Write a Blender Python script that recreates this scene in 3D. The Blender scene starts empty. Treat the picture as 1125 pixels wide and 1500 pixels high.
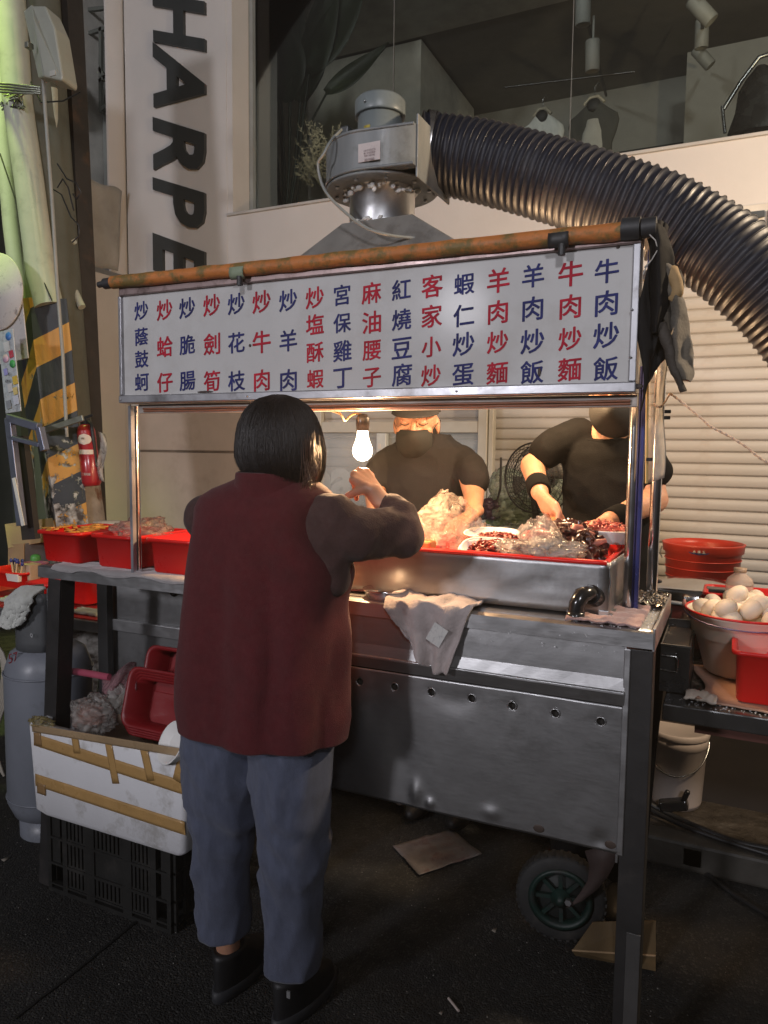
import bpy, bmesh, math, random
from mathutils import Vector as V, Matrix, noise
random.seed(7)
S = bpy.context.scene
COL = S.collection
R = math.radians

# ------------------------------------------------------------------ camera
YAW, PIT, ROL, FPX = R(25.2025), R(4.89875), R(0.64308), 1083.0
fw = V((-math.sin(YAW)*math.cos(PIT), math.cos(YAW)*math.cos(PIT), -math.sin(PIT)))
rt0 = V((math.cos(YAW), math.sin(YAW), 0)); up0 = rt0.cross(fw)
rt = rt0*math.cos(ROL)+up0*math.sin(ROL); up = -rt0*math.sin(ROL)+up0*math.cos(ROL)
CAM = V((0, 0, 1.5))
cd = bpy.data.cameras.new('camera'); cam = bpy.data.objects.new('camera', cd); COL.objects.link(cam)
cd.sensor_fit = 'VERTICAL'; cd.sensor_height = 36; cd.lens = FPX/1500*36
cd.clip_start = .05; cd.clip_end = 200
cam.matrix_world = Matrix(((rt.x, up.x, -fw.x, CAM.x), (rt.y, up.y, -fw.y, CAM.y), (rt.z, up.z, -fw.z, CAM.z), (0, 0, 0, 1)))
S.camera = cam
# ------------------------------------------------------------------ night sky and exposure
w = bpy.data.worlds.new('World'); S.world = w; w.use_nodes = True
nt = w.node_tree; bg = nt.nodes['Background']
sky = nt.nodes.new('ShaderNodeTexSky'); sky.sky_type = 'NISHITA'; sky.sun_disc = False
sky.sun_elevation = R(-4); sky.sun_rotation = R(200)
mixw = nt.nodes.new('ShaderNodeMix'); mixw.data_type = 'RGBA'; mixw.inputs[0].default_value = .75
mixw.inputs[7].default_value = (.52, .49, .50, 1)
nt.links.new(sky.outputs[0], mixw.inputs[6]); nt.links.new(mixw.outputs[2], bg.inputs[0])
bg.inputs[1].default_value = .05
S.view_settings.view_transform = 'Standard'; S.view_settings.look = 'None'
S.view_settings.exposure = 0.75; S.view_settings.gamma = 1

def lamp(name, loc, power, col, size=.05, typ='POINT', aim=None, spot=100, parent=None):
    l = bpy.data.lights.new(name, typ); l.energy = power; l.color = col
    if typ == 'AREA': l.size = size
    else: l.shadow_soft_size = size
    if typ == 'SPOT': l.spot_size = R(spot); l.spot_blend = .6
    o = bpy.data.objects.new(name, l); COL.objects.link(o); o.location = loc
    if aim: o.rotation_euler = (V(aim)-V(loc)).to_track_quat('-Z', 'Y').to_euler()
    return o
lamp('street_lamp_light', (-3.4, -6.2, 3.42), 520, (.95, .93, 1.0), .34, 'SPOT', (-1.2, 2.2, 1.9), 70)
lamp('far_fill_light', (2.2, -5.4, 5.2), 540, (.93, .93, 1.0), .5, 'SPOT', (-1.2, 3.9, 3.3), 50)  # added fill lamp: softens the pole's shadow and lifts the walls
lamp('green_neon_light', (-3.34, 2.12, 4.85), 330, (.72, 1.0, .22), .10, 'SPOT', (-3.46, 2.40, 3.4), 33)
lamp('stall_bulb_light', (-.914, 1.80, 1.49), 15, (1.0, .60, .30), .035)
lamp('canopy_bulb_light', (-.50, 2.24, 1.80), 15, (1.0, .64, .34), .04)
lamp('neighbour_bulb_light', (1.15, 2.40, 2.70), 92, (1.0, .78, .54), .05)

# ------------------------------------------------------------------ pixel -> place helpers
def ray(x, y): return fw + rt*((x-562.5)/FPX) - up*((y-750)/FPX)
def P(x, y, Y):
    d = ray(x, y); return CAM + d*(Y/d.y)
def G(x, y, z):
    d = ray(x, y); return CAM + d*((z-CAM.z)/d.z)
def XP(x, y, X):
    d = ray(x, y); return CAM + d*(X/d.x)
def D(x, y, t): return CAM + ray(x, y)*t

# ------------------------------------------------------------------ materials
_m = {}
def mat(name, col, rough=.5, metal=0., bump=0., bs=60., var=.15, vs=6., rv=.1, alpha=1., emis=0., sheen=0., coat=0., stretch=None, dirt=0., dcol=(.02, .016, .012), ds=3., dt=.55, trans=0., spec=.5, sss=0., big=0., bigs=3., aniso=0.):
    if name in _m: return _m[name]
    m = bpy.data.materials.new(name); m.use_nodes = True; _m[name] = m
    N = m.node_tree.nodes; L = m.node_tree.links; b = N['Principled BSDF']
    tc = N.new('ShaderNodeTexCoord'); mp = N.new('ShaderNodeMapping'); L.new(tc.outputs['Object'], mp.inputs[0])
    if stretch: mp.inputs['Scale'].default_value = stretch
    def nz(scale, det=4, vec=mp.outputs[0], ro=.6):
        n = N.new('ShaderNodeTexNoise'); n.inputs['Scale'].default_value = scale; n.inputs['Detail'].default_value = det
        n.inputs['Roughness'].default_value = ro
        L.new(vec, n.inputs['Vector']); return n.outputs[0]
    c = (*col, 1)
    mr = N.new('ShaderNodeMapRange'); mr.inputs[1].default_value = .3; mr.inputs[2].default_value = .7
    mr.inputs[3].default_value = 1-var; mr.inputs[4].default_value = 1+var; L.new(nz(vs, 5), mr.inputs[0])
    mx = N.new('ShaderNodeVectorMath'); mx.operation = 'SCALE'; mx.inputs[0].default_value = col; L.new(mr.outputs[0], mx.inputs[3])
    out = mx.outputs[0]
    if dirt > 0:
        dr = N.new('ShaderNodeMapRange'); dr.inputs[1].default_value = dt; dr.inputs[2].default_value = dt+.12
        dr.inputs[4].default_value = dirt; L.new(nz(ds, 8, tc.outputs['Object'], .7), dr.inputs[0])
        dm = N.new('ShaderNodeMix'); dm.data_type = 'RGBA'; L.new(dr.outputs[0], dm.inputs[0]); L.new(out, dm.inputs[6]); dm.inputs[7].default_value = (*dcol, 1)
        out = dm.outputs[2]
    L.new(out, b.inputs['Base Color'])
    rr = N.new('ShaderNodeMapRange'); rr.inputs[1].default_value = .3; rr.inputs[2].default_value = .7
    rr.inputs[3].default_value = max(.03, rough-rv); rr.inputs[4].default_value = min(1, rough+rv); L.new(nz(vs*2.3, 6), rr.inputs[0]); L.new(rr.outputs[0], b.inputs['Roughness'])
    b.inputs['Metallic'].default_value = metal; b.inputs['Specular IOR Level'].default_value = spec
    b.inputs['Coat Weight'].default_value = coat; b.inputs['Coat Roughness'].default_value = .12; b.inputs['Sheen Weight'].default_value = sheen; b.inputs['Alpha'].default_value = alpha
    b.inputs['Transmission Weight'].default_value = trans
    if sss: b.inputs['Subsurface Weight'].default_value = sss; b.inputs['Subsurface Scale'].default_value = .01
    if aniso: b.inputs['Anisotropic'].default_value = aniso
    if emis: b.inputs['Emission Color'].default_value = c; b.inputs['Emission Strength'].default_value = emis
    prev = None
    for (st, sc, dist) in ((big, bigs, .055), (bump, bs, .002)):
        if st:
            bp = N.new('ShaderNodeBump'); bp.inputs['Strength'].default_value = st; bp.inputs['Distance'].default_value = dist
            L.new(nz(sc, 3 if dist > .01 else 5, mp.outputs[0] if dist < .01 else tc.outputs['Object'], .5), bp.inputs['Height'])
            if prev: L.new(prev, bp.inputs['Normal'])
            prev = bp.outputs[0]
    if prev: L.new(prev, b.inputs['Normal'])
    return m

def brush(name, c=.55, rough=.28, **k):
    return mat(name, (c, c, c*1.01), rough, 1., var=.035, vs=14, rv=.035, stretch=(1, 9, 9), bump=.05, bs=90, **k)
steel = brush('dented_steel', .40, .42, big=.12, bigs=3.5, dirt=.35, dcol=(.10, .09, .08), ds=4)
steel2 = brush('thin_steel', .56, .40, big=.28, bigs=4, dirt=.35, dcol=(.08, .06, .05), ds=5, dt=.58)
chrome = mat('chrome_tube', (.72, .72, .74), .16, 1., var=.05, rv=.05, dirt=.3, dcol=(.12, .08, .05), ds=14, dt=.6)
blackmetal = mat('black_painted_steel', (.022, .021, .021), .5, 0., bump=.3, bs=40, dirt=.5, dcol=(.06, .05, .045), ds=6, dt=.55)
greypaint = mat('grey_paint', (.20, .21, .21), .42, 0., bump=.12, bs=60, dirt=.55, dcol=(.07, .065, .055), ds=6, dt=.55, stretch=(3, 3, .6))
redplastic = mat('red_plastic', (.62, .012, .010), .33, var=.05, rv=.08, bump=.05, bs=200, sss=.12)
redold = mat('red_old_plastic', (.42, .02, .016), .42, var=.1, rv=.1, sss=.05)
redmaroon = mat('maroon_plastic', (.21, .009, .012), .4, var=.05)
white = mat('white_plastic', (.74, .72, .68), .4, var=.04, dirt=.15, dcol=(.45, .4, .33))
foam = mat('white_foam', (.80, .79, .77), .55, var=.03, bump=.2, bs=120)
skin = mat('skin', (.52, .27, .17), .48, var=.12, vs=14, bump=.2, bs=180, sss=.18)
blackcloth = mat('black_cloth', (.006, .006, .0065), .9, var=.2, vs=9, bump=.6, bs=300, spec=.15)
towelm = mat('towel_cloth', (.36, .31, .30), .95, var=.12, bump=.9, bs=160, sheen=.3, dirt=.25, dcol=(.3, .24, .2), ds=9)
cardboard = mat('cardboard', (.40, .27, .15), .8, var=.1, bump=.2, bs=80, dirt=.2, dcol=(.2, .12, .06))
rubber = mat('black_rubber', (.02, .02, .02), .7, bump=.3, bs=60, dirt=.4, dcol=(.07, .06, .05), ds=12)
wire = mat('black_cable', (.015, .015, .016), .45)
darkred = mat('fleece_vest', (.078, .006, .009), .95, var=.12, vs=30, bump=.9, bs=420, sheen=.08)
sleevem = mat('knit_sleeve', (.050, .022, .020), .9, var=.15, vs=30, bump=.7, bs=260, sheen=.1)
denim = mat('thin_denim', (.082, .095, .145), .85, var=.16, vs=22, bump=.7, bs=260, sheen=.15, stretch=(3, 3, 1))
hairm = mat('black_hair', (.014, .010, .009), .48, var=.2, vs=40, stretch=(6, 6, 1), bump=.4, bs=120, spec=.6)
wallm = mat('painted_wall', (.56, .53, .50), .8, var=.05, vs=2, bump=.25, bs=70, dirt=.10, dcol=(.33, .29, .25), ds=1.3, dt=.5)
concrete = mat('concrete', (.30, .29, .27), .9, var=.2, vs=7, bump=.6, bs=40, dirt=.4, dcol=(.12, .11, .10), ds=5)

def clear(name, col=(.9, .9, .88), alpha=.3, rough=.12, bump=1., bs=18):
    """thin crinkled clear film: part see-through, part milky and glossy, lets light through"""
    if name in _m: return _m[name]
    m = bpy.data.materials.new(name); m.use_nodes = True; _m[name] = m; N = m.node_tree.nodes; L = m.node_tree.links
    N.remove(N['Principled BSDF']); o = N['Material Output']
    tc = N.new('ShaderNodeTexCoord'); n = N.new('ShaderNodeTexNoise'); n.inputs['Scale'].default_value = bs; n.inputs['Detail'].default_value = 6
    n.inputs['Distortion'].default_value = 1.6; L.new(tc.outputs['Object'], n.inputs['Vector'])
    bp = N.new('ShaderNodeBump'); bp.inputs['Strength'].default_value = bump; bp.inputs['Distance'].default_value = .015; L.new(n.outputs[0], bp.inputs['Height'])
    tr = N.new('ShaderNodeBsdfTransparent'); tr.inputs[0].default_value = (.93, .92, .90, 1)
    df = N.new('ShaderNodeBsdfDiffuse'); tl = N.new('ShaderNodeBsdfTranslucent'); gs = N.new('ShaderNodeBsdfGlossy'); gs.inputs['Roughness'].default_value = rough
    for x in (df, tl): x.inputs[0].default_value = (*col, 1)
    for x in (df, tl, gs): L.new(bp.outputs[0], x.inputs['Normal'])
    def mixs(f, a, b):
        k = N.new('ShaderNodeMixShader'); 
        if isinstance(f, float): k.inputs[0].default_value = f
        else: L.new(f, k.inputs[0])
        L.new(a, k.inputs[1]); L.new(b, k.inputs[2]); return k.outputs[0]
    milky = mixs(.62, df.outputs[0], tl.outputs[0])
    # crease lines of the crumpled film catch more
    mr = N.new('ShaderNodeMapRange'); mr.inputs[1].default_value = .40; mr.inputs[2].default_value = .62; mr.inputs[3].default_value = alpha*.55; mr.inputs[4].default_value = min(.9, alpha*1.6)
    L.new(n.outputs[0], mr.inputs[0])
    f = N.new('ShaderNodeFresnel'); f.inputs[0].default_value = 1.25; L.new(bp.outputs[0], f.inputs['Normal'])
    L.new(mixs(f.outputs[0], mixs(mr.outputs[0], tr.outputs[0], milky), gs.outputs[0]), o.inputs[0])
    return m
film = clear('clear_plastic_film', (.95, .93, .88), .42, .18)
filmy = clear('milky_plastic_bag', (.97, .90, .76), .40, .18, bump=1., bs=26)

# ------------------------------------------------------------------ mesh builder
class MB:
    def __init__(s): s.v = []; s.f = []; s.sm = []; s.mi = []
    def add(s, vs, fs, smooth=False, mi=0):
        k = len(s.v); s.v += [V(p) for p in vs]
        for f in fs: s.f.append(tuple(i+k for i in f)); s.sm.append(smooth); s.mi.append(mi)
        return s
    def box(s, a, b, mi=0):
        x0, y0, z0 = a; x1, y1, z1 = b
        return s.add([(x0,y0,z0),(x1,y0,z0),(x1,y1,z0),(x0,y1,z0),(x0,y0,z1),(x1,y0,z1),(x1,y1,z1),(x0,y1,z1)],
                     [(3,2,1,0),(4,5,6,7),(0,1,5,4),(1,2,6,5),(2,3,7,6),(3,0,4,7)], mi=mi)
    def beam(s, a, b, w, h, upv=(0, 1, 0), mi=0):
        a = V(a); b = V(b); d = (b-a).normalized(); x = d.cross(V(upv)).normalized()*w/2; y = x.cross(d).normalized()*h/2
        return s.add([a-x-y, a+x-y, a+x+y, a-x+y, b-x-y, b+x-y, b+x+y, b-x+y],
                     [(3,2,1,0),(4,5,6,7),(0,1,5,4),(1,2,6,5),(2,3,7,6),(3,0,4,7)], mi=mi)
    def loft(s, rings, caps=True, smooth=True, mi=0, closed=False):
        n = len(rings[0]); vs = [p for r in rings for p in r]; fs = []
        m = len(rings)
        for i in range(m if closed else m-1):
            j = (i+1) % m
            for k in range(n): fs.append((i*n+k, i*n+(k+1) % n, j*n+(k+1) % n, j*n+k))
        s.add(vs, fs, smooth, mi)
        if caps and not closed:
            s.add(rings[0], [tuple(range(n-1, -1, -1))], False, mi); s.add(rings[-1], [tuple(range(n))], False, mi)
        return s
    def grid(s, rows, smooth=True, mi=0):
        n = len(rows[0]); vs = [p for r in rows for p in r]
        fs = [(i*n+k, i*n+k+1, (i+1)*n+k+1, (i+1)*n+k) for i in range(len(rows)-1) for k in range(n-1)]
        return s.add(vs, fs, smooth, mi)
    def tube(s, pts, r, n=10, caps=True, closed=False, mi=0, flat=1.):
        pts = [V(p) for p in pts]; m = len(pts)
        rs = r if isinstance(r, (list, tuple)) else [r]*m
        rings = []; x = None
        for i, p in enumerate(pts):
            if closed: d = pts[(i+1) % m]-pts[i-1]
            else: d = pts[min(i+1, m-1)]-pts[max(i-1, 0)]
            d.normalize()
            if x is None: x = d.orthogonal().normalized()
            x = (x-d*x.dot(d)).normalized(); y = d.cross(x)
            rings.append([p+(x*math.cos(2*math.pi*k/n)+y*math.sin(2*math.pi*k/n)*flat)*rs[i] for k in range(n)])
        return s.loft(rings, caps, True, mi, closed)
    def lathe(s, prof, c=(0, 0, 0), n=32, ax=(0, 0, 1), caps=True, smooth=True, mi=0):
        c = V(c); q = V((0, 0, 1)).rotation_difference(V(ax))
        rings = [[c+q@V((r*math.cos(2*math.pi*k/n), r*math.sin(2*math.pi*k/n), z)) for k in range(n)] for r, z in prof]
        return s.loft(rings, caps, smooth, mi)
    def ball(s, c, r, n=16, m=10, q=None, mi=0):
        rx, ry, rz = (r, r, r) if isinstance(r, (int, float)) else r
        c = V(c); vs = []
        def T(p): return c+((q@V(p)) if q else V(p))
        rings = []
        for i in range(1, m):
            t = math.pi*i/m
            rings.append([T((rx*math.sin(t)*math.cos(2*math.pi*k/n), ry*math.sin(t)*math.sin(2*math.pi*k/n), -rz*math.cos(t))) for k in range(n)])
        vs = [T((0, 0, -rz))]+[p for r_ in rings for p in r_]+[T((0, 0, rz))]; fs = []
        for k in range(n): fs.append((0, 1+(k+1) % n, 1+k))
        for i in range(m-2):
            for k in range(n): fs.append((1+i*n+k, 1+i*n+(k+1) % n, 1+(i+1)*n+(k+1) % n, 1+(i+1)*n+k))
        e = len(vs)-1; b = 1+(m-2)*n
        for k in range(n): fs.append((b+k, b+(k+1) % n, e))
        return s.add(vs, fs, True, mi)
    def cap(s, a, b, ra, rb, n=14):
        """tapered limb with round ends"""
        a = V(a); b = V(b); d = (b-a); L = d.length; q = V((0, 0, 1)).rotation_difference(d.normalized()); pr = []
        for i in range(1, 6): t = math.pi/2*i/5; pr.append((ra*math.sin(t), -ra*math.cos(t)))
        for i in range(0, 5): t = math.pi/2*i/5; pr.append((rb*math.cos(t), L+rb*math.sin(t)))
        return s.lathe(pr, a, n, d.normalized())
    def shift(s, fn):
        s.v = [V(fn(p)) for p in s.v]; return s

def wl(o):
    p = V((0, 0, 0))
    while o: p += o.location; o = o.parent
    return p
def build(name, mb, m, parent=None, bevel=0., solid=0., sub=0, remesh=0., smooth=0, auto=False, so=-1):
    me = bpy.data.meshes.new(name); o = bpy.data.objects.new(name, me)
    if parent: off = wl(parent)
    else:
        xs = [p.x for p in mb.v]; ys = [p.y for p in mb.v]; zs = [p.z for p in mb.v]
        off = V(((min(xs)+max(xs))/2, (min(ys)+max(ys))/2, min(zs))); o.location = off
    me.from_pydata([p-off for p in mb.v], [], mb.f); me.validate()
    for mm in (m if isinstance(m, (list, tuple)) else [m]): me.materials.append(mm)
    if len(me.polygons) == len(mb.f):
        me.polygons.foreach_set('use_smooth', mb.sm); me.polygons.foreach_set('material_index', mb.mi)
    me.update(); COL.objects.link(o)
    if parent: o.parent = parent
    if remesh:
        r = o.modifiers.new('r', 'REMESH'); r.mode = 'VOXEL'; r.voxel_size = remesh; r.use_smooth_shade = True
    if smooth:
        r = o.modifiers.new('s', 'SMOOTH'); r.iterations = smooth; r.factor = .5
    if solid:
        r = o.modifiers.new('t', 'SOLIDIFY'); r.thickness = solid; r.offset = so
    if bevel:
        r = o.modifiers.new('b', 'BEVEL'); r.width = bevel; r.segments = 2; r.limit_method = 'ANGLE'; r.angle_limit = R(40)
    if sub:
        r = o.modifiers.new('u', 'SUBSURF'); r.levels = sub; r.render_levels = sub
    return o
def tag(o, label, cat, group=None, kind=None):
    if label: o['label'] = label
    if cat: o['category'] = cat
    if group: o['group'] = group
    if kind: o['kind'] = kind
    return o
def thing(name, label, cat, loc=(0, 0, 0), group=None):
    o = bpy.data.objects.new(name, None); COL.objects.link(o); o.location = loc; o.empty_display_size = .1
    return tag(o, label, cat, group)
def struct(name, mb, m, **k): return tag(build(name, mb, m, **k), None, None, kind='structure')
def dup(r, loc=None, rot=None, label=None, parent=None):
    c = r.copy(); COL.objects.link(c)
    if parent: c.parent = parent
    if loc is not None: c.location = loc
    if rot is not None: c.rotation_euler = (0, 0, rot)
    if label: c['label'] = label
    for ch in list(r.children): dup(ch, parent=c)
    return c
def text(body, w_, h_, m, parent, c, ex=.0006, off=0., name='letter', mtx=None, shear=0., tilt=0., fit=True, bold=0.):
    """flat lettering: converted to mesh, fitted in w_ x h_, centred at c, facing -Y unless mtx is given"""
    cu = bpy.data.curves.new('t', 'FONT'); cu.body = body; cu.size = 1; cu.offset = off; cu.extrude = 0; cu.resolution_u = 3; cu.shear = shear
    to = bpy.data.objects.new('t', cu); COL.objects.link(to)
    dg = bpy.context.evaluated_depsgraph_get(); dg.update()
    me = bpy.data.meshes.new_from_object(to.evaluated_get(dg)); bpy.data.objects.remove(to); bpy.data.curves.remove(cu)
    if not me.vertices: return None
    xs = [v.co.x for v in me.vertices]; ys = [v.co.y for v in me.vertices]
    sx = w_/(max(xs)-min(xs)); sy = h_/max(1e-6, max(ys)-min(ys))
    if fit: sx = sy = min(sx, sy)
    cx = (min(xs)+max(xs))/2; cy = (min(ys)+max(ys))/2
    q = mtx or Matrix(((1, 0, 0), (0, 0, -1), (0, 1, 0)))
    c = V(c)-(wl(parent) if parent else V((0, 0, 0)))
    mb = []
    for v in me.vertices:
        x = (v.co.x-cx)*sx; y = (v.co.y-cy)*sy+tilt*(v.co.x-cx)*sx
        v.co = c+q@V((x, y, 0))
    if bold:
        vs = [v.co.copy() for v in me.vertices]; fs = [tuple(p.vertices) for p in me.polygons]; nv = len(vs); V2 = []; F2 = []
        for k, (dx, dy) in enumerate(((0, 0), (1, .3), (-1, -.3), (.3, .8), (-.3, -.8), (.75, -.5), (-.75, .5))):
            d = q@V((dx*bold, dy*bold, .00012*(k+1))); V2 += [p+d for p in vs]; F2 += [tuple(i+nv*k for i in f) for f in fs]
        bpy.data.meshes.remove(me); me = bpy.data.meshes.new(name); me.from_pydata(V2, [], F2)
    me.polygons.foreach_set('use_smooth', [False]*len(me.polygons))
    me.materials.clear(); me.materials.append(m)
    o = bpy.data.objects.new(name, me); COL.objects.link(o)
    if parent: o.parent = parent
    if ex:
        r = o.modifiers.new('t', 'SOLIDIFY'); r.thickness = ex; r.offset = 1
    return o
def fbm(p, s, o=3):
    p = V(p)*s; t = 0; a = 1
    for _ in range(o): t += noise.noise(p)*a; p = p*2.03+V((3.1, 7.7, 1.3)); a *= .5
    return t
def ring(c, rx, ry, n=36, e=2.3, rz=0.):
    out = []
    for k in range(n):
        t = 2*math.pi*k/n; a, b = math.cos(t), math.sin(t)
        x = rx*math.copysign(abs(a)**(2/e), a); y = ry*math.copysign(abs(b)**(2/e), b)
        out.append(V(c)+V((x*math.cos(rz)-y*math.sin(rz), x*math.sin(rz)+y*math.cos(rz), 0)))
    return out
def rrect(cx, cy, hw, hd, r, z, n=5):
    o = []
    for sx, sy, a0 in ((1, 1, 0), (-1, 1, 90), (-1, -1, 180), (1, -1, 270)):
        for i in range(n):
            a = R(a0+90*i/(n-1)); o.append(V((cx+sx*(hw-r)+r*math.cos(a), cy+sy*(hd-r)+r*math.sin(a), z)))
    return o
def tub(w_, d, h, t=.82, r=.03, rim=.012, th=.003):
    """open rounded bin standing at the origin"""
    mb = MB(); hw, hd = w_/2, d/2
    R_ = [rrect(0, 0, hw*t, hd*t, r*t, 0), rrect(0, 0, hw*t+.004, hd*t+.004, r*t, .006), rrect(0, 0, hw-rim, hd-rim, r, h-.012), rrect(0, 0, hw, hd, r+.006, h-.011), rrect(0, 0, hw, hd, r+.006, h-.001), rrect(0, 0, hw-.004, hd-.004, r+.004, h),
          rrect(0, 0, hw-rim-th, hd-rim-th, r, h-.003), rrect(0, 0, hw*t-th, hd*t-th, r*t, .01)]
    mb.loft(R_); return mb
def place(o, loc, rz=0.):
    o.location = loc; o.rotation_euler = (0, 0, rz); return o
# ------------------------------------------------------------------ SETTING
def asphalt():
    m = mat('asphalt', (.018, .0175, .0165), .75, var=.45, vs=4, bump=1., bs=140, rv=.24, dirt=.6, dcol=(.012, .012, .012), ds=.9, dt=.45)
    N = m.node_tree.nodes; L = m.node_tree.links; b = N['Principled BSDF']
    tc = N.new('ShaderNodeTexCoord'); vo = N.new('ShaderNodeTexVoronoi'); vo.inputs['Scale'].default_value = 170; L.new(tc.outputs['Object'], vo.inputs['Vector'])
    bp = N.new('ShaderNodeBump'); bp.inputs['Strength'].default_value = .8; bp.inputs['Distance'].default_value = .004; bp.invert = True
    L.new(vo.outputs['Distance'], bp.inputs['Height'])
    old = b.inputs['Normal'].links[0].from_socket; L.new(old, bp.inputs['Normal']); L.new(bp.outputs[0], b.inputs['Normal'])
    # pale stone chips showing through the tar
    mr = N.new('ShaderNodeMapRange'); mr.inputs[1].default_value = .83; mr.inputs[2].default_value = .9; mr.inputs[4].default_value = .5
    sp = N.new('ShaderNodeSeparateColor'); L.new(vo.outputs['Color'], sp.inputs[0]); L.new(sp.outputs[0], mr.inputs[0])
    src = b.inputs['Base Color'].links[0].from_socket; mx = N.new('ShaderNodeMix'); mx.data_type = 'RGBA'
    L.new(mr.outputs[0], mx.inputs[0]); L.new(src, mx.inputs[6]); mx.inputs[7].default_value = (.08, .078, .07, 1); L.new(mx.outputs[2], b.inputs['Base Color'])
    return m
struct('ground', MB().grid([[(-30+60*i/60, -12+52*j/52, 0) for i in range(61)] for j in range(53)]), asphalt())
# a joint running across the asphalt: a thin recessed-looking tar strip
jb = MB(); a0, a1 = G(20, 1496, 0), G(200, 1350, 0); prev = []
rows = []
for i in range(40):
    p = a0.lerp(a1+(a1-a0)*.8, i/39); n = V((-(a1-a0).y, (a1-a0).x, 0)).normalized()
    o_ = n*noise.noise(p*6)*.012
    rows.append([p+o_-n*(.004+.003*noise.noise(p*30)), p+o_+n*.004])
struct('ground', jb.grid([[V((q.x, q.y, .004)) for q in r_] for r_ in rows]), mat('tar_joint', (.008, .008, .008), .6, bump=.4))
# loose grit lying on the road
gm = MB()
for i in range(420):
    x = random.uniform(-2.6, .4); y_ = random.uniform(.9, 2.3); r_ = random.uniform(.0008, .0026)
    gm.ball((x, y_, r_*.6), (r_, r_*random.uniform(.6, 1), r_*.7), 5, 4)
tag(build('gravel', gm, mat('pale_grit', (.24, .23, .21), .8)), 'loose pale grit scattered over the dark asphalt', 'gravel', kind='stuff')
# raised pavement, kerb and tile row
struct('pavement', MB().box((-12, 2.86, 0.0), (8, 9.5, .10)), mat('wet_concrete', (.055, .045, .035), .35, var=.4, vs=8, bump=1., bs=50, rv=.22, dirt=.6, dcol=(.04, .03, .02), ds=6, dt=.5, big=.6, bigs=12))
kerb = MB()
kc = mat('kerb_stone', (.055, .050, .042), .6, var=.3, vs=8, bump=.8, bs=40, dirt=.5)
km = None
for i in range(8):
    x = -3.4+i*.62
    b_ = MB().box((x, 2.76, 0), (x+.61, 2.855, .104+.003*(i % 2)))
    o = build('kerb_stone', b_, kc, bevel=.012); tag(o, None, None, kind='structure')
tc_ = mat('red_brick_tile', (.34, .12, .07), .55, var=.25, vs=9, bump=.6, bs=50, dirt=.5, dcol=(.08, .05, .04), ds=8)
for i in range(16):
    x = -1.5+i*.215
    o = build('brick', MB().box((x, 3.16, .10), (x+.208, 3.26, .128+.002*(i % 3))), tc_, bevel=.004); tag(o, None, None, kind='structure')
# alley behind the poles
alley = mat('alley_wall', (.16, .17, .14), .85, var=.25, vs=2, bump=.3)
struct('alley_wall', MB().box((-9.5, 5.6, 0), (-3.9, 5.8, 7)), alley)
struct('alley_ceiling', MB().box((-8.0, 2.6, 4.6), (-4.6, 5.6, 4.7)), mat('dark_soffit', (.05, .055, .05), .8))

# ------------------------------------------------------------------ SHOP BUILDING
bd = thing('shop_building', 'pale rendered shop front with a big dark upstairs window and vertical black letters', 'building', (-1.5, 3.9, 0))
YW = 3.9
XL, XR, XJ = -3.77, 3.2, -2.904
ZS = 2.945
cream = wallm
# pillar left of window
build('pillar', MB().box((XL, YW, 0), (-2.947, YW+.5, 7.5)), cream, bd)
build('wall', MB().box((-2.9465, YW+.003, 0), (-2.359, YW+.2, ZS-.002)), cream, bd)            # plain wall under sill, left
build('wall', MB().box((-2.359, YW+.003, 2.36), (XR, YW+.2, ZS-.002)), cream, bd)              # band between shutter and window
build('wall', MB().box((-2.9465, YW+.003, ZS), (XJ, YW+.5, 7.5)), cream, bd)
build('window_sill', MB().box((-2.945, YW-.012, ZS-.004), (XR, YW+.30, ZS+.012)), mat('sill_metal', (.42, .40, .37), .5), bd, bevel=.003)
# lower wall panel with a dirty seam
xp0 = P(207, 690, YW).x
build('wall_panel', MB().box((xp0, YW-.010, .1), (-2.362, YW+.002, 1.458)), mat('lower_wall_panel', (.46, .37, .30), .7, var=.07, dirt=.35, dcol=(.28, .20, .15), ds=2), bd, bevel=.003)
build('wall_panel', MB().box((xp0, YW-.014, 1.474), (-2.362, YW+.002, 2.25)), mat('upper_wall_panel', (.45, .36, .29), .7, var=.07, dirt=.35, dcol=(.28, .20, .15), ds=2), bd, bevel=.003)
build('seam_strip', MB().box((xp0, YW-.008, 1.4585), (-2.362, YW+.002, 1.4735)), mat('dirty_seam', (.16, .12, .09), .8, var=.4), bd)
# side wall facing the alley mouth (rounded return beside the pillar)
XA = -3.782
build('side_wall', MB().box((XA-.25, 3.44, 0), (XA, 3.86, 2.62)), cream, bd, bevel=.004)
rc = MB(); rows = []
for i in range(9):
    a = R(90*i/8); x = XA-.03+.03*math.sin(a)*0; rows.append([V((XA-.004-.05*(1-math.sin(a)), 3.79+.11*i/8, z)) for z in (0.0, 7.5)])
build('rounded_corner', MB().grid(rows), cream, bd, solid=.01)
build('coping_bar', MB().beam((XA-.01, 3.42, 2.632), (XA-.01, 3.93, 2.632), .03, .022, (1, 0, 0)), mat('grey_bar', (.25, .25, .24), .4, .6), bd)
# rolled canvas hanging above the side wall
rows = []
for i in range(15):
    t = i/14; z = 2.66+.52*t
    rows.append([V((XA-.02+.05*t*t+.01*math.sin(7*s+3*t), 3.44+.40*s, z+.012*math.sin(9*s))) for s in [k/14 for k in range(15)]])
cv = build('canvas_sheet', MB().grid(rows), mat('grey_canvas', (.36, .35, .33), .8, var=.18, vs=5, bump=.3), solid=.004)
tag(cv, 'grey canvas sheet hung above the white side wall beside the pillar', 'canvas')
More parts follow.
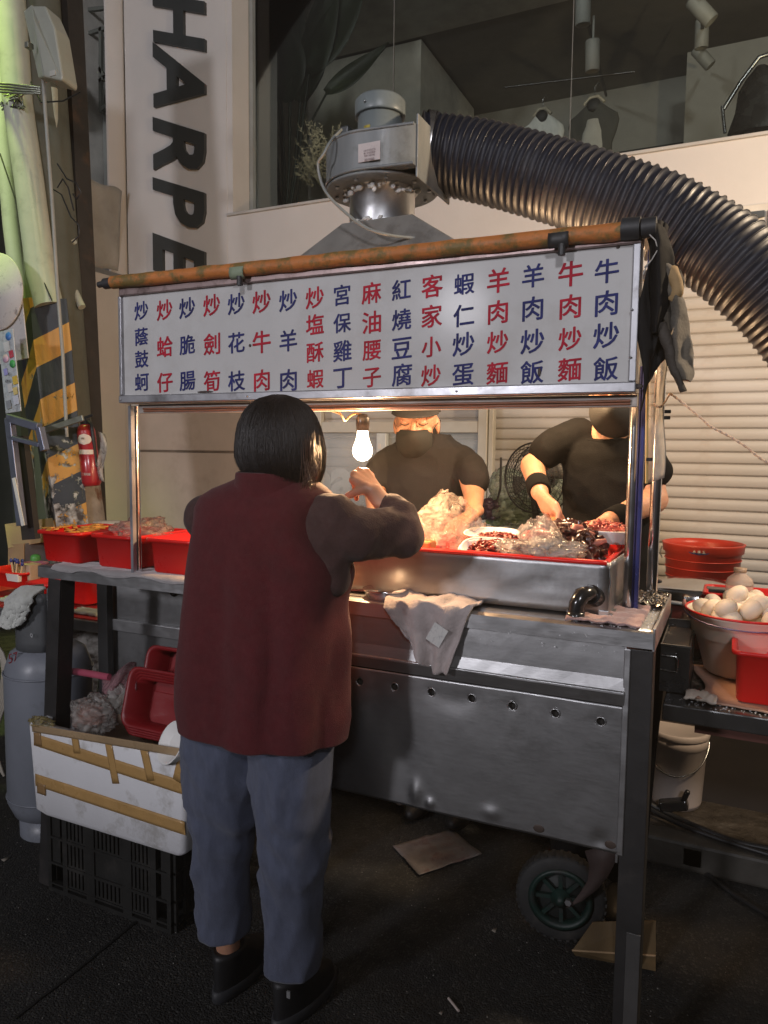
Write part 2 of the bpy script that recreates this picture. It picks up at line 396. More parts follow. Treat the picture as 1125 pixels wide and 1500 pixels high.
# vertical letters on the pillar, lying on their side: ...HARPE
ltr = mat('dark_letter_face', (.030, .034, .034), .5, var=.05)
zz = lambda py: P(264, py, YW).z
Mr = Matrix(((0, 1, 0), (0, 0, -1), (-1, 0, 0)))
for ch, y0, y1 in (('H', -22, 85), ('A', 50, 148), ('R', 162, 252), ('P', 252, 337), ('E', 335, 428)):
    pa = P(264, y0, YW-.022); pb = P(264, y1, YW-.022); h = pa.z-pb.z
    x0 = P(228, (y0+y1)/2, YW).x; x1 = P(303, (y0+y1)/2, YW).x
    o = text(ch, h, x1-x0, ltr, bd, ((x0+x1)/2, YW-.002, (pa.z+pb.z)/2), ex=.024, off=.028, name='raised_letter', mtx=Mr, shear=.42, fit=False)
# window reveal, glass and joints
YG = 4.105
build('window_frame', MB().box((XJ, YG-.03, ZS+.012), (XJ+.03, YG+.02, 7.5)), mat('window_bar', (.30, .31, .29), .45, .3), bd)
def glassmat():
    m = bpy.data.materials.new('shop_glass'); m.use_nodes = True; N = m.node_tree.nodes; L = m.node_tree.links
    N.remove(N['Principled BSDF']); o = N['Material Output']
    t = N.new('ShaderNodeBsdfTransparent'); t.inputs[0].default_value = (.90, .92, .89, 1); g = N.new('ShaderNodeBsdfGlossy'); g.inputs['Roughness'].default_value = .02
    f = N.new('ShaderNodeFresnel'); f.inputs[0].default_value = 1.5; mx = N.new('ShaderNodeMixShader')
    L.new(f.outputs[0], mx.inputs[0]); L.new(t.outputs[0], mx.inputs[1]); L.new(g.outputs[0], mx.inputs[2]); L.new(mx.outputs[0], o.inputs[0]); return m
gl = glassmat()
xj = [XJ+.03, P(577, 60, YG).x, P(839, 60, YG).x, XR]
for i in range(3):
    build('window_pane', MB().box((xj[i]+.002, YG, ZS+.014), (xj[i+1]-.002, YG+.006, 7.4)), gl, bd)
for x in xj[1:3]:
    build('glass_joint', MB().box((x-.0018, YG-.002, ZS+.014), (x+.0018, YG+.008, 7.4)), mat('joint_silicone', (.16, .16, .15), .5), bd)
# room behind the window
inw = mat('room_wall', (.42, .40, .36), .8, var=.06)
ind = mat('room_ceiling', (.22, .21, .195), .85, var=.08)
HC = 5.2
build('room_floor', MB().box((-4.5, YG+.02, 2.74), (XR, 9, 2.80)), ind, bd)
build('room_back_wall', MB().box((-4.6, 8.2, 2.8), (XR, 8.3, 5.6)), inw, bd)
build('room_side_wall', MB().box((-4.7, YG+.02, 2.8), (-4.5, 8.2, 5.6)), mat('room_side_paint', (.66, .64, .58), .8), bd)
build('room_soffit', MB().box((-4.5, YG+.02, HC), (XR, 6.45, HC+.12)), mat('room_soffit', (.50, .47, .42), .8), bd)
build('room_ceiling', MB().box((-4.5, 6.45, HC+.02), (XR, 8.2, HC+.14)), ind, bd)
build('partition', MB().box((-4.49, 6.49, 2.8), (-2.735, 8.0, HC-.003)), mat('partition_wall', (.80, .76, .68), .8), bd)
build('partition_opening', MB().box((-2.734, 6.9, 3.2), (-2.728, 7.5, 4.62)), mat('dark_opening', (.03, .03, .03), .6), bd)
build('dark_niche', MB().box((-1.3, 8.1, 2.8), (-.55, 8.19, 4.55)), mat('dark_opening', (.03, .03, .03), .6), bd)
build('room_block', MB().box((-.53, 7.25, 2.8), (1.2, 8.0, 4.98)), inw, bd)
# sign band with letters at the right, partly behind the duct
sb = MB().box((P(985, 330, YW).x, YW-.018, P(1000, 397, YW).z), (XR, YW-.002, P(1060, 300, YW).z-.02))
band = build('sign_band', sb, mat('sign_band', (.58, .54, .47), .5), bd, bevel=.003)
p1 = P(1077, 330, YW-.02)
text('TEE', .62, .155, ltr, bd, (p1.x+.16, YW-.021, P(1105, 336, YW-.02).z), ex=.012, off=.02, name='raised_letter')

# ------------------------------------------------------------------ ROLLER SHUTTER
sh = thing('roller_shutter', 'cream ribbed roller shutter pulled down across the whole shop front', 'shutter', (-.6, 3.98, .1))
slat_m = mat('shutter_paint', (.50, .47, .43), .5, var=.07, vs=2.5, bump=.15, bs=60, dirt=.35, dcol=(.26, .16, .10), ds=1.7, dt=.56, stretch=(.4, 1, 3))
PITCH = .0575; x0s, x1s = -2.36, 3.0
sm = None
prof = [(0, .006), (.0035, .008), (.0060, .018), (.010, .020), (.030, .0215), (.0500, .020), (.0540, .016), (.0575, .006)]
for i in range(39):
    z = .12+i*PITCH
    if sm is None:
        mb = MB()
        xs_ = [x0s+(x1s-x0s)*k/40 for k in range(41)]
        mb.grid([[V((x, 3.99-d, z+h)) for x in xs_] for h, d in prof])
        sm = build('slat', mb, slat_m, sh)
        mz = z
    else:
        o = sm.copy(); COL.objects.link(o); o.parent = sh; o.location = (0, random.uniform(-.002, .002), z-mz)
build('shutter_rail', MB().box((x0s, 3.955, 2.36-.02), (x1s, 4.0, 2.40)), slat_m, sh)
build('backing', MB().box((x0s, 4.0, .1), (x1s, 4.02, 2.4)), mat('dark_backing', (.04, .04, .04), .8), sh)
lm = mat('faded_letter', (.66, .64, .60), .5)
text('oa', .36, .19, lm, sh, P(481, 708, 3.962), ex=.002, off=.03, name='painted_letter')
# ------------------------------------------------------------------ ALUMINIUM DOOR FRAME before the shutter
df = thing('door_frame', 'cream aluminium door frame standing in front of the shutter behind the capped cook', 'door frame', (-1.6, 3.9, .1))
alu = mat('cream_aluminium', (.55, .52, .44), .45, .1, var=.05, dirt=.2, dcol=(.3, .24, .17))
xa = P(700, 690, 3.88).x; xb = P(722, 690, 3.88).x; zt = P(640, 600, 3.88).z
build('stile', MB().box((xa, 3.86, .1), (xa+(xb-xa)*.62, 3.9, 2.2)), alu, df, bevel=.004)
build('jamb', MB().box((xa+(xb-xa)*.68, 3.87, .1), (xb, 3.92, 2.25)), alu, df, bevel=.004)
build('stile', MB().box((-2.30, 3.86, .1), (-2.24, 3.9, 2.2)), alu, df, bevel=.004)
z1 = P(660, 617, 3.88).z; z0 = P(660, 634, 3.88).z
build('top_rail', MB().box((-2.24, 3.865, z0), (xa, 3.895, z1)), alu, df, bevel=.004)
build('glass_panel', MB().box((-2.24, 3.878, .3), (xa, 3.884, z0)), mat('bluish_glass', (.60, .68, .72), .2, alpha=.28), df)
build('bottom_rail', MB().box((-2.24, 3.865, .12), (xa, 3.895, .30)), alu, df, bevel=.004)
cl = thing('meter_box', 'small pale switch box on the shutter close to the lit bulb', 'switch box', P(559, 640, 3.85))
q = P(557, 650, 3.85)
build('box_body', MB().box((q.x-.012, 3.82, q.z-.05), (q.x+.05, 3.86, q.z+.06)), mat('switch_plastic', (.6, .66, .68), .35), cl, bevel=.006)
build('switch', MB().box((q.x+.0, 3.815, q.z-.03), (q.x+.02, 3.82, q.z+.0)), white, cl, bevel=.002)
# ------------------------------------------------------------------ UPSTAIRS WINDOW DISPLAY
leafm = mat('dark_leaf', (.020, .030, .016), .5, var=.3, vs=8, bump=.3, bs=30)
def leaf(parent, a, b, w_, droop=.05, nrm=(0, -1, 0), name='leaf'):
    a = V(a); b = V(b); d = b-a; s = d.cross(V(nrm)).normalized(); rows = []
    for i in range(11):
        t = i/10; ww = w_*math.sin(math.pi*min(1, t*.96+.04)**.8)*(1-.25*t); p = a+d*t+V((0, 0, -droop*t*t))+V(nrm)*-.02*math.sin(3*t)
        rows.append([p-s*ww+V(nrm)*.02, p-s*ww*.5+V((0, 0, .004)), p, p+s*ww*.5, p+s*ww+V(nrm)*.02])
    return build(name, MB().grid(rows), leafm, parent, solid=.002)
bp = thing('potted_palm', 'tall dark big-leaved plant in a grey pot at the left end of the upstairs window', 'plant', (P(430, 290, 4.9).x, 4.9, 2.8))
Yp = 4.9
potm = mat('grey_pot', (.16, .16, .15), .7)
pc = P(415, 290, Yp)
build('pot', MB().lathe([(.10, 2.8), (.15, 2.81), (.17, 3.02), (.155, 3.02), (.14, 2.98)], (pc.x, Yp, 0), 24), potm, bp)
for (sx, sy, ex, ey, wd) in ((395, 150, 380, -60, .16), (408, 140, 430, -90, .20), (440, 150, 500, -70, .16), (452, 110, 545, -60, .17), (392, 135, 376, 10, .12), (425, 150, 408, 0, .19), (446, 150, 468, -20, .17), (412, 148, 398, 40, .15)):
    st = P(sx, sy, Yp); en = P(ex, ey, Yp+random.uniform(-.1, .15))
    leaf(bp, st, en, wd)
    build('stem', MB().tube([V((pc.x, Yp, 3.0)), st.lerp(V((pc.x, Yp, 3.0)), .45)+V((.02, 0, 0)), st], .012, 6), leafm, bp)
leaf(bp, P(477, 137, Yp), P(570, 68, Yp), .085, -.02); build('stem', MB().tube([V((pc.x+.05, Yp, 3.0)), P(455, 180, Yp), P(478, 137, Yp)], .008, 6), leafm, bp)
pg = thing('pampas_grass', 'dry feathery pampas bunch in a pale pot between the palm and the blower', 'plant', (P(480, 290, 4.6).x, 4.6, 2.8))
c0 = P(490, 300, 4.6); pampm = mat('dry_grass', (.62, .52, .34), .9, var=.3)
build('pot', MB().lathe([(.13, 2.8), (.15, 2.81), (.15, 3.05), (.14, 3.05), (.13, 3.0)], (c0.x, 4.6, 0), 24), mat('pale_pot', (.34, .33, .30), .6), pg)
fm = MB()
for i in range(46):
    a = random.uniform(0, 6.28); tip = P(random.uniform(425, 505), random.uniform(165, 250), 4.6+random.uniform(-.12, .12)); base = V((c0.x, 4.6, 3.03))
    mid = base.lerp(tip, .55)+V((0, 0, .05))
    for k in range(26):
        t = k/25; p = mid.lerp(tip, t)+V((0, 0, -.03*t*t)); l = .045*math.sin(math.pi*(t*.85+.1))
        d = V((random.uniform(-1, 1), random.uniform(-1, 1), random.uniform(-.2, 1))).normalized()*l
        s = d.cross(V((0, 1, .3))).normalized()*.0042
        fm.add([p-s, p+s, p+d], [(0, 1, 2)])
tag(build('plumes', fm, pampm, pg), None, None, kind='stuff')
build('stems', MB().tube([V((c0.x, 4.6, 3.0)), V((c0.x-.03, 4.6, 3.35))], .03, 6), pampm, pg)
# hanging garments
def garment(px, py, Y, wpx, hpx, m, label, m2=None):
    c = P(px, py, Y); s = 1/FPX*(Y*.905+abs(c.x)*.426); W_ = wpx*s; H_ = hpx*s
    t = thing('hanging_garment', label, 'clothing', (c.x, Y, c.z-H_), 'garments hanging in the upstairs window')
    z = c.z
    rows = []
    prof = [(0, .16), (.04, .30), (.10, .62), (.17, .93), (.24, 1.0), (.34, .92), (.45, .74), (.7, .74), (1.0, .80)]
    rings = [ring((c.x, Y, z-H_*a), W_/2*b_, .035+.02*a, 28, 2.2) for a, b_ in prof]
    o = build('garment_body', MB().loft(rings).shift(lambda p: p+V((0, .012*math.sin(60*p.x+9*p.z), 0))), m, t)
    build('neck_opening', MB().ball((c.x, Y-.03, z-H_*.06), (W_*.14, .02, H_*.07), 14, 8), mat('dark_opening', (.03, .03, .03), .6), t)
    if m2: build('inner_top', MB().loft([ring((c.x, Y-.03, z-H_*a), W_*b_, .03, 20) for a, b_ in ((.22, .12), (.35, .2), (.5, .24), (1, .26))]), m2, t)
    hg = build('hanger', MB().tube([V((c.x-W_*.2, Y-.01, z-.02)), V((c.x-W_*.08, Y-.01, z+.022)), V((c.x+W_*.08, Y-.01, z+.022)), V((c.x+W_*.2, Y-.01, z-.02))], .011, 6), mat('pale_wood', (.5, .44, .34), .5), t)
    build('hook', MB().tube([V((c.x, Y, z+.03)), V((c.x, Y, z+.09)), V((c.x+.02, Y, z+.115)), V((c.x+.03, Y, z+.09))], .003, 6), mat('hook_metal', (.4, .4, .4), .3, 1), t)
    return t
garment(795, 165, 5.2, 62, 120, mat('white_garment', (.85, .83, .78), .9, bump=.4, bs=120), 'white open-necked top on a pale hanger in the upstairs window')
garment(871, 148, 5.2, 70, 130, mat('dark_garment', (.07, .07, .065), .9, bump=.4, bs=120), 'dark jacket over a grey vest on a hanger in the upstairs window', mat('grey_garment', (.45, .43, .40), .9))
rb = build('garment_rail', MB().tube([P(740, 128, 5.25), P(930, 105, 5.25)], .008, 8), mat('rail_metal', (.15, .15, .15), .4, 1)); tag(rb, 'thin dark rail carrying the two hanging garments upstairs', 'rail')
# track lights
lw = mat('lamp_housing', (.36, .36, .34), .5)
def spotl(px, py, Y, lab, tilt=0.):
    c = P(px, py, Y); t = thing('track_light', lab, 'ceiling light', c, 'unlit track lights in the upstairs shop')
    ax = V((math.sin(tilt), .15, -math.cos(tilt)))
    build('lamp_body', MB().lathe([(.0, -.09), (.042, -.09), (.045, -.08), (.045, .085), (.040, .09), (.036, .07), (0, .07)], c, 18, ax), lw, t)
    build('stalk', MB().tube([c+V((0, 0, .05)), c+V((0, 0, .24))], .008, 6), lw, t)
for q in ((868, 82, 5.0, 'unlit spotlight hanging second along the upstairs track', 0), (854, 12, 4.6, 'unlit spotlight nearest the window glass upstairs', 0), (870, 86, 6.0, None, 0), (1028, 15, 4.9, 'tilted unlit spotlight at the top of the right-hand track', .7), (1028, 50, 5.7, 'small unlit spotlight second from the window on the right-hand track', 0), (1030, 84, 6.4, 'tilted unlit spotlight lowest on the right-hand track', .7)):
    if q[3]: spotl(*q)
for (a, b_, lab) in ((P(853, 0, 4.7), P(888, 140, 7.8), 'thin lighting track running back over the hanging garments'), (P(1027, -10, 4.8), P(1031, 95, 7.0), 'short lighting track at the right of the upstairs ceiling')):
    o = build('lighting_track', MB().beam(a, b_, .02, .02, (1, 0, 0)), mat('track_black', (.05, .05, .05), .5)); tag(o, lab, 'lighting track')
# chrome rail with a dark coat at far right
rr_ = thing('clothes_stand', 'slanted chrome clothes stand with a dark coat at the right of the upstairs window', 'clothes stand', P(1062, 200, 4.7))
build('rail_bar', MB().tube([P(1060, 160, 4.7), P(1085, 120, 4.7), P(1112, 84, 4.7), P(1130, 78, 4.7)], .012, 10), mat('dull_chrome', (.35, .35, .35), .3, 1), rr_)
build('rail_bar', MB().tube([P(1058, 155, 4.7), P(1062, 195, 4.7)], .009, 8), mat('dull_chrome', (.35, .35, .35), .3, 1), rr_)
dc = thing('dark_coat', 'glossy black coat draped on the slanted clothes stand upstairs', 'clothing', P(1115, 190, 4.6))
build('coat_body', MB().loft([ring(P(1118, y_, 4.62), r_, .05, 24) for y_, r_ in ((100, .03), (112, .09), (130, .12), (160, .15), (190, .17))]).shift(lambda p: p+V((.012*math.sin(40*p.z), 0, 0))), mat('glossy_black', (.015, .015, .015), .25), dc)

# ------------------------------------------------------------------ POLE CLUSTER AT LEFT
pm = mat('concrete_pole', (.10, .105, .085), .8, var=.15, vs=5, bump=.4, bs=50, dirt=.3, ds=4)
pole = thing('utility_pole', 'thick leaning concrete utility pole with striped guard at the left edge', 'utility pole', P(105, 790, 2.75))
a = P(47, -60, 2.72); b_ = P(108, 880, 2.72); b_ = a+(b_-a)*(a.z/(a.z-b_.z))
build('shaft', MB().tube([a.lerp(b_, k/10) for k in range(11)], [.115+.004*k for k in range(11)], 28), pm, pole)
pp = mat('pvc_conduit', (.42, .43, .36), .6, var=.1, dirt=.3, ds=5)
def rod(name, pts, r, m, lab, cat, Y=2.7, n=12, par=None):
    o = build(name, MB().tube([P(x, y, Y) for x, y in pts], r, n), m, par)
    if not par: tag(o, lab, cat)
    return o
rod('conduit', [(-5, -20), (5, 200), (16, 330), (28, 430), (40, 520)], .038, pp, 'pale thick conduit at the far left edge beside the pole', 'conduit', 2.62, 18)
rod('conduit', [(14, -20), (26, 150), (42, 260), (60, 400), (72, 450)], .066, pp, 'thick green-lit conduit strapped to the front of the pole', 'conduit', 2.56, 20)
rod('conduit', [(78, 130), (82, 240)], .020, pp, 'short split pipe stub right of the metal box with wires coming out', 'conduit', 2.7)
rod('conduit', [(108, 352), (96, 362), (90, 378), (96, 400), (108, 425), (120, 450)], .019, pp, 'bent pale pipe elbow in the dark gap right of the pole', 'conduit', 2.75)
rod('cable', [(60, 60), (66, 160), (76, 290), (84, 420), (92, 520), (98, 640)], .008, mat('grey_cable', (.28, .29, .27), .5), 'long straight grey cable running down the pole', 'cable', 2.5)
for k, (pts, lab) in enumerate((([(84, 240), (98, 262), (112, 268), (119, 282), (112, 292), (107, 284)], 'looped black wire curling over the white side wall edge'),
        ([(76, 276), (90, 285), (104, 318), (116, 330), (116, 345), (106, 355)], 'second black wire loop hanging below the pipe stub'),
        ([(0, 225), (22, 290), (30, 330), (50, 380), (76, 440)], 'thin guy wire crossing the conduits diagonally'),
        ([(45, 120), (60, 150), (92, 148), (118, 135)], 'thin wire tied across below the metal box'),
        ([(84, 275), (92, 262), (100, 275), (108, 308)], 'short curled wire by the pipe stub'))):
    rod('wire', pts, .0035, wire, lab, 'wire', 2.52, 6)
# clamp and knotted wires round the pole
kn = MB()
for i in range(9):
    pts = [P(random.uniform(-4, 40), random.uniform(122, 165), 2.48+random.uniform(0, .05)) for _ in range(4)]; kn.tube(pts, .004, 5)
for i in range(4): kn.tube([P(-5, 122+4*i, 2.48), P(20, 124+4*i, 2.45), P(60, 128+3*i, 2.5)], .005, 6)
tag(build('tie_wire', kn, mat('galvanised_wire', (.3, .31, .26), .4, .8)), 'twisted tie wire knotted round the conduits under the metal box', 'wire')
# lamp / meter box
mbx = thing('metal_box', 'long tapering grey metal box mounted on the pole with a small label', 'electrical box', P(70, 120, 2.45))
fr = [P(46, 8, 2.42), P(66, 8, 2.40), P(80, 40, 2.40), P(92, 112, 2.40), P(90, 118, 2.40), P(64, 112, 2.40), P(50, 30, 2.40)]
bk = [p+V((-.02, .10, 0)) for p in fr]
mb = MB(); n = len(fr); mb.add(fr+bk, [tuple(range(n-1, -1, -1)), tuple(range(n, 2*n))]+[(k, (k+1) % n, n+(k+1) % n, n+k) for k in range(n)])
build('box_shell', mb, mat('box_paint', (.34, .35, .30), .45, var=.08, dirt=.2), mbx, bevel=.008)
sd = [P(34, 16, 2.47), P(46, 6, 2.42), P(64, 112, 2.42), P(56, 114, 2.47)]
mb = MB(); b2 = [p+V((0, .05, 0)) for p in sd]; mb.add(sd+b2, [(3, 2, 1, 0), (4, 5, 6, 7)]+[(k, (k+1) % 4, 4+(k+1) % 4, 4+k) for k in range(4)])
build('box_rim', mb, mat('box_paint', (.34, .35, .30), .45), mbx, bevel=.006)
build('latch', MB().box(P(44, 68, 2.40)-V((.012, .02, .012)), P(44, 68, 2.40)+V((.012, .01, .012))), mat('galvanised_wire', (.3, .31, .26), .4, .8), mbx, bevel=.003)
build('box_label', MB().box(P(77, 107, 2.397)-V((.017, .001, .011)), P(77, 107, 2.397)+V((.017, .002, .011))), mat('label_grey', (.42, .42, .38), .5), mbx)
# wall fan and truss glimpsed behind
wf = thing('wall_fan', 'round caged fan in the dark behind the metal box', 'fan', P(100, 115, 3.9))
cf = P(98, 112, 3.9); mb = MB(); mb.tube([cf+V((.16*math.cos(a_*.314), 0, .16*math.sin(a_*.314))) for a_ in range(20)], .006, 6, closed=True)
mb.tube([cf+V((.09*math.cos(a_*.314), -.03, .09*math.sin(a_*.314))) for a_ in range(20)], .003, 5, closed=True)
for k in range(8): mb.tube([cf+V((0, -.05, 0)), cf+V((.16*math.cos(k*.785), 0, .16*math.sin(k*.785)))], .003, 5)
build('cage', mb, blackmetal, wf)
build('blade_disc', MB().lathe([(0, 0), (.145, .0), (.145, .01), (0, .01)], cf+V((0, .03, 0)), 26, (0, -1, 0)), mat('fan_grey', (.22, .23, .20), .6), wf)
tr = thing('steel_truss', 'dark lattice steel frame high in the alley left of the pillar', 'steel frame', P(150, 140, 4.3))
for (p, q_) in (((128, 50), (128, 170)), ((148, 40), (148, 165)), ((128, 50), (172, 36)), ((146, 120), (170, 100)), ((146, 100), (170, 142)), ((150, 160), (172, 140)), ((0, 30), (170, 10))):
    build('bar', MB().beam(P(*p, 4.3), P(*q_, 4.3), .025, .025, (0, 1, 0)), mat('truss_grey', (.14, .15, .13), .6), tr)
build('backing_panel', MB().box((P(148, 60, 4.4).x, 4.4, 2.9), (P(172, 60, 4.4).x, 4.45, 4.6)), mat('panel_grey', (.22, .23, .21), .8), tr)
hb = build('hanging_lamp', MB().tube([P(92, -10, 3.6), P(99, 6, 3.6)], .004, 6).lathe([(.008, 0), (.016, -.03), (.02, -.05), (0, -.055)], P(100, 7, 3.6), 14), mat('lamp_housing', (.36, .36, .34), .5)); tag(hb, 'small unlit lamp dangling on a cord above the fan', 'lamp')
# dark steel column behind the guard
build('steel_column', MB().beam(P(92, -40, 2.86), V((P(118, 780, 2.86).x+.1, 2.86, 0)), .15, .10, (0, 1, 0)), mat('rusty_brown_steel', (.022, .018, .015), .7, var=.3, vs=6, bump=.4, dirt=.5, dcol=(.11, .06, .03), ds=4), pole)
dg_ = MB().box((-4.02, 3.15, 0), (-3.93, 3.30, 6)); dk = build('gap_shade_slab', dg_, mat('gap_shade', (.02, .022, .02), .8)); tag(dk, 'dark upright slab standing in for shade in the gap before the white side wall', 'post')  # dark slab paints in the shade of the gap beside the pole
# yellow and black guard
def stripes():
    m = bpy.data.materials.new('hazard_stripes'); m.use_nodes = True; N = m.node_tree.nodes; L = m.node_tree.links; b = N['Principled BSDF']
    tc = N.new('ShaderNodeTexCoord'); s = N.new('ShaderNodeSeparateXYZ'); L.new(tc.outputs['Object'], s.inputs[0])
    def M_(op, a, b2=None):
        n = N.new('ShaderNodeMath'); n.operation = op
        for i, v in enumerate((a, b2)):
            if v is None: continue
            if isinstance(v, (int, float)): n.inputs[i].default_value = v
            else: L.new(v, n.inputs[i])
        return n.outputs[0]
    t = M_('SUBTRACT', s.outputs[2], M_('MULTIPLY', s.outputs[0], .62)); fr_ = M_('FRACT', M_('MULTIPLY', M_('ADD', t, .045), 1/.30)); st = M_('GREATER_THAN', fr_, .46)
    n1 = N.new('ShaderNodeTexNoise'); n1.inputs['Scale'].default_value = 9; n1.inputs['Detail'].default_value = 9; n1.inputs['Roughness'].default_value = .68; L.new(tc.outputs['Object'], n1.inputs['Vector'])
    low = N.new('ShaderNodeMapRange'); low.inputs[1].default_value = .9; low.inputs[2].default_value = -.1; low.inputs[3].default_value = -.10; low.inputs[4].default_value = .16; L.new(s.outputs[2], low.inputs[0])
    pe = N.new('ShaderNodeMapRange'); pe.inputs[1].default_value = .565; pe.inputs[2].default_value = .59; L.new(M_('ADD', n1.outputs[0], low.outputs[0]), pe.inputs[0])
    m1 = N.new('ShaderNodeMix'); m1.data_type = 'RGBA'; L.new(st, m1.inputs[0]); m1.inputs[6].default_value = (.50, .24, .035, 1); m1.inputs[7].default_value = (.022, .024, .028, 1)
    n2 = N.new('ShaderNodeTexNoise'); n2.inputs['Scale'].default_value = 26; n2.inputs['Detail'].default_value = 6; L.new(tc.outputs['Object'], n2.inputs['Vector'])
    cr = N.new('ShaderNodeValToRGB'); cr.color_ramp.elements[0].color = (.045, .03, .02, 1); cr.color_ramp.elements[0].position = .35; cr.color_ramp.elements[1].color = (.42, .40, .37, 1); cr.color_ramp.elements[1].position = .6
    L.new(n2.outputs[0], cr.inputs[0])
    m2 = N.new('ShaderNodeMix'); m2.data_type = 'RGBA'; L.new(pe.outputs[0], m2.inputs[0]); L.new(m1.outputs[2], m2.inputs[6]); L.new(cr.outputs[0], m2.inputs[7])
    L.new(m2.outputs[2], b.inputs['Base Color']); b.inputs['Roughness'].default_value = .55
    bp_ = N.new('ShaderNodeBump'); bp_.inputs['Strength'].default_value = .7; bp_.inputs['Distance'].default_value = .004; L.new(pe.outputs[0], bp_.inputs['Height']); bp_.invert = True
    b3 = N.new('ShaderNodeBump'); b3.inputs['Strength'].default_value = .4; b3.inputs['Distance'].default_value = .003; L.new(n2.outputs[0], b3.inputs['Height']); L.new(bp_.outputs[0], b3.inputs['Normal']); L.new(b3.outputs[0], b.inputs['Normal']); return m
gu = thing('striped_guard', 'folded yellow and black striped steel guard with peeling paint around the pole foot', 'pole guard', P(90, 780, 2.5))
T = [P(16, 440, 2.66), P(43, 436, 2.50), P(98, 438, 2.58)]; B = [P(66, 800, 2.66), P(88, 806, 2.50), P(132, 800, 2.58)]
B = [t_+(b2-t_)*((t_.z-0)/(t_.z-b2.z)) for t_, b2 in zip(T, B)]
rows = []
for i in range(31):
    t = i/30; r_ = [T[0].lerp(B[0], t), T[1].lerp(B[1], t), T[2].lerp(B[2], t)]
    rows.append([r_[0].lerp(r_[1], k/5) for k in range(5)]+[r_[1].lerp(r_[2], k/6) for k in range(7)])
build('guard_plate', MB().grid(rows, smooth=False).shift(lambda p: p+V((0, .006*fbm(p, 7), 0))), stripes(), gu, solid=.005)
build('clamp_band', MB().beam(P(62, 632, 2.47), P(122, 612, 2.50), .012, .028, (0, 0, 1)), mat('galvanised_wire', (.3, .31, .26), .4, .8), gu, bevel=.003)
# concrete footing patch / column lower part
lo = MB().tube([P(104, 640, 2.70), P(124, 800, 2.70), V((P(124, 800, 2.70).x+.07, 2.70, 0))], [.105, .115, .13], 24).shift(lambda p: p+V((.008*fbm(p, 9), .008*fbm(p+V((4, 4, 4)), 9), 0)))
build('concrete_footing', lo, mat('pitted_concrete', (.27, .24, .21), .9, var=.3, vs=9, bump=1., bs=45, dirt=.9, dcol=(.13, .045, .02), ds=11, dt=.50), pole)
# round notice board + sticker plate + bluish frame
rd = thing('round_plate', 'worn round white plate with scraped stickers tied at the left edge', 'sign', P(10, 460, 2.4))
c_ = P(-4, 428, 2.40)
build('plate', MB().lathe([(0, 0), (.175, 0), (.177, .004), (.175, .008), (0, .008)], c_, 40, (0, -1, 0)), mat('scraped_white', (.48, .47, .46), .5, var=.1, dirt=.8, dcol=(.10, .09, .09), ds=22, dt=.56), rd)
build('plate_lower', MB().beam(P(6, 415, 2.41), P(18, 530, 2.41), .22, .006, (0, 1, 0)), mat('scraped_white', (.5, .49, .48), .5), rd, bevel=.003)
st = thing('sticker_panel', 'narrow rounded plate plastered with small coloured stickers at the left edge', 'sign', P(14, 600, 2.3))
a = P(8, 484, 2.3); b_ = P(20, 604, 2.3)
u_ = (b_-a).normalized(); s_ = u_.cross(V((0, 1, 0))).normalized()
if s_.x < 0: s_ = -s_
def on(u, s, yy): return a+u_*u*(b_-a).length+s_*s-V((0, yy, 0))
build('plate', MB().beam(a-u_*.0, b_, .10, .005, (0, 1, 0)), mat('plate_white', (.46, .50, .52), .4, dirt=.4, dcol=(.08, .09, .11), ds=30, dt=.5), st, bevel=.002)
stc = [(.08, .02, .03, (.06, .20, .55)), (.2, .0, .035, (.6, .6, .6)), (.3, .025, .026, (.5, .05, .08)), (.34, -.01, .03, (.62, .42, .55)), (.42, .03, .028, (.06, .32, .10)), (.5, -.02, .024, (.3, .3, .6)), (.62, .035, .03, (.6, .42, .06)), (.70, .0, .03, (.55, .55, .55)), (.75, .03, .026, (.62, .5, .2)), (.86, .03, .034, (.55, .58, .66)), (.9, -.02, .03, (.25, .27, .3))]
for i, (u, s, r_, c) in enumerate(stc):
    m = mat('sticker_colour_%s' % 'abcdefghijklmn'[i], c, .45, dirt=.5, dcol=(.5, .5, .5), ds=60, dt=.55)
    if i in (0, 4, 3): build('sticker', MB().lathe([(0, 0), (r_*.62, 0), (r_*.62, .0008), (0, .0008)], on(u, s, .004+.0005*i), 20, (0, -1, 0)), m, st)
    else: build('sticker', MB().beam(on(u-.5*r_/.3, s, .004+.0004*i), on(u+.5*r_/.3, s+.004, .004+.0004*i), r_, .001, (0, 1, 0)), m, st)
text('IS', .022, .014, wire, st, on(.54, .012, .012), name='sticker_letter'); text('ONE', .034, .013, wire, st, on(.62, .0, .012), name='sticker_letter')
fr2 = thing('bluish_steel_frame', 'bluish galvanised steel frame bracketed to the pole below the sticker plate', 'steel frame', P(40, 760, 2.3))
bl = mat('blue_grey_steel', (.20, .22, .30), .4, .6, dirt=.4)
for p, q_, w_ in (((12, 612), (58, 626), .035), ((14, 640), (60, 652), .02), ((14, 612), (32, 770), .04), ((58, 626), (66, 660), .03)):
    build('angle_bar', MB().beam(P(*p, 2.36), P(*q_, 2.36), w_, .03, (0, 1, 0)), bl, fr2, bevel=.003)
bk_ = MB().beam(P(28, 640, 2.42), P(46, 790, 2.42), .09, .03, (0, 1, 0)); o = build('dark_board', bk_, mat('dark_board', (.03, .026, .024), .6)); tag(o, 'dark narrow board standing inside the bluish frame', 'board')
o = build('white_strip', MB().beam(P(20, 700, 2.33), P(34, 770, 2.33), .02, .004, (0, 1, 0)), white); tag(o, 'torn white paper strip hanging on the bluish frame', 'paper strip')
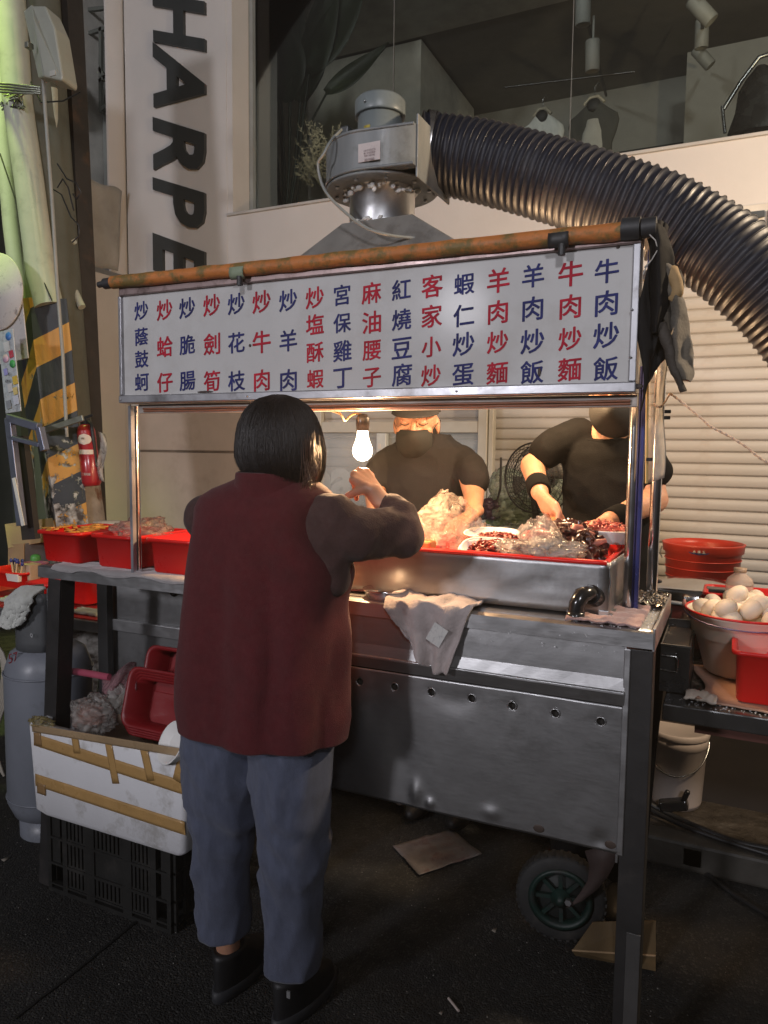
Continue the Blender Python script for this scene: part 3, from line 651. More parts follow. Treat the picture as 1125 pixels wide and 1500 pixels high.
# fire extinguisher
fe = thing('fire_extinguisher', 'red fire extinguisher hung by the pole with a white oval label', 'fire extinguisher', P(132, 710, 2.62))
t0 = P(125, 622, 2.60); t1 = P(135, 712, 2.60); ax = (t1-t0).normalized(); L_ = (t1-t0).length
redx = mat('extinguisher_red', (.33, .016, .022), .3, coat=.3, dirt=.2)
build('cylinder', MB().lathe([(.0, 0), (.022, 0), (.035, .01), (.042, .035), (.042, L_*.42), (.044, L_*.43), (.044, L_-.02), (.036, L_), (0, L_)], t0, 28, ax), redx, fe)
lab_ = MB(); rows = []
def cyl_patch(c, r_, half, z0, z1, oval=False, face=-1.9):
    mb = MB(); rows = []
    for i in range(9):
        v_ = -1+2*i/8; k = math.sqrt(max(0, 1-v_*v_)) if oval else 1; row = []
        for j in range(9):
            th = face+half*k*(-1+2*j/8); row.append(V((c.x+r_*math.cos(th), c.y+r_*math.sin(th), z0+(z1-z0)*(v_+1)/2)))
        rows.append(row)
    return mb.grid(rows)
cA = t0.lerp(t1, .24); cB = t0.lerp(t1, .44)
cA2 = V((cA.x, cA.y, 0)); build('oval_label', cyl_patch(cA2, .0455, .75, cA.z-.026, cA.z+.026, True, -1.05), mat('label_cream', (.62, .56, .48), .5), fe)
cB2 = V((cB.x, cB.y, 0)); build('band_label', cyl_patch(cB2, .0455, .8, cB.z-.012, cB.z+.010, False, -1.05), mat('label_cream', (.62, .56, .48), .5), fe)
q = t0.lerp(t1, .80); text('二氧化碳', .055, .013, mat('label_cream', (.62, .56, .48), .5), fe, q+V((.018, -.045, 0)), name='printed_character')
text('FIRE', .036, .008, wire, fe, cA+V((.022, -.0455, .004)), name='printed_character')
build('valve', MB().box(t0+V((-.02, -.012, .0)), t0+V((.02, .012, .03))).beam(t0+V((-.01, 0, .03)), t0+V((.05, 0, .045)), .012, .008), wire, fe)
build('hose', MB().tube([t0+V((.02, 0, .015)), t0+V((.06, -.02, .0)), t0+V((.055, 0, -.1)), t0+V((.065, 0, -.2))], .008, 8), wire, fe)
o = build('plastic_rag', MB().grid([[P(144+10*s+3*math.sin(6*t), 632+70*t+4*s, 2.6+.01*math.sin(20*s+9*t)) for s in (0, .25, .5, .75, 1)] for t in [k/10 for k in range(11)]]), film, solid=.001); tag(o, 'torn clear plastic rag hanging beside the fire extinguisher', 'plastic')
# ------------------------------------------------------------------ FOOD CART
CY = 1.695; ZC = 1.104
cart = thing('food_cart', 'stainless steel street food cart on dark splayed legs with a green-rimmed wheel', 'food cart', (-1.1, 1.9, 0))
# worktop: folded steel edge, top sheet
def worktop(x0, x1, y0, y1, name='worktop'):
    mb = MB(); n = 24
    top = [[V((x0+(x1-x0)*i/n, y, ZC+.0012*noise.noise(V((x0+(x1-x0)*i/n, y, 0))*9))) for i in range(n+1)] for y in (y0+.004, y0+.04, y0+.1, (y0+y1)/2, y1)]
    fr_ = [[V((x0+(x1-x0)*i/n, y0+.0009*fbm((x0+(x1-x0)*i/n, z, 0), 7), z)) for i in range(n+1)] for z in (ZC-.038, ZC-.02, ZC-.003)]
    mb.grid(fr_+[top[0]], smooth=False); mb.grid(top)
    return build(name, mb, steel2, cart, solid=.002)
worktop(-2.055, -.141, CY, 2.15)
build('worktop_end', MB().box((-.143, CY+.004, ZC-.045), (-.137, 2.15, ZC+.008)), steel2, cart, bevel=.002)
# front sheets
def plate_curve(outer, holes, y, m, name, par, th=.0025):
    cu = bpy.data.curves.new('c', 'CURVE'); cu.dimensions = '2D'; cu.fill_mode = 'BOTH'; cu.extrude = th/2
    for pts in [outer]+holes:
        sp = cu.splines.new('POLY'); sp.points.add(len(pts)-1); sp.use_cyclic_u = True
        for i, p in enumerate(pts): sp.points[i].co = (p[0], p[1], 0, 1)
    to = bpy.data.objects.new('c', cu); COL.objects.link(to); dg = bpy.context.evaluated_depsgraph_get(); dg.update()
    me = bpy.data.meshes.new_from_object(to.evaluated_get(dg)); bpy.data.objects.remove(to)
    off = wl(par)
    for v in me.vertices: v.co = V((v.co.x, y-v.co.z, v.co.y))-off
    me.materials.clear(); me.materials.append(m); o = bpy.data.objects.new(name, me); COL.objects.link(o); o.parent = par; return o
XF0, XF1 = -1.30, -.197
hx = [P(x, y_, CY+.006) for x, y_ in ((528, 998), (578, 1006), (632, 1014), (691, 1023), (750, 1034), (813, 1045), (880, 1057))]
hx.insert(0, hx[0]-V((.10, 0, 0))); hx.insert(0, hx[0]-V((.10, 0, 0)))
circ = lambda c, r_: [(c.x+r_*math.cos(t*math.pi/12), c.z+r_*math.sin(t*math.pi/12)) for t in range(24)][::-1]
def dentf(x, z):
    d = .0045*fbm((x*2.1, z*1.3, 3), 1, 2)+.0016*fbm((x*6, z*3.5, 9), 1, 2)
    for cx_, cz_, sx_, sz_, a_ in ((-.86, .80, .035, .11, .006), (-.74, .70, .05, .12, -.006), (-.70, .62, .015, .03, .007), (-.66, .60, .010, .012, .006), (-.50, .61, .02, .015, .004), (-.24, .60, .02, .02, -.004), (-.93, .9, .05, .03, .004), (-.60, .88, .06, .03, -.003)):
        d += a_*math.exp(-((x-cx_)/sx_)**2-((z-cz_)/sz_)**2)
    for h in hx: d -= .0012*math.exp(-((x-h.x)**2+(z-h.z)**2)/.0003)
    return -d
def dented_plate():
    nx, nz = 190, 60; fr_ = []; bk_ = []
    for k in range(nz+1):
        z = .578+.347*k/nz; fr_.append([V((XF0+(XF1-XF0)*i/nx, CY+.008+dentf(XF0+(XF1-XF0)*i/nx, z), z)) for i in range(nx+1)])
    mb = MB().grid(fr_)
    o = build('front_panel', mb, steel, cart, solid=.003, so=1)
    cy = MB()
    for h in hx: cy.lathe([(0, 0), (.0095, 0), (.0095, .06), (0, .06)], (h.x, CY-.03, h.z), 24, (0, 1, 0))
    c_ = build('cut', cy, steel); b_ = o.modifiers.new('b', 'BOOLEAN'); b_.object = c_; b_.operation = 'DIFFERENCE'; b_.solver = 'EXACT'
    dg = bpy.context.evaluated_depsgraph_get(); dg.update(); me = bpy.data.meshes.new_from_object(o.evaluated_get(dg))
    o.modifiers.clear(); o.data = me; bpy.data.objects.remove(c_)
dented_plate()
for h in hx: build('hole_lip', MB().tube([V((h.x+.0105*math.cos(t*.314), CY+.0055, h.z+.0105*math.sin(t*.314))) for t in range(20)], .0012, 5, closed=True), steel2, cart)
mb = MB(); n = 30; rows = []
for z, y_ in ((.929, CY+.004), (.958, CY-.002), (.962, CY+.002), (.99, CY+.008), (1.03, CY+.010), (1.064, CY+.012)):
    rows.append([V((XF0+(XF1-XF0)*i/n, y_+.002*fbm((XF0+(XF1-XF0)*i/n, z, 2), 5), z)) for i in range(n+1)])
build('upper_panel', mb.grid(rows, smooth=False), steel, cart, solid=.002, so=1)
build('fold_strip', MB().beam((XF0, CY-.001, .958), (XF1, CY-.001, .958), .006, .006, (0, 1, 0)), steel2, cart, bevel=.001)
build('edge_strip', MB().box((XF1-.004, CY+.002, .578), (XF1+.010, CY+.014, 1.06)), steel2, cart, bevel=.002)
build('inner_box', MB().box((XF0+.004, CY+.02, .585), (XF1-.006, 2.12, 1.05)), mat('dark_inside', (.012, .011, .010), .8), cart)
# dents in the front sheet: shallow bulges
for (px, py, w_, h_) in ():
    c_ = P(px, py, CY); build('dent', MB().ball((c_.x, CY+.011, c_.z), (w_, .005, h_), 16, 10), steel, cart)
for px, py in ((583, 1176), (788, 1216), (894, 1240)):
    c_ = P(px, py, CY); build('rivet_stain', MB().ball((c_.x, CY+.0075, c_.z), (.014, .0015, .010), 12, 8), mat('brown_stain', (.07, .05, .04), .6, .4), cart)
# legs: angle iron
def leg(t, b_, w_=.055):
    mb = MB(); t = V(t); b_ = V(b_); x = V((w_, 0, 0)); y_ = V((0, w_, 0)); th = .006
    mb.beam(t, b_, w_, .006, (0, 1, 0)); mb.beam(t+V((w_/2-.003, w_/2+.004, 0)), b_+V((w_/2-.003, w_/2+.004, 0)), .006, w_, (0, 1, 0))
    return build('leg', mb, blackmetal, cart, bevel=.0015)
leg((-1.985, CY+.006, 1.064), (-2.065, CY, 0))
leg((-.168, CY+.010, 1.060), (-.168, CY+.010, 0), .056)
leg((-1.28, 2.12, 1.064), (-1.28, 2.14, 0)); leg((-.215, 2.10, 1.060), (-.215, 2.12, 0))
build('worn_paint_patch', MB().box((-.172, CY+.003, .06), (-.141, CY+.0065, .40)), mat('bare_grey_metal', (.085, .082, .08), .5, .3, bump=.4), cart, bevel=.001)
# left recessed cabinet
build('cabinet_panel', MB().grid([[V((-2.15+.95*i/20, 2.08+.003*fbm((i*.1, z, 1), 3), z)) for i in range(21)] for z in (.30, .5, .7, .80, .92, ZC-.04)]), steel, cart, solid=.002)
build('cabinet_band', MB().box((-2.16, 2.06, .80), (-1.2, 2.075, .845)), steel2, cart, bevel=.003)
build('cabinet_post', MB().beam((-2.13, 2.05, .35), (-2.13, 2.05, ZC-.04), .05, .03, (0, 1, 0)), mat('dark_steel_post', (.06, .06, .06), .4, .6, dirt=.4), cart, bevel=.002)
build('rust_hole', MB().ball((P(252, 868, 2.07).x, 2.075, P(252, 868, 2.07).z), (.017, .003, .016), 7, 6), mat('dark_inside', (.012, .011, .010), .8), cart)
build('end_panel', MB().box((-.205, CY+.02, .55), (-.200, 2.13, 1.06)), steel, cart)
# posts carrying the sign and hood
def post(x, y_, z0=ZC, z1=1.99, r_=.013, m=chrome): return build('post', MB().lathe([(r_, 0), (r_, z1-z0)], (x, y_, z0), 20), m, cart)
pl = P(200, 700, CY+.02); post(P(199, 690, CY+.03).x, CY+.03, z1=1.62)
build('post', MB().box((P(191, 640, CY+.01).x-.002, CY+.005, ZC), (P(191, 640, CY+.01).x+.008, CY+.022, 1.62)), mat('pale_angle', (.45, .46, .50), .35, .8), cart)
bluem = mat('blue_strip_steel', (.05, .06, .22), .3, .6, coat=.3)
c_ = P(921, 870, 2.03)
rp = MB().lathe([(.0145, 0), (.0145, .60)], (P(930, 700, 1.88).x-.006, 1.90, ZC), 20)
build('post', rp, chrome, cart)
build('post_strip', MB().box((P(930, 700, 1.88).x+.008, 1.884, ZC+.002), (P(930, 700, 1.88).x+.018, 1.905, 1.99)), bluem, cart, bevel=.002)  # narrow blue strip down the right side of the post
post(P(958, 800, 2.14).x, 2.125, r_=.0145)
# plumbing under the worktop rail, sub rail and cables under the sign
build('sub_rail', MB().box((-1.625, CY+.016, 1.597), (-.196, CY+.030, 1.624)), mat('warm_painted_rail', (.42, .37, .33), .5, .2, dirt=.5, dcol=(.12, .07, .04), ds=9), cart, bevel=.002)
for k, z in enumerate((1.610, 1.6035)):
    build('conduit_wire', MB().tube([V((-1.60+1.39*i/24, CY+.010+.002*k, z+.0022*noise.noise(V((i*.7, k*5, 0))))) for i in range(25)], .0032-.0004*k, 6), mat('copper_brown_wire', (.26, .11, .06), .4), cart)
# overhead rails
for y_ in (1.76, 2.2): build('roof_rail', MB().box((-1.62, y_, 1.975), (-.18, y_+.03, 2.0)), blackmetal, cart)
for x in (-1.62, -.21): build('roof_rail', MB().box((x, 1.79, 1.975), (x+.03, 2.2, 2.0)), blackmetal, cart)
# wheel
wc = P(822, 1302, 2.20); wr = .135; wc.z = wr; ax = V((.16, -1, 0)).normalized()
wh = build('wheel', MB().lathe([(wr-.045, -.022), (wr-.012, -.026), (wr, -.016), (wr, .016), (wr-.012, .026), (wr-.045, .022)], wc, 48, ax, caps=False), rubber, cart)
mb = MB()
for k in range(36):
    a = k*math.pi/18; q = V((0, 0, 1)).rotation_difference(ax); d = q@V((math.cos(a), math.sin(a), 0)); t_ = ax.cross(d)
    mb.beam(wc+d*(wr-.004)-ax*.02, wc+d*(wr-.004)+ax*.02, .010, .010, d)
build('tread', mb, rubber, wh)
grm = mat('green_rim', (.007, .024, .019), .5, dirt=.8, dcol=(.02, .02, .02), ds=14, dt=.5)
rim = MB().lathe([(wr-.046, -.020), (wr-.040, -.026), (wr-.052, -.026), (wr-.055, -.01), (wr-.055, .02)], wc, 40, -ax, caps=False)
build('rim', rim, grm, wh, solid=.003)
mb = MB()
for k in range(8):
    a = k*math.pi/4+.2; q = V((0, 0, 1)).rotation_difference(ax); d = q@V((math.cos(a), math.sin(a), 0)); mb.beam(wc+d*.015+ax*.008, wc+d*(wr-.05)+ax*.008, .012, .012, ax)
build('spokes', mb, grm, wh)
build('hub', MB().lathe([(0, 0), (.028, 0), (.030, .02), (.012, .026), (.012, .04), (0, .04)], wc, 24, ax), grm, wh)
build('rim_disc', MB().lathe([(0, -.004), (wr-.05, -.004), (wr-.05, -.010), (0, -.010)], wc, 32, ax), mat('dark_disc', (.012, .016, .015), .7), wh)
fk = MB(); rows = []
for (px, py, w_) in ((880, 1240, 46), (884, 1262, 40), (876, 1286, 30), (862, 1305, 26), (846, 1320, 16), (832, 1328, 6)):
    c0 = P(px, py, 2.135); rows.append([c0-V((w_*.00095, 0, w_*.0005)), c0, c0+V((w_*.00095, 0, w_*.0005))])
build('caster_fork', fk.grid(rows), mat('rusty_fork', (.060, .040, .036), .7, .2, bump=.5, dirt=.5, dcol=(.09, .03, .02)), cart, solid=.006)
build('axle_bolt', MB().lathe([(0, 0), (.010, 0), (.010, .012), (0, .012)], P(833, 1320, 2.13), 6, (0, -1, 0), smooth=False), steel2, cart)
# drain elbow
el = thing('drain_elbow', 'black plastic drain elbow fitted under the corner of the steel tray', 'pipe fitting', P(850, 905, 1.74))
pts = [P(868, 873, 1.775), P(862, 868, 1.755), P(852, 872, 1.735), P(845, 885, 1.73), P(843, 902, 1.73)]
blp = mat('glossy_black_plastic', (.015, .015, .016), .22, coat=.3)
build('elbow', MB().tube(pts, [.018, .019, .020, .019, .018], 18), blp, el)
build('collar', MB().tube([P(873, 875, 1.79), P(866, 871, 1.765)], .0235, 18), blp, el)
build('outlet', MB().lathe([(.021, 0), (.021, .012), (.014, .012), (.014, -.012), (.010, -.014), (0, -.014)], P(843, 903, 1.73), 18), blp, el)
# water drops on the steel
dm = MB()
for i in range(90):
    px, py = random.uniform(700, 915), random.uniform(925, 1000)
    c_ = P(px, py, CY+.0095 if py > 955 else CY-.001); r_ = random.uniform(.0006, .0018)
    if py > 955 or random.random() < .5: dm.ball(c_, (r_, r_*.6, r_*1.3), 6, 5)
for i in range(240):
    x = random.uniform(-.30, -.15); y_ = random.uniform(1.70, 2.14); r_ = random.uniform(.001, .0035); dm.ball((x, y_, ZC+.001), (r_, r_, r_*.5), 6, 4)
for i in range(160):
    x = random.uniform(-.10, .25); y_ = random.uniform(2.01, 2.12); r_ = random.uniform(.001, .003); dm.ball((x, y_, .851), (r_, r_, r_*.5), 6, 4)
wm = mat('water_drop', (.9, .9, .9), .03, alpha=.45, spec=1.)
tag(build('water_drops', dm, wm), 'beads of water standing on the steel worktops', 'water drops', kind='stuff')

# ------------------------------------------------------------------ MENU SIGNBOARD
sg = thing('menu_signboard', 'long white menu board lettered in red and navy Chinese characters in a metal frame', 'sign', (-.93, 1.69, 1.62))
xl, xr = -1.664, -.196; zb, ztp = 1.626, 1.972
frm = mat('sign_frame', (.42, .42, .44), .38, .8, dirt=.5, dcol=(.10, .08, .07), ds=8, dt=.55, bump=.1)
face = mat('sign_face', (.52, .51, .50), .55, var=.07, vs=3, dirt=.30, dcol=(.36, .33, .30), ds=4, dt=.50, coat=.045, bump=.12, bs=14, spec=.2)
build('sign_face', MB().box((xl+.012, CY-.012, zb+.018), (xr-.014, CY+.03, ztp-.03)), face, sg)
build('frame_bar', MB().box((xl, CY-.024, zb), (xr, CY+.035, zb+.023)), frm, sg, bevel=.003)
build('frame_bar', MB().box((xl+.006, CY-.022, ztp-.034), (xr, CY+.035, ztp)), mat('sign_frame_red', (.32, .24, .23), .42, .6, dirt=.6, dcol=(.08, .05, .04), ds=12, dt=.53), sg, bevel=.003)
build('frame_bar', MB().box((xl+.002, CY-.022, zb+.0235), (xl+.013, CY+.035, ztp-.0345)), frm, sg, bevel=.002)
build('frame_bar', MB().box((xr-.016, CY-.022, zb+.0235), (xr-.001, CY+.035, ztp-.0345)), frm, sg, bevel=.002)
for x, z in ((-1.655, 1.636), (-1.2, 1.637), (-.6, 1.637), (-.21, 1.80), (-.209, 1.70)):
    build('rivet', MB().ball((x, CY-.025, z), .0028, 8, 6), steel2, sg)
cred = mat('sign_red', (.40, .018, .038), .6, var=.3, vs=22, spec=.12); cnav = mat('sign_navy', (.028, .034, .135), .6, var=.35, vs=22, spec=.12)
cols = [(207, 'n', '炒蔭鼓蚵', (455, 493, 526, 560)), (241, 'r', '炒蛤仔', (454, 508, 560)), (274, 'n', '炒脆腸', (451, 505, 558)), (310, 'r', '炒劍筍', (447, 504, 558)),
 (346, 'n', '炒花枝', (445, 502, 558)), (383, 'r', '炒牛肉', (442, 501, 557)), (422, 'n', '炒羊肉', (440, 499, 557)), (461, 'r', '炒塩酥蝦', (436, 475, 516, 555)),
 (501, 'n', '宮保雞丁', (432, 473, 514, 554)), (544, 'r', '麻油腰子', (429, 472, 513, 553)), (588, 'n', '紅燒豆腐', (424, 468, 510, 549)), (633, 'r', '客家小炒', (419, 463, 508, 550)),
 (680, 'n', '蝦仁炒蛋', (416, 462, 504, 549)), (730, 'r', '羊肉炒麵', (411, 457, 501, 546)), (781, 'n', '羊肉炒飯', (404, 452, 500, 545)), (836, 'r', '牛肉炒麵', (401, 449, 496, 541)), (889, 'n', '牛肉炒飯', (397, 444, 491, 540))]
for i, (px, c, s, ys) in enumerate(cols):
    for k, (ch, py) in enumerate(zip(s, ys)):
        drift = (k/3)*(3 if i > 10 else 1)*(-.6 if i > 10 else .8)
        p = P(px+drift, py, CY-.0125)
        h = (.0515 if len(s) > 3 else .056)+.002*math.sin(i*3+k*5)
        o = text(ch, h*.98, h, cred if c == 'r' else cnav, sg, p, ex=0, bold=h*.020, name='menu_character', tilt=.07)
# paint streaks and chips on the board
for px, py, w_, h_ in ((926, 505, .0022, .018), (931, 520, .002, .012), (366, 506, .004, .004), (790, 545, .004, .010), (300, 574, .03, .003), (905, 362, .004, .003), (934, 566, .012, .006)):
    c_ = P(px, py, CY-.014); build('chip', MB().ball(c_, (w_, .0012, h_), 7, 5), mat('rust_chip', (.05, .035, .03), .7), sg)
# orange painted pipe along the top
pipe = thing('awning_pipe', 'rolled orange awning on a pipe along the top of the menu board', 'awning', (-.95, 1.69, 1.97))
pa = P(165, 414, CY-.03); pb = P(913, 338, CY-.03)
def orange():
    m = mat('weathered_orange', (.50, .17, .04), .6, var=.2, vs=8, bump=.8, bs=50, dirt=.85, dcol=(.13, .115, .035), ds=18, dt=.47, stretch=(1, 2, 2))
    return m
mb = MB(); pts = [pa.lerp(pb, k/60) for k in range(61)]
mb.tube([p+V((0, .002*noise.noise(V((k*.2, 0, 0))), .002*noise.noise(V((k*.3, 5, 0))))) for k, p in enumerate(pts)], [.0185+.0018*noise.noise(V((k*.4, 9, 0))) for k in range(61)], 18)
build('rolled_awning', mb, orange(), pipe)
blk = mat('pipe_black_end', (.03, .03, .032), .5, dirt=.5)
build('pipe_end', MB().tube([pa-V((.03, 0, .001)), pa+V((.006, 0, 0))], .016, 14), blk, pipe)
build('pipe_end', MB().tube([pa-V((.055, 0, .002)), pa-V((.03, 0, 0))], .009, 12), blk, pipe)
build('pipe_sleeve', MB().tube([P(911, 336, CY-.03), P(938, 334, CY-.03)], .023, 12), blk, pipe)
build('pipe_sleeve', MB().tube([P(940, 335, CY-.025), P(962, 332, CY-.025)], .021, 12), blk, pipe)
for px, py in ((352, 400), (820, 352)):
    c_ = P(px, py, CY-.03); rows = []
    for i in range(9):
        a = R(-60+250*i/8); rows.append([c_+V((dx, -.022*math.cos(a), .022*math.sin(a)-.0)) for dx in (-.022, -.008, .008, .022)])
    build('bracket_strap', MB().grid(rows), blk if px > 500 else mat('green_grey_bracket', (.25, .30, .20), .6, dirt=.5), pipe, solid=.003)
    build('bracket_knob', MB().tube([c_+V((.008, -.014, -.012)), c_+V((.008, -.014, -.036))], .008, 10), blk, pipe)
dl = build('dark_drape', MB().grid([[V((-.190+.045*s+.010*math.sin(9*t+4*s), CY-.012+.05*s+.01*math.sin(14*s+5*t), 1.985-(.40-.12*s)*t)) for s in [k/8 for k in range(9)]] for t in [k/20 for k in range(21)]]), mat('dark_tarp', (.012, .011, .011), .85, bump=.8, bs=40, spec=.2), solid=.003)
tag(dl, 'dark folded tarp hanging down the right end of the menu board', 'tarp')
cord = MB().tube([P(948, 340, 1.66), P(960, 352, 1.66), P(964, 365, 1.66), P(955, 380, 1.66), P(944, 392, 1.66), P(948, 388, 1.66), P(942, 402, 1.66)], .0014, 6)
tag(build('string', cord, mat('pale_string', (.45, .42, .38), .8)), 'short pale string tangled at the top right corner of the board', 'string')

# ------------------------------------------------------------------ HOOD, BLOWER, DUCT
hood = thing('exhaust_hood', 'grey sheet metal hood tapering up behind the menu board', 'exhaust hood', (-1.05, 2.05, 2.0))
YB = 2.06
hz = 2.155
R0 = [V((-1.62, 1.80, 2.005)), V((-.22, 1.80, 2.005)), V((-.22, 2.30, 2.005)), V((-1.62, 2.30, 2.005))]
lft = P(505, 322, 1.98); rgt = P(608, 320, 1.98)
hl_, hr_ = P(412, 392, 1.88).x, P(690, 372, 1.88).x
R0 = [V((hl_-.02, 1.86, 2.003)), V((hr_+.02, 1.86, 2.003)), V((hr_+.02, 2.30, 2.003)), V((hl_-.02, 2.30, 2.003))]
R1 = [V((hl_, 1.88, 2.02)), V((hr_, 1.88, 2.02)), V((hr_, 2.28, 2.02)), V((hl_, 2.28, 2.02))]
R2 = [V((lft.x-.0, 1.96, hz)), V((rgt.x+.0, 1.96, hz)), V((rgt.x, 2.17, hz)), V((lft.x, 2.17, hz))]
hoodm = mat('hood_sheet', (.40, .38, .35), .45, .6, bump=.15, dirt=.45, dcol=(.10, .085, .07), ds=6, dt=.52)
build('hood_shell', MB().loft([R0, R1, R2], smooth=False), hoodm, hood, bevel=.004)
bl_ = thing('exhaust_blower', 'grey centrifugal exhaust blower with a motor on top of the hood', 'blower', (-1.0, YB, 2.19))
cx = P(560, 300, YB).x; 
build('throat', MB().lathe([(.098, hz), (.098, 2.255), (.11, 2.262)], (cx, YB, 0), 40), steel2, bl_)
zf = 2.260
build('flange', MB().lathe([(.10, zf), (.165, zf), (.168, zf+.004), (.165, zf+.009), (.10, zf+.009)], (cx, YB, 0), 48), greypaint, bl_)
for k in range(10):
    a = k*.628+.2; build('flange_bolt', MB().lathe([(0, zf-.006), (.006, zf-.006), (.006, zf), (0, zf)], (cx+.142*math.cos(a), YB+.142*math.sin(a), 0), 6), steel2, bl_)
# scroll housing: spiral outline, outlet to the right
z0, z1 = 2.271, 2.380
out = []
for k in range(37):
    a = R(-95-270*k/36) ; r_ = .178-.0*k/36
    out.append((cx+r_*math.cos(a), YB+r_*math.sin(a)))
out = [(x, y_) for x, y_ in out]
ox = P(614, 230, YB-.11).x
sc = [(ox, YB-.150)]+[(cx+.168*math.cos(R(-90-9*k)), YB+.168*math.sin(R(-90-9*k))) for k in range(0, 26)]+[(ox, YB+.10)]
rg = lambda z: [V((x, y_, z)) for x, y_ in sc]
build('scroll_housing', MB().loft([rg(z0), rg(z0+.004), rg(z1-.004), rg(z1)], smooth=True), greypaint, bl_)
for z in (z0+.003, z1-.003):
    build('seam_rim', MB().tube([V((x, y_, z)) for x, y_ in sc], .0045, 8), greypaint, bl_)
fx = ox
build('outlet_flange', MB().box((fx, YB-.135, z0-.03), (fx+.006, YB+.12, z1+.028)), greypaint, bl_, bevel=.002)
build('outlet_transition', MB().box((fx-.05, YB-.12, z0-.0), (fx-.002, YB+.09, z1+.0)), greypaint, bl_)
mc = P(557, 150, YB)
mot = mat('motor_paint', (.19, .215, .215), .38, var=.06, dirt=.3, dcol=(.06, .05, .045), ds=8)
build('motor_body', MB().lathe([(.066, z1), (.066, z1+.115), (.0, z1+.115)], (mc.x, YB, 0), 36), mot, bl_)
build('motor_cap', MB().lathe([(.070, z1+.098), (.074, z1+.098), (.075, z1+.102), (.075, z1+.140), (.066, z1+.150), (.03, z1+.153), (0, z1+.153)], (mc.x, YB, 0), 36), mot, bl_)
build('motor_bolt', MB().ball((mc.x-.012, YB-.075, z1+.118), .0045, 10, 8), chrome, bl_)
tb = P(511, 170, YB-.02)
build('terminal_box', MB().box((tb.x-.014, YB-.05, z1), (tb.x+.014, YB+.02, z1+.075)), mat('dark_terminal', (.05, .055, .055), .4), bl_, bevel=.006)
bx = build('rating_label', cyl_patch(V((mc.x, YB, 0)), .0672, .16, z1+.012, z1+.055, False, -1.72), mat('yellow_label', (.55, .42, .05), .5, dirt=.6, dcol=(.06, .05, .03), ds=60, dt=.5), bl_)
la = math.radians(-100)
lc = V((cx+.1705*math.cos(la)+.0, YB-.1695, 2.388))
build('paper_label', MB().box((P(525, 220, YB-.17).x, YB-.1712, P(540, 236, YB-.17).z), (P(557, 220, YB-.17).x, YB-.1700, P(540, 209, YB-.17).z)), mat('label_paper', (.55, .48, .46), .6, dirt=.3, dcol=(.3, .2, .2), ds=40), bl_)
Mu = Matrix(((-1, 0, 0), (0, 0, -1), (0, -1, 0)))
lp = P(541, 230, YB-.173); inkm = mat('label_ink', (.12, .05, .06), .6)
for s_, dz, w2, h2 in (('電機馬達安全認', -.009, .030, .0075), ('PACEM 149A', .002, .032, .0055), ('4290100-01.748', .009, .036, .005), ('02-21525121-019', .016, .036, .005)):
    text(s_, w2, h2, inkm, bl_, V((lp.x, YB-.1722, lp.z+dz+.003)), ex=0, name='label_text', mtx=Mu, fit=False)
cb = [P(474, 226, YB-.19), P(466, 240, YB-.18), P(470, 265, YB-.18), P(480, 285, YB-.19), P(500, 306, YB-.19), P(530, 330, YB-.2), P(560, 342, YB-.2), P(600, 348, YB-.15), P(660, 350, YB-.1)]
def smooth_path(pts, n=5):
    out = []
    for i in range(len(pts)-1):
        p0, p1, p2, p3 = pts[max(i-1, 0)], pts[i], pts[i+1], pts[min(i+2, len(pts)-1)]
        for k in range(n):
            t = k/n; out.append(.5*((2*p1)+(p2-p0)*t+(2*p0-5*p1+4*p2-p3)*t*t+(-p0+3*p1-3*p2+p3)*t**3))
    out.append(pts[-1]); return out
build('power_cable', MB().tube(smooth_path([P(500, 190, YB-.1), P(486, 205, YB-.17), *cb]), .0042, 8), mat('grey_cable', (.28, .29, .27), .5), bl_)
sl = MB()
for i in range(34):
    a = random.uniform(-3.0, .1); sl.ball((cx+random.uniform(.100, .116)*math.cos(a), YB+random.uniform(.100, .116)*math.sin(a), random.uniform(2.236, 2.262)), (random.uniform(.006, .013), random.uniform(.003, .007), random.uniform(.003, .009)), 8, 6)
for i in range(16):
    a = random.uniform(-2.4, -.7); sl.ball((cx+.098*math.cos(a), YB+.098*math.sin(a), random.uniform(2.156, 2.164)), (.008, .006, .004), 6, 5)
tag(build('sealant', sl, mat('white_sealant', (.58, .57, .54), .5, bump=.4), bl_), None, None, kind='stuff')
# flexible duct
keys = [(614, 224, 112, 2.20), (640, 227, 112, 2.20), (700, 236, 113, 2.17), (800, 262, 118, 2.10), (880, 287, 124, 2.04), (960, 314, 128, 1.99), (1030, 352, 131, 1.95), (1097, 402, 134, 1.90), (1170, 475, 136, 1.87), (1240, 570, 138, 1.85), (1300, 680, 140, 1.84)]
cps = [D(x, y_, t) for x, y_, d_, t in keys]
path = smooth_path(cps, 30)
# resample by length and add the helical corrugation
L_ = [0]
for i in range(1, len(path)): L_.append(L_[-1]+(path[i]-path[i-1]).length)
tot = L_[-1]; pitch = .0215; m_ = int(tot/pitch)*6; pp_ = []; rr = []; j = 0
for i in range(m_+1):
    s = tot*i/m_
    while j < len(L_)-2 and L_[j+1] < s: j += 1
    t = (s-L_[j])/max(1e-6, L_[j+1]-L_[j]); pp_.append(path[j].lerp(path[j+1], t)); u = (i % 6)/6
    rr.append(.108+(.0048 if i % 6 == 0 else .0026 if i % 6 in (1, 5) else -.001)+.0012*noise.noise(V((i*.3, 0, 0))))
ductm = mat('black_duct_vinyl', (.013, .015, .025), .48, var=.1, bump=.2, bs=60, spec=.4, dirt=.25, dcol=(.07, .06, .05), ds=6, dt=.56)
dt_ = thing('flexible_duct', 'thick ribbed black exhaust duct curving from the blower out to the right', 'duct', (-.3, 1.7, 1.9))
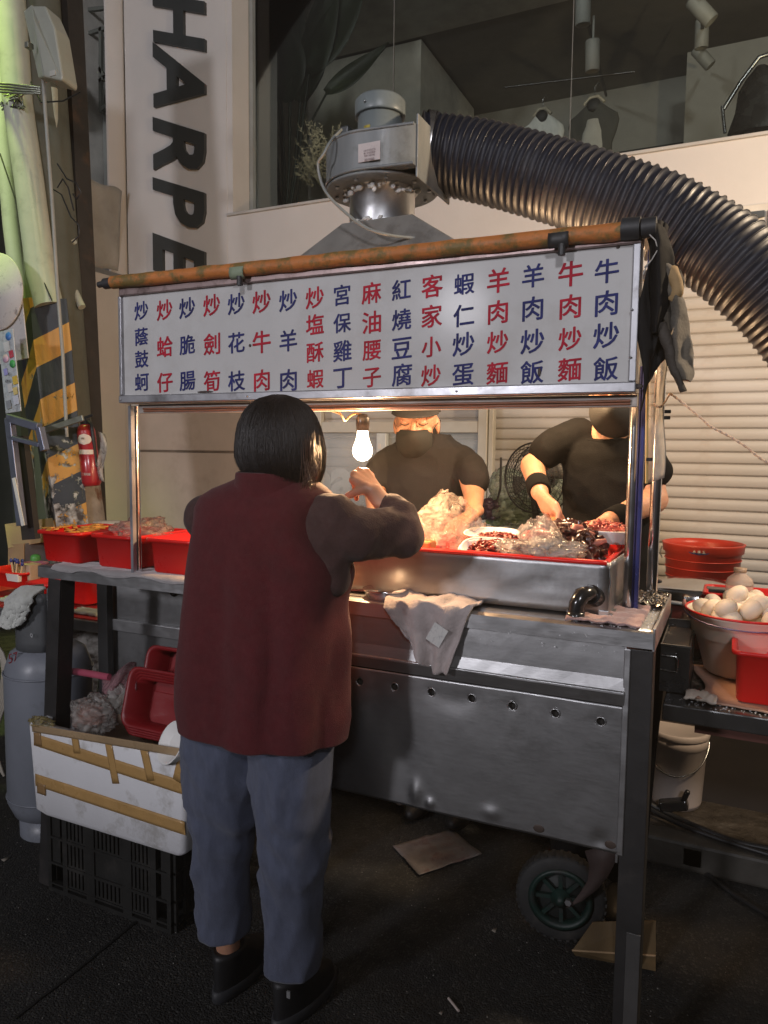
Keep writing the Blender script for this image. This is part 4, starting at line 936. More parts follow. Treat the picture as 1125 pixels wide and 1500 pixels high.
mbd = MB().tube(pp_, rr, 48, caps=False)
mbd.shift(lambda p: p+V((noise.noise(p*9), noise.noise(p*9+V((9, 0, 0))), noise.noise(p*9+V((0, 9, 0)))))*.003)
build('duct_hose', mbd, ductm, dt_)
wr_ = MB()
for i in range(0, m_, 6):
    d = (pp_[min(i+1, m_)]-pp_[max(i-1, 0)]).normalized(); x = d.orthogonal().normalized(); y_ = d.cross(x)
    wr_.tube([pp_[i]+(x*math.cos(k*.1745)+y_*math.sin(k*.1745))*(rr[i]+.0004)+V((noise.noise((pp_[i]+x*math.cos(k*.1745)*.1+y_*math.sin(k*.1745)*.1)*9), 0, 0))*.001 for k in range(36)], .0011, 5, closed=True)
build('duct_rib_wire', wr_, mat('duct_rib', (.05, .048, .05), .35, .3), dt_)
build('hose_clamp', MB().tube(pp_[4:12], [.1165]*8, 40, caps=False), mat('clamp_band', (.30, .29, .28), .3, .9), dt_)
# ------------------------------------------------------------------ BULB
bu = thing('light_bulb', 'lit bare bulb hanging in its dark socket from the sign rail', 'light bulb', (-.914, 1.80, 1.47))
bc = P(531, 661, 1.80)
em = bpy.data.materials.new('bulb_glow'); em.use_nodes = True; _n = em.node_tree; _n.nodes.remove(_n.nodes['Principled BSDF'])
_t = _n.nodes.new('ShaderNodeBsdfTransparent'); _e = _n.nodes.new('ShaderNodeEmission'); _a = _n.nodes.new('ShaderNodeAddShader'); _e.inputs[0].default_value = (1, .80, .55, 1); _e.inputs[1].default_value = 5
_n.links.new(_t.outputs[0], _a.inputs[0]); _n.links.new(_e.outputs[0], _a.inputs[1]); _n.links.new(_a.outputs[0], _n.nodes['Material Output'].inputs[0])
r0 = .0275
gb = build('bulb_glass', MB().lathe([(0, -r0), (r0*.5, -r0*.87), (r0*.86, -r0*.5), (r0, 0), (r0*.92, r0*.45), (r0*.72, r0*.95), (r0*.56, r0*1.5), (r0*.52, r0*2.0), (r0*.5, r0*2.1)], bc, 28), em, bu)
gb.visible_shadow = True
build('socket', MB().lathe([(.017, r0*2.0), (.0175, r0*2.4), (.0185, r0*2.5), (.0185, r0*3.2), (.013, r0*3.6), (.004, r0*3.7), (0, r0*3.7)], bc, 20), mat('bakelite', (.03, .02, .018), .35), bu)
build('cord', MB().tube(smooth_path([bc+V((0, 0, r0*3.6)), P(520, 606, 1.79), P(512, 610, 1.77), P(505, 616, 1.75), P(498, 606, 1.73), P(480, 600, 1.72)]), .0028, 8), mat('cloth_cord', (.35, .2, .08), .6), bu)
for o_ in bpy.data.objects:
    if o_.name == 'stall_bulb_light': o_.location = bc+V((0, 0, .0)); o_.data.shadow_soft_size = r0*.8
# canopy bulb behind the board, and the neighbour's bulb: both real fittings
for nm, lab, lc_ in (('canopy_bulb', 'bare bulb in a socket under the hood behind the menu board', V((-.50, 2.24, 1.80))), ('neighbour_bulb', 'bare bulb hung over the side table to the right', V((1.15, 2.40, 2.70)))):
    t = thing(nm, lab, 'light bulb', lc_)
    build('bulb_glass', MB().lathe([(0, -r0), (r0*.86, -r0*.5), (r0, 0), (r0*.72, r0*.95), (r0*.52, r0*2.0)], lc_, 20), em, t)
    build('socket', MB().lathe([(.0175, r0*2.0), (.0185, r0*3.2), (.004, r0*3.7), (0, r0*3.7)], lc_, 16), mat('bakelite', (.03, .02, .018), .35), t)
    build('cord', MB().tube([lc_+V((0, 0, r0*3.6)), lc_+V((0, 0, .19 if lc_.x < 0 else 1.2))], .003, 6), wire, t)
# street lamp behind the camera, and an added fill lamp on the right
for (lx, ly, lz, lb) in ((-3.4, -6.2, 3.42, 'street lamp on the left behind the photographer'), (2.2, -5.4, 5.2, 'added right-hand fill lamp behind the photographer')):
    sl_ = thing('street_lamp', lb, 'street lamp', (lx-.6, ly, 0), 'street lamps')
    build('lamp_pole', MB().lathe([(.08, 0), (.05, lz+.35)], (lx-.6, ly, 0), 14), greypaint, sl_)
    build('lamp_head', MB().beam((lx-.6, ly, lz+.55), (lx+.15, ly, lz+.62), .30, .06, (0, 0, 1)), greypaint, sl_, bevel=.02)
    build('lamp_arm', MB().beam((lx-.6, ly, lz+.30), (lx-.5, ly, lz+.56), .06, .06, (0, 1, 0)), greypaint, sl_)

# ------------------------------------------------------------------ TRAY AND FOOD
X0, X1, Y0, Y1, ZB, ZT = -1.12, -.252, 1.785, 2.22, 1.112, 1.238
ty = thing('steel_tray', 'deep dented steel tray lined with red bins at the middle of the worktop', 'tray', ((X0+X1)/2, 2.0, ZC))
def side(p0, p1, name):
    n = 34; rows = []
    p0 = V(p0); p1 = V(p1); nr = V(((p1-p0).y, -(p1-p0).x, 0)).normalized()
    for k in range(9):
        z = ZB+(ZT-ZB)*k/8; rows.append([p0.lerp(p1, i/n)+V((0, 0, z-p0.z))+nr*(.004*fbm((i*.25, k*.3, p0.x), 1)*math.sin(math.pi*k/8)-.010*(1-k/8)*0) for i in range(n+1)])
    return build(name, MB().grid(rows), steel, ty, solid=.0025, so=0)
side((X0, Y0, 0), (X1, Y0, 0), 'front_side'); side((X1, Y0, 0), (X1+.018, Y1, 0), 'end_side'); side((X1+.018, Y1, 0), (X0, Y1, 0), 'back_side'); side((X0, Y1, 0), (X0, Y0, 0), 'end_side')
build('tray_floor', MB().box((X0+.004, Y0+.004, ZB), (X1+.01, Y1-.004, ZB+.004)), steel, ty)
build('corner_foot', MB().box((X1-.022, Y0-.004, ZC+.001), (X1+.002, Y0+.03, ZB+.012)), steel2, ty, bevel=.002)
build('corner_foot', MB().box((X0, Y0, ZC+.001), (X0+.03, Y0+.03, ZB)), steel2, ty, bevel=.002)
# red bins set in the tray, rims just over its edge
def bin_(w_, d, h, loc, label, m=redplastic, grp='red plastic bins', rz=0., cat='plastic bin', **k):
    o = build('plastic_bin', tub(w_, d, h, **k), m); tag(o, label, cat, grp); o.location = V(loc); o.rotation_euler = (0, 0, rz); return o
xs = [-.89, -.595, -.372]; ws = [.27, .29, .225]
labs = ['red bin under the clear bag in the steel tray', 'red bin of dark red minced meat in the steel tray', 'red bin of dark meat lumps at the right end of the steel tray']
for x, w_, l in zip(xs, ws, labs): bin_(w_, .40, .118, (x, 1.995, ZB+.006), l, redplastic, 'red bins sunk in the steel tray', t=.9)
o = build('red_liner', MB().grid([[V((X0+.01+(X1-X0-.016)*i/30, y_, z_k+.002*noise.noise(V((i*.4, k, 0))))) for i in range(31)] for k, (y_, z_k) in enumerate(((Y0-.005, ZT-.006), (Y0-.004, ZT+.003), (Y0+.012, ZT+.004), (Y0+.028, ZT-.002)))]), redplastic, solid=.002)
tag(o, 'red rubber edging along the front lip of the steel tray', 'edging')
# meat
meatm = mat('raw_meat', (.20, .022, .016), .32, var=.5, vs=30, bump=.5, bs=120, coat=.4, sss=.1)
fatm = mat('meat_fat', (.46, .16, .12), .4, var=.3, vs=40)
darkm = mat('dark_meat', (.055, .010, .008), .30, var=.5, vs=20, bump=.7, bs=90, coat=.5)
def pile(name, c, rx, ry, h, n, mats, label, cat='meat', ln=.03, th=.004, par=None):
    mb = MB(); c = V(c)
    base = MB()
    mb.loft([ring(c+V((0, 0, h*.92*math.sin(t*math.pi/2))), rx*math.cos(t*math.pi/2)*.95+.002, ry*math.cos(t*math.pi/2)*.95+.002, 20, 2) for t in (0, .3, .55, .75, .9, 1)])
    mb.shift(lambda p: p+V((0, 0, .008*fbm(p, 30))))
    for i in range(n):
        a = random.uniform(0, 6.28); r_ = math.sqrt(random.random()); p = c+V((rx*r_*math.cos(a), ry*r_*math.sin(a), h*math.sqrt(max(0, 1-r_*r_))*random.uniform(.9, 1.06)))
        d = V((random.uniform(-1, 1), random.uniform(-1, 1), random.uniform(-.5, .5))).normalized()*ln*random.uniform(.4, 1)
        q = V((random.uniform(-1, 1), random.uniform(-1, 1), random.uniform(-.3, .8)))*ln*.3; tt = th*random.uniform(.6, 1.3)
        mb.tube([p-d/2, p+q*.5, p+d/2+q*.2], [tt*.6, tt, tt*.5], 5, mi=1 if random.random() < .16 else 0)
    o = build(name, mb, mats, par)
    if not par: tag(o, label, cat, None, None)
    return o
mp_ = P(745, 790, 1.98); pile('meat_pile', (-.56, 1.93, 1.205), .105, .12, .065, 620, [meatm, fatm], 'heap of dark red shredded meat in the middle of the steel tray')
pile('meat_pile', (-.40, 1.98, 1.205), .10, .12, .095, 200, [darkm, fatm], 'mound of nearly black meat lumps at the right end of the tray', ln=.06, th=.013)
mb = MB()
for i in range(10): mb.ball((-.43+random.uniform(-.07, .1), 1.93+random.uniform(-.05, .1), 1.25+random.uniform(-.01, .045)), (random.uniform(.02, .04), random.uniform(.02, .04), random.uniform(.01, .025)), 14, 10)
mb.shift(lambda p: p+V((fbm(p, 40), fbm(p+V((3, 3, 3)), 40), fbm(p+V((7, 7, 7)), 40)))*.006)
tag(build('meat_lumps', mb, darkm), 'dark wet meat lumps the second cook is sorting', 'meat')
# foam dishes
def dish(loc, rx, ry, h, label, rz=0, tilt=0, m=foam, fill=None):
    mb = MB(); E_ = 2.6
    pr = [(.0, .72), (.1, .76), (.9, .97), (1.0, 1.02), (1.03, 1.0), (.95, .95), (.2, .72), (.12, .6)]
    mb.loft([ring((0, 0, h*z), rx*k, ry*k, 36, E_) for z, k in pr])
    o = build('foam_dish', mb, m); tag(o, label, 'dish', 'pale foam dishes on the tray'); o.location = loc; o.rotation_euler = (tilt, 0, rz); return o
dish(P(725, 783, 1.99)-V((0, .03, .02)), .075, .055, .03, 'pale foam dish with red scraps behind the shredded meat', .1, .15)
pile('meat_scraps', P(722, 783, 1.97)+V((0, 0, -.004)), .045, .03, .008, 50, [meatm, fatm], 'thin red scraps lying in the rear foam dish', ln=.015, th=.002)
d1 = dish(V((P(712, 812, 1.84).x, 1.85, 1.228)), .068, .042, .026, 'empty pale foam dish at the front lip of the tray, topmost of two', 0, .45)
d2 = dish(V((P(712, 812, 1.84).x-.004, 1.845, 1.221)), .068, .042, .026, 'empty foam dish tucked under another at the front lip', .03, .45)
d3 = dish(V((P(886, 800, 2.1).x, 2.08, 1.25)), .085, .05, .035, 'white foam dish heaped with pink meat by the second cook', 0, .0)
pile('meat_scraps', (P(884, 800, 2.1).x, 2.08, 1.285), .07, .035, .02, 130, [mat('pink_meat', (.44, .09, .07), .35, var=.4, vs=30, coat=.4), fatm], 'pink sliced meat heaped in the white foam dish', ln=.025, th=.004)
# crumpled bags
def bag(label, c, rx, ry, rz_, m, name='plastic_bag', seed=0., amp=.25, cut=None, mouth=None, fr_=5., par=None, n=72, mm=48):
    mb = MB().ball((0, 0, 0), 1, n, mm)
    def f(p):
        q = V(p); k = 1+amp*fbm(q+V((seed, seed, 0)), 1.6, 2)+amp*.5*abs(fbm(q+V((seed, 0, seed)), fr_, 4))-amp*.25*abs(noise.noise(q*fr_*2.3))
        z = q.z
        return V(c)+V((q.x*rx*k, q.y*ry*k, q.z*rz_*k))
    mb.shift(f)
    o = build(name, mb, m, par)
    if not par: tag(o, label, 'plastic bag')
    return o
def openbag(label, base, mouthc, r0_, r1_, m, ax=None, seed=0, name='plastic_bag'):
    """bag lying with its mouth open towards ax"""
    base = V(base); mouthc = V(mouthc); d = (mouthc-base); q = V((0, 0, 1)).rotation_difference(d.normalized()); L_ = d.length; rings = []
    N_ = 96
    for i in range(40):
        t = i/39; rr_ = (r0_+(r1_-r0_)*t)*math.sin(min(1, t*5+.12)*math.pi/2); row = []
        for k in range(N_):
            a = 2*math.pi*k/N_; u = V((math.cos(a)*1.6, math.sin(a)*1.6, t*2.2+seed)); w_ = 1+.14*fbm(u, 1.3, 2)-.10*abs(fbm(u*V((1, 1, 1)).length, 2.2, 4))
            row.append(base+q@V((rr_*w_*math.cos(a), rr_*w_*.72*math.sin(a), L_*t+.012*fbm(u, 3, 2))))
        rings.append(row)
    o = build(name, MB().loft(rings, caps=False), m); tag(o, label, 'plastic bag'); return o
openbag('big open clear bag glowing beside the bulb, leaning back on the tray', (-.80, 1.93, 1.21), (-.71, 2.04, 1.325), .085, .092, filmy, seed=3)
openbag('smaller open clear bag with orange food inside at the tray front', (-.82, 1.84, 1.23), (-.775, 1.88, 1.285), .050, .070, filmy, seed=11)
bag('crushed clear bag edge along the left end of the tray', (-.88, 1.86, 1.25), .085, .05, .045, filmy, seed=5)
tag(build('food_block', MB().box((P(600, 800, 1.83).x, 1.82, 1.226), (P(622, 800, 1.83).x+.02, 1.87, 1.255)), mat('orange_food', (.55, .24, .08), .5, bump=.6, bs=50), bevel=.006), 'orange food block inside the small clear bag', 'food')
openbag('clear bag of pale sliced meat in front of the second cook', (-.40, 1.81, 1.232), (-.46, 1.90, 1.300), .060, .048, film, seed=7)
bag('crumpled clear bag tail on the tray front lip', (-.43, 1.83, 1.250), .10, .04, .026, film, seed=9, amp=.5, fr_=7)
tag(build('meat_slices', MB().ball((-.45, 1.89, 1.275), (.045, .02, .022), 18, 12).shift(lambda p: p+V((0, 0, .006*fbm(p, 50)))), mat('pink_meat', (.44, .09, .07), .35)), 'pink meat showing through the clear bag', 'meat')
# towels
def cloth(name, fn, m, label, cat='towel', nu=40, nv=40, th=.004, parent=None):
    o = build(name, MB().grid([[fn(i/nu, j/nv) for i in range(nu+1)] for j in range(nv+1)]), m, parent, solid=th)
    if not parent: tag(o, label, cat)
    return o
def tow(u, v):
    # top part lies on worktop, rest hangs over the front edge
    xa, xb = -.800, -.560
    xa2, xb2 = -.735, -.612
    L_ = v*.33; w_ = .006*math.sin(u*17+3*v)+.005*fbm((u*3, v*3, 1), 1.5)
    if L_ < .11: x = xa+(xb-xa)*u; return V((x+.01*math.sin(5*v), CY-.004+.11-L_-.02*math.sin(u*3), ZC+.007+abs(w_)+.010*max(0, math.sin(u*11+v*9))))
    t = (L_-.11)/.22; x = xa+.015+(xb-.02-xa)*u; s = max(0, min(1, (.25+u*2.2-abs(u-.45)*.6)))
    x = x*(1-t)+(xa2+.01+(xb2-xa2)*(.1+.85*u))*t
    return V((x, CY-.014-w_*1.6-.008*t*math.sin(u*9), ZC-.004-t*.155*(.55+.45*math.sin(min(1, u*1.25)*math.pi*.62))))
cloth('towel', tow, towelm, 'grey pink towel draped over the worktop edge in front of the tray')
lb = P(640, 930, CY-.03); tag(build('towel_tag', MB().beam(lb+V((.012, 0, .022)), lb+V((-.012, 0, -.022)), .04, .0015, (0, 1, 0)), mat('printed_tag', (.52, .52, .50), .7, dirt=.6, dcol=(.2, .2, .22), ds=90, dt=.52)), 'small printed care tag hanging from the towel corner', 'tag')
cloth('towel', lambda u, v: V((-.335+.165*u, 1.70+.24*v+.006*math.sin(9*u), ZC+.006+.008*abs(fbm((u*2.5, v*4, 4), 1.6))+.006*max(0, math.sin(v*26+u*3)))), mat('pink_rag', (.34, .22, .21), .95, bump=.8, bs=160, sheen=.3), 'folded pinkish rag on the right end of the worktop by the drain elbow')
cloth('cleaning_cloth', lambda u, v: V((-1.99+.80*u, CY-.006+.12*v*(1 if v > .12 else 1), ZC+.009+(.0 if v > .1 else -.02*(1-v*10)*(.7+.3*math.sin(u*23)))+.003*fbm((u*14, v*3, 0), 1))), mat('grey_fleece_cloth', (.30, .28, .28), 1., bump=1., bs=120, sheen=.5), 'rough grey cloth strip lying along the left worktop edge under the red bins', 'cloth', 80, 14, .005)
# crinkled foil around the right end of the worktop
fo = MB().grid([[V((-.315+.175*i/46, 1.95+.19*j/40, ZC+.006+.016*abs(fbm((i*.13, j*.15, 3), 1.3, 4)))) for i in range(47)] for j in range(41)], smooth=False)
tag(build('foil_sheet', fo, mat('crinkled_foil', (.62, .58, .52), .16, 1., var=.05)), 'crinkled foil laid on the right rear corner of the worktop', 'foil')
sp_ = thing('stove_pan', 'small silver pan edge showing between the towel and the customer', 'pan', (-.88, 1.80, ZC))
build('pan_body', MB().lathe([(0, 0), (.05, 0), (.058, .02), (.062, .024), (.055, .022), (.045, .006), (0, .006)], (P(567, 868, 1.77).x, 1.76, ZC+.002), 24), chrome, sp_)
build('pan_handle', MB().beam((P(530, 872, 1.74).x-.10, 1.74, ZC+.012), (P(555, 868, 1.75).x, 1.75, ZC+.02), .010, .004, (0, 0, 1)), chrome, sp_)

# ------------------------------------------------------------------ LEFT END: BINS ON THE WORKTOP
bin_(.195, .27, .104, (P(90, 830, CY+.02).x-.026, CY+.155, ZC+.010), 'leftmost red bin on the worktop, holding orange strips', redplastic, 'red bins in a row on the left worktop', t=.80, r=.02)
bin_(.190, .27, .106, (P(168, 838, CY+.02).x-.018, CY+.155, ZC+.010), 'red bin second from the left on the worktop, stuffed with a clear bag', redplastic, 'red bins in a row on the left worktop', t=.80, r=.02)
bin_(.200, .28, .108, (P(240, 845, CY+.02).x+.022, CY+.155, ZC+.010), 'red bin on the worktop nearest the customer, empty in front', redplastic, 'red bins in a row on the left worktop', t=.80, r=.02)
mb = MB()
for i in range(26):
    p = V((P(90, 790, CY+.1).x+random.uniform(-.05, .06), CY+random.uniform(.05, .25), ZC+random.uniform(.100, .116))); d = V((random.uniform(-1, 1), random.uniform(-1, 1), random.uniform(-.1, .15))).normalized()*.03
    mb.beam(p-d, p+d, .014, .004, (0, 0, 1))
tag(build('food_strips', mb, mat('orange_strips', (.62, .30, .05), .5, var=.3, vs=20)), 'orange yellow strips heaped in the leftmost red bin', 'food', kind=None)
bag('clear bag swelling out of the second red bin on the left', (P(205, 785, CY+.16).x, CY+.17, ZC+.115), .092, .09, .040, clear('pinkish_film', (1, .80, .70), .38, .12), seed=2, amp=.4, fr_=6)
# plates stack on the rear table
stk = P(165, 765, 2.42); zt = stk.z
pt0 = None; sx = P(163, 765, 2.42).x
zz_ = .765; k = 0
pm1 = mat('pale_plate', (.62, .58, .50), .4)
base_t = thing('plate_stack', 'tall stack of pale oval plates rising behind the left red bins', 'plate stack', (sx, 2.42, .75))
while zz_ < zt:
    mb = MB(); mb.loft([ring((0, 0, z), .085*a, .065*a, 36, 2.2) for z, a in ((0, .70), (.002, .72), (.0095, .98), (.0115, 1.), (.0125, .99), (.005, .72))]) if pt0 is None else None
    if pt0 is None:
        mb.shift(lambda p: p+V((sx, 2.42, .765))); pt0 = build('plate', mb, pm1, base_t)
    else:
        o = pt0.copy(); COL.objects.link(o); o.parent = base_t; o.location = (random.uniform(-.002, .002), random.uniform(-.002, .002), zz_-.765)
    zz_ += .0125
# ------------------------------------------------------------------ LEFT REAR TABLE AND ITS LOAD
TY, TZ = 2.13, .80
tb_ = thing('folding_table', 'low stainless folding table with tubular legs behind the gas cylinder', 'table', (-2.7, 2.4, 0))
build('tabletop', MB().box((-3.35, TY, TZ-.045), (-1.9, 2.72, TZ)), steel2, tb_, bevel=.004)
tt = mat('leg_tube', (.55, .55, .56), .3, 1.)
for (x, d) in ((-2.24, .10), (-2.16, .10), (-3.1, -.10)):
    build('leg', MB().tube(smooth_path([V((x, TY+.05, TZ-.05)), V((x-d*.3, TY+.05, TZ-.12)), V((x-d*1.6, TY+.12, .3)), V((x-d*2.3, TY+.16, 0))]), .0125, 10), tt, tb_)
build('table_mat', MB().box((-3.3, TY+.01, TZ+.001), (-2.0, 2.6, TZ+.006)), redold, tb_)
def rb_(px, py, Y, w_, d, h, label, m=redplastic, rz=0., t=.82):
    p = P(px, py, Y); return bin_(w_, d, h, (p.x, Y+d/2*0, p.z), label, m, 'red bins on the rear left table', rz, t=t)
bin_(.27, .22, .075, (P(25, 850, 2.35).x, 2.38, TZ+.05), 'wide red bin of spoons and chopsticks at the far left of the rear table', redplastic, 'red bins on the rear left table')
bin_(.16, .20, .105, (P(72, 900, 2.25).x+.0, 2.28, TZ+.007), 'red bin behind the left cart leg', redplastic, 'red bins on the rear left table')
bin_(.17, .20, .115, (P(120, 890, 2.32).x+.01, 2.36, TZ+.02), 'bright red bin just right of the left cart leg on the rear table', redplastic, 'red bins on the rear left table')
cbx = thing('cardboard_box', 'opened cardboard box with a tall flap behind the leftmost red bin', 'box', P(55, 830, 2.5))
a_, b2_ = P(8, 768, 2.56), P(90, 757, 2.52); c2_, d2_ = P(90, 785, 2.50), P(13, 795, 2.54)
def quad(name, pts, m, par, th=.004): return build(name, MB().add(pts, [(0, 1, 2, 3)]), m, par, solid=th)
quad('flap', [a_, b2_, P(90, 790, 2.50), P(13, 803, 2.52)], cardboard, cbx)
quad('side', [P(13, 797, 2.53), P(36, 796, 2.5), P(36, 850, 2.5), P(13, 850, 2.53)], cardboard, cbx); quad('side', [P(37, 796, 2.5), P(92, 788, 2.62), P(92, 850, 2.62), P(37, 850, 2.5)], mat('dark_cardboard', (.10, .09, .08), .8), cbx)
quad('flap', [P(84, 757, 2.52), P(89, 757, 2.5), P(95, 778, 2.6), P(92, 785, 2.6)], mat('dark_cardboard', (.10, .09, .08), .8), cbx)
cj = thing('green_canister', 'small green lidded canister in a pink basket beside the cardboard box', 'canister', P(49, 822, 2.42))
q = P(52, 812, 2.44); build('can', MB().lathe([(0, 0), (.022, 0), (.023, .06), (.020, .07), (.010, .075), (0, .076)], q-V((0, 0, .075)), 20), mat('green_can', (.10, .38, .08), .4), cj)
build('basket', tub(.11, .09, .06).shift(lambda p: p+P(53, 842, 2.40)-V((0, 0, 0))), mat('pink_basket', (.42, .14, .20), .45), cj)
# chopsticks / tubes standing in a white holder
ch = thing('chopstick_holder', 'white paper holder full of blue-tipped wooden sticks on the rear table', 'chopstick holder', P(28, 850, 2.30))
hb = P(26, 849, 2.30)
build('holder', MB().loft([rrect(hb.x, 2.30, .038, .028, .006, hb.z-.004), rrect(hb.x, 2.30, .042, .032, .006, hb.z+.03)]), white, ch)
for i in range(11):
    p0 = V((hb.x+random.uniform(-.03, .03), 2.30+random.uniform(-.02, .02), hb.z)); p1 = p0+V((random.uniform(-.02, .018), random.uniform(-.01, .01), .085+random.uniform(-.01, .008)))
    s0 = build('stick', MB().tube([p0, p1], .0042, 7), mat('wood_sticks', (.60, .46, .28), .6), ch); build('tip', MB().ball(p1, (.0075, .0075, .010), 8, 6), mat('blue_tip', (.03, .04, .22), .4), s0)
o = build('paper_cup_box', MB().loft([rrect(P(45, 830, 2.34).x, 2.34, .03, .03, .008, P(45, 848, 2.34).z), rrect(P(45, 830, 2.34).x, 2.34, .034, .034, .008, P(45, 826, 2.34).z)]), mat('kraft_paper', (.44, .32, .22), .8)); tag(o, 'brown paper tub between the sticks and the leftmost red bin', 'tub')
for k, (px, py, Y) in enumerate(((22, 872, 2.22), (130, 893, 2.2))):
    cloth('folded_cloth', lambda u, v, px=px, py=py, Y=Y: V((P(px, py, Y).x-.07+.14*u, Y-.03+.06*v, TZ+.012+.014*abs(math.sin(v*8))+.006*fbm((u*3, v*2, px), 1))), mat('pale_green_cloth', (.48, .50, .40), .95, bump=.6, bs=150), ('folded pale cloth at the far left front of the rear table', 'pale green folded cloth by the bright red bin on the rear table')[k], 'cloth', 16, 12, .01)
cloth('table_cloth', lambda u, v: P(-8+34*u, 888+30*v, 2.13)+V((0, .05*(1-v)-.015*math.sin(9*u+2), 0)), mat('yellowish_cloth', (.52, .50, .30), .9, bump=.6, bs=120), 'yellowish cloth hanging from the rear table at the far left', 'cloth', 20, 14, .004)
# hose and clutter by the gas cylinder
mb = MB()
for k in range(6): mb.tube([P(-6+2*k+10*math.sin(t*.5), 940+t*14+k*3, 2.2) for t in range(14)], .006, 6)
tag(build('coiled_hose', mb, mat('pale_hose', (.42, .38, .32), .5)), 'loose pale hose coils behind the gas cylinder at the left edge', 'hose')

# ------------------------------------------------------------------ GAS CYLINDER
gc = P(72, 1100, 1.90); gx = P(72, 1000, 1.98).x; gy = 1.98
gas = thing('gas_cylinder', 'tall grey gas cylinder with a tall collar behind the left cart leg', 'gas cylinder', (gx, gy, 0))
gm_ = mat('gas_grey', (.20, .215, .25), .38, var=.08, dirt=.4, dcol=(.08, .075, .07), ds=5)
zb0 = P(60, 1240, gy).z; rg_ = .158
zsh = P(60, 985, gy-.15).z; 
build('body', MB().lathe([(0, .05), (.09, .055), (.135, .085), (rg_, .14), (rg_, zsh-.06), (rg_-.006, zsh-.02), (.135, zsh+.03), (.10, zsh+.055), (.05, zsh+.07), (0, zsh+.075)], (gx, gy, 0), 48), gm_, gas)
build('weld_seam', MB().tube([V((gx+(rg_+.001)*math.cos(t*.157), gy+(rg_+.001)*math.sin(t*.157), zsh-.045)) for t in range(40)], .004, 6, closed=True), gm_, gas)
build('weld_seam', MB().tube([V((gx+(rg_+.001)*math.cos(t*.157), gy+(rg_+.001)*math.sin(t*.157), .16)) for t in range(40)], .004, 6, closed=True), gm_, gas)
build('foot_ring', MB().lathe([(.118, 0), (.118, .075), (.112, .075), (.112, 0)], (gx, gy, 0), 40), gm_, gas)
col = MB(); rows = []; zc0 = zsh+.045; zc1 = P(60, 872, gy-.1).z
n = 40
darkgas = mat('collar_grey', (.09, .095, .10), .5, dirt=.4)
def colr(a0, a1, z0, z1, rows_=6): return [[V((gx+.112*math.cos(R(a0+(a1-a0)*i/14)), gy+.112*math.sin(R(a0+(a1-a0)*i/14)), z0+(z1-z0)*k/rows_)) for i in range(15)] for k in range(rows_+1)]
mb = MB(); mb.grid(colr(-215, -40, zc0, zc1)); mb.grid(colr(-40, 10, zc0, zc0+.05)); mb.grid(colr(-40, -30, zc0+.05, zc1)); mb.grid(colr(0, 10, zc0+.05, zc1+.03)); mb.grid(colr(-40, 10, zc1-.0, zc1+.02))
build('collar', mb, darkgas, gas, solid=.004)
build('valve', MB().lathe([(.02, zsh+.07), (.02, zsh+.12), (.03, zsh+.125), (.03, zsh+.15), (0, zsh+.15)], (gx, gy, 0), 16), mat('brass', (.4, .28, .1), .4, 1.), gas)
Mc = Matrix(((1, 0, 0), (0, 0, -1), (0, 1, 0)))
q = P(22, 962, gy-.13); text('57', .055, .036, mat('stencil_red', (.20, .02, .03), .5), gas, q+V((0, -.008, -.002)), name='stencil_number', tilt=.35)
text('Q', .014, .014, mat('stencil_white', (.6, .6, .6), .5), gas, P(46, 931, gy-.115), name='stencil_letter')
cloth('towel', lambda u, v: P(8+36*u-5*v+3*math.sin(v*4), 868+(30+26*math.sin(.6+u*2))*v-5*math.sin(3.1*u), gy-.125)+V((0, .07*max(0, 1-v*3.2)**2-.022*math.sin(math.pi*u)+.016*fbm((u*2.6, v*2.2, 2), 1.6), .0)), mat('white_terry', (.55, .56, .52), 1., bump=1., bs=140, sheen=.4), 'pale wet towel draped over the top of the gas cylinder', 'towel', 36, 36, .009)
dcy = thing('second_gas_cylinder', 'dark gas cylinder standing in shadow right of the left cart leg', 'gas cylinder', (-2.14, 2.32, 0))
build('body', MB().lathe([(0, .05), (.12, .06), (.15, .12), (.15, .66), (.13, .72), (.06, .76), (0, .765)], (-2.25, 2.45, 0), 36), mat('sooty_grey', (.06, .062, .068), .5, dirt=.3), dcy)
build('foot_ring', MB().lathe([(.112, 0), (.112, .07), (.106, .07), (.106, 0)], (-2.25, 2.45, 0), 32), mat('sooty_grey', (.06, .062, .068), .5), dcy)
# ------------------------------------------------------------------ FOAM BOX AND CRATE
def foambox():
    m = mat('taped_foam', (.74, .74, .76), .5, var=.03, bump=.25, bs=130, dirt=.55, dcol=(.30, .27, .22), ds=7, dt=.53); return m
fb = thing('foam_box', 'white polystyrene box wrapped in brown tape on the black crate', 'box', (-1.71, 1.75, .29))
xl_, xr_, yf, yb = -2.035, -1.385, 1.62, 1.98
zb_l, zb_r = .303, .303; zt_ = .60
fm_ = foambox()
mb = MB()
out = [rrect((xl_+xr_)/2, (yf+yb)/2, (xr_-xl_)/2-.035, (yb-yf)/2-.02, .02, .292), rrect((xl_+xr_)/2, (yf+yb)/2, (xr_-xl_)/2-.012, (yb-yf)/2-.006, .02, .312), rrect((xl_+xr_)/2, (yf+yb)/2, (xr_-xl_)/2, (yb-yf)/2, .018, zt_-.005), rrect((xl_+xr_)/2, (yf+yb)/2, (xr_-xl_)/2-.003, (yb-yf)/2-.003, .018, zt_),
       rrect((xl_+xr_)/2, (yf+yb)/2, (xr_-xl_)/2-.028, (yb-yf)/2-.028, .012, zt_-.001), rrect((xl_+xr_)/2, (yf+yb)/2, (xr_-xl_)/2-.035, (yb-yf)/2-.032, .012, .33)]
mb.loft(out); build('box_shell', mb, fm_, fb)
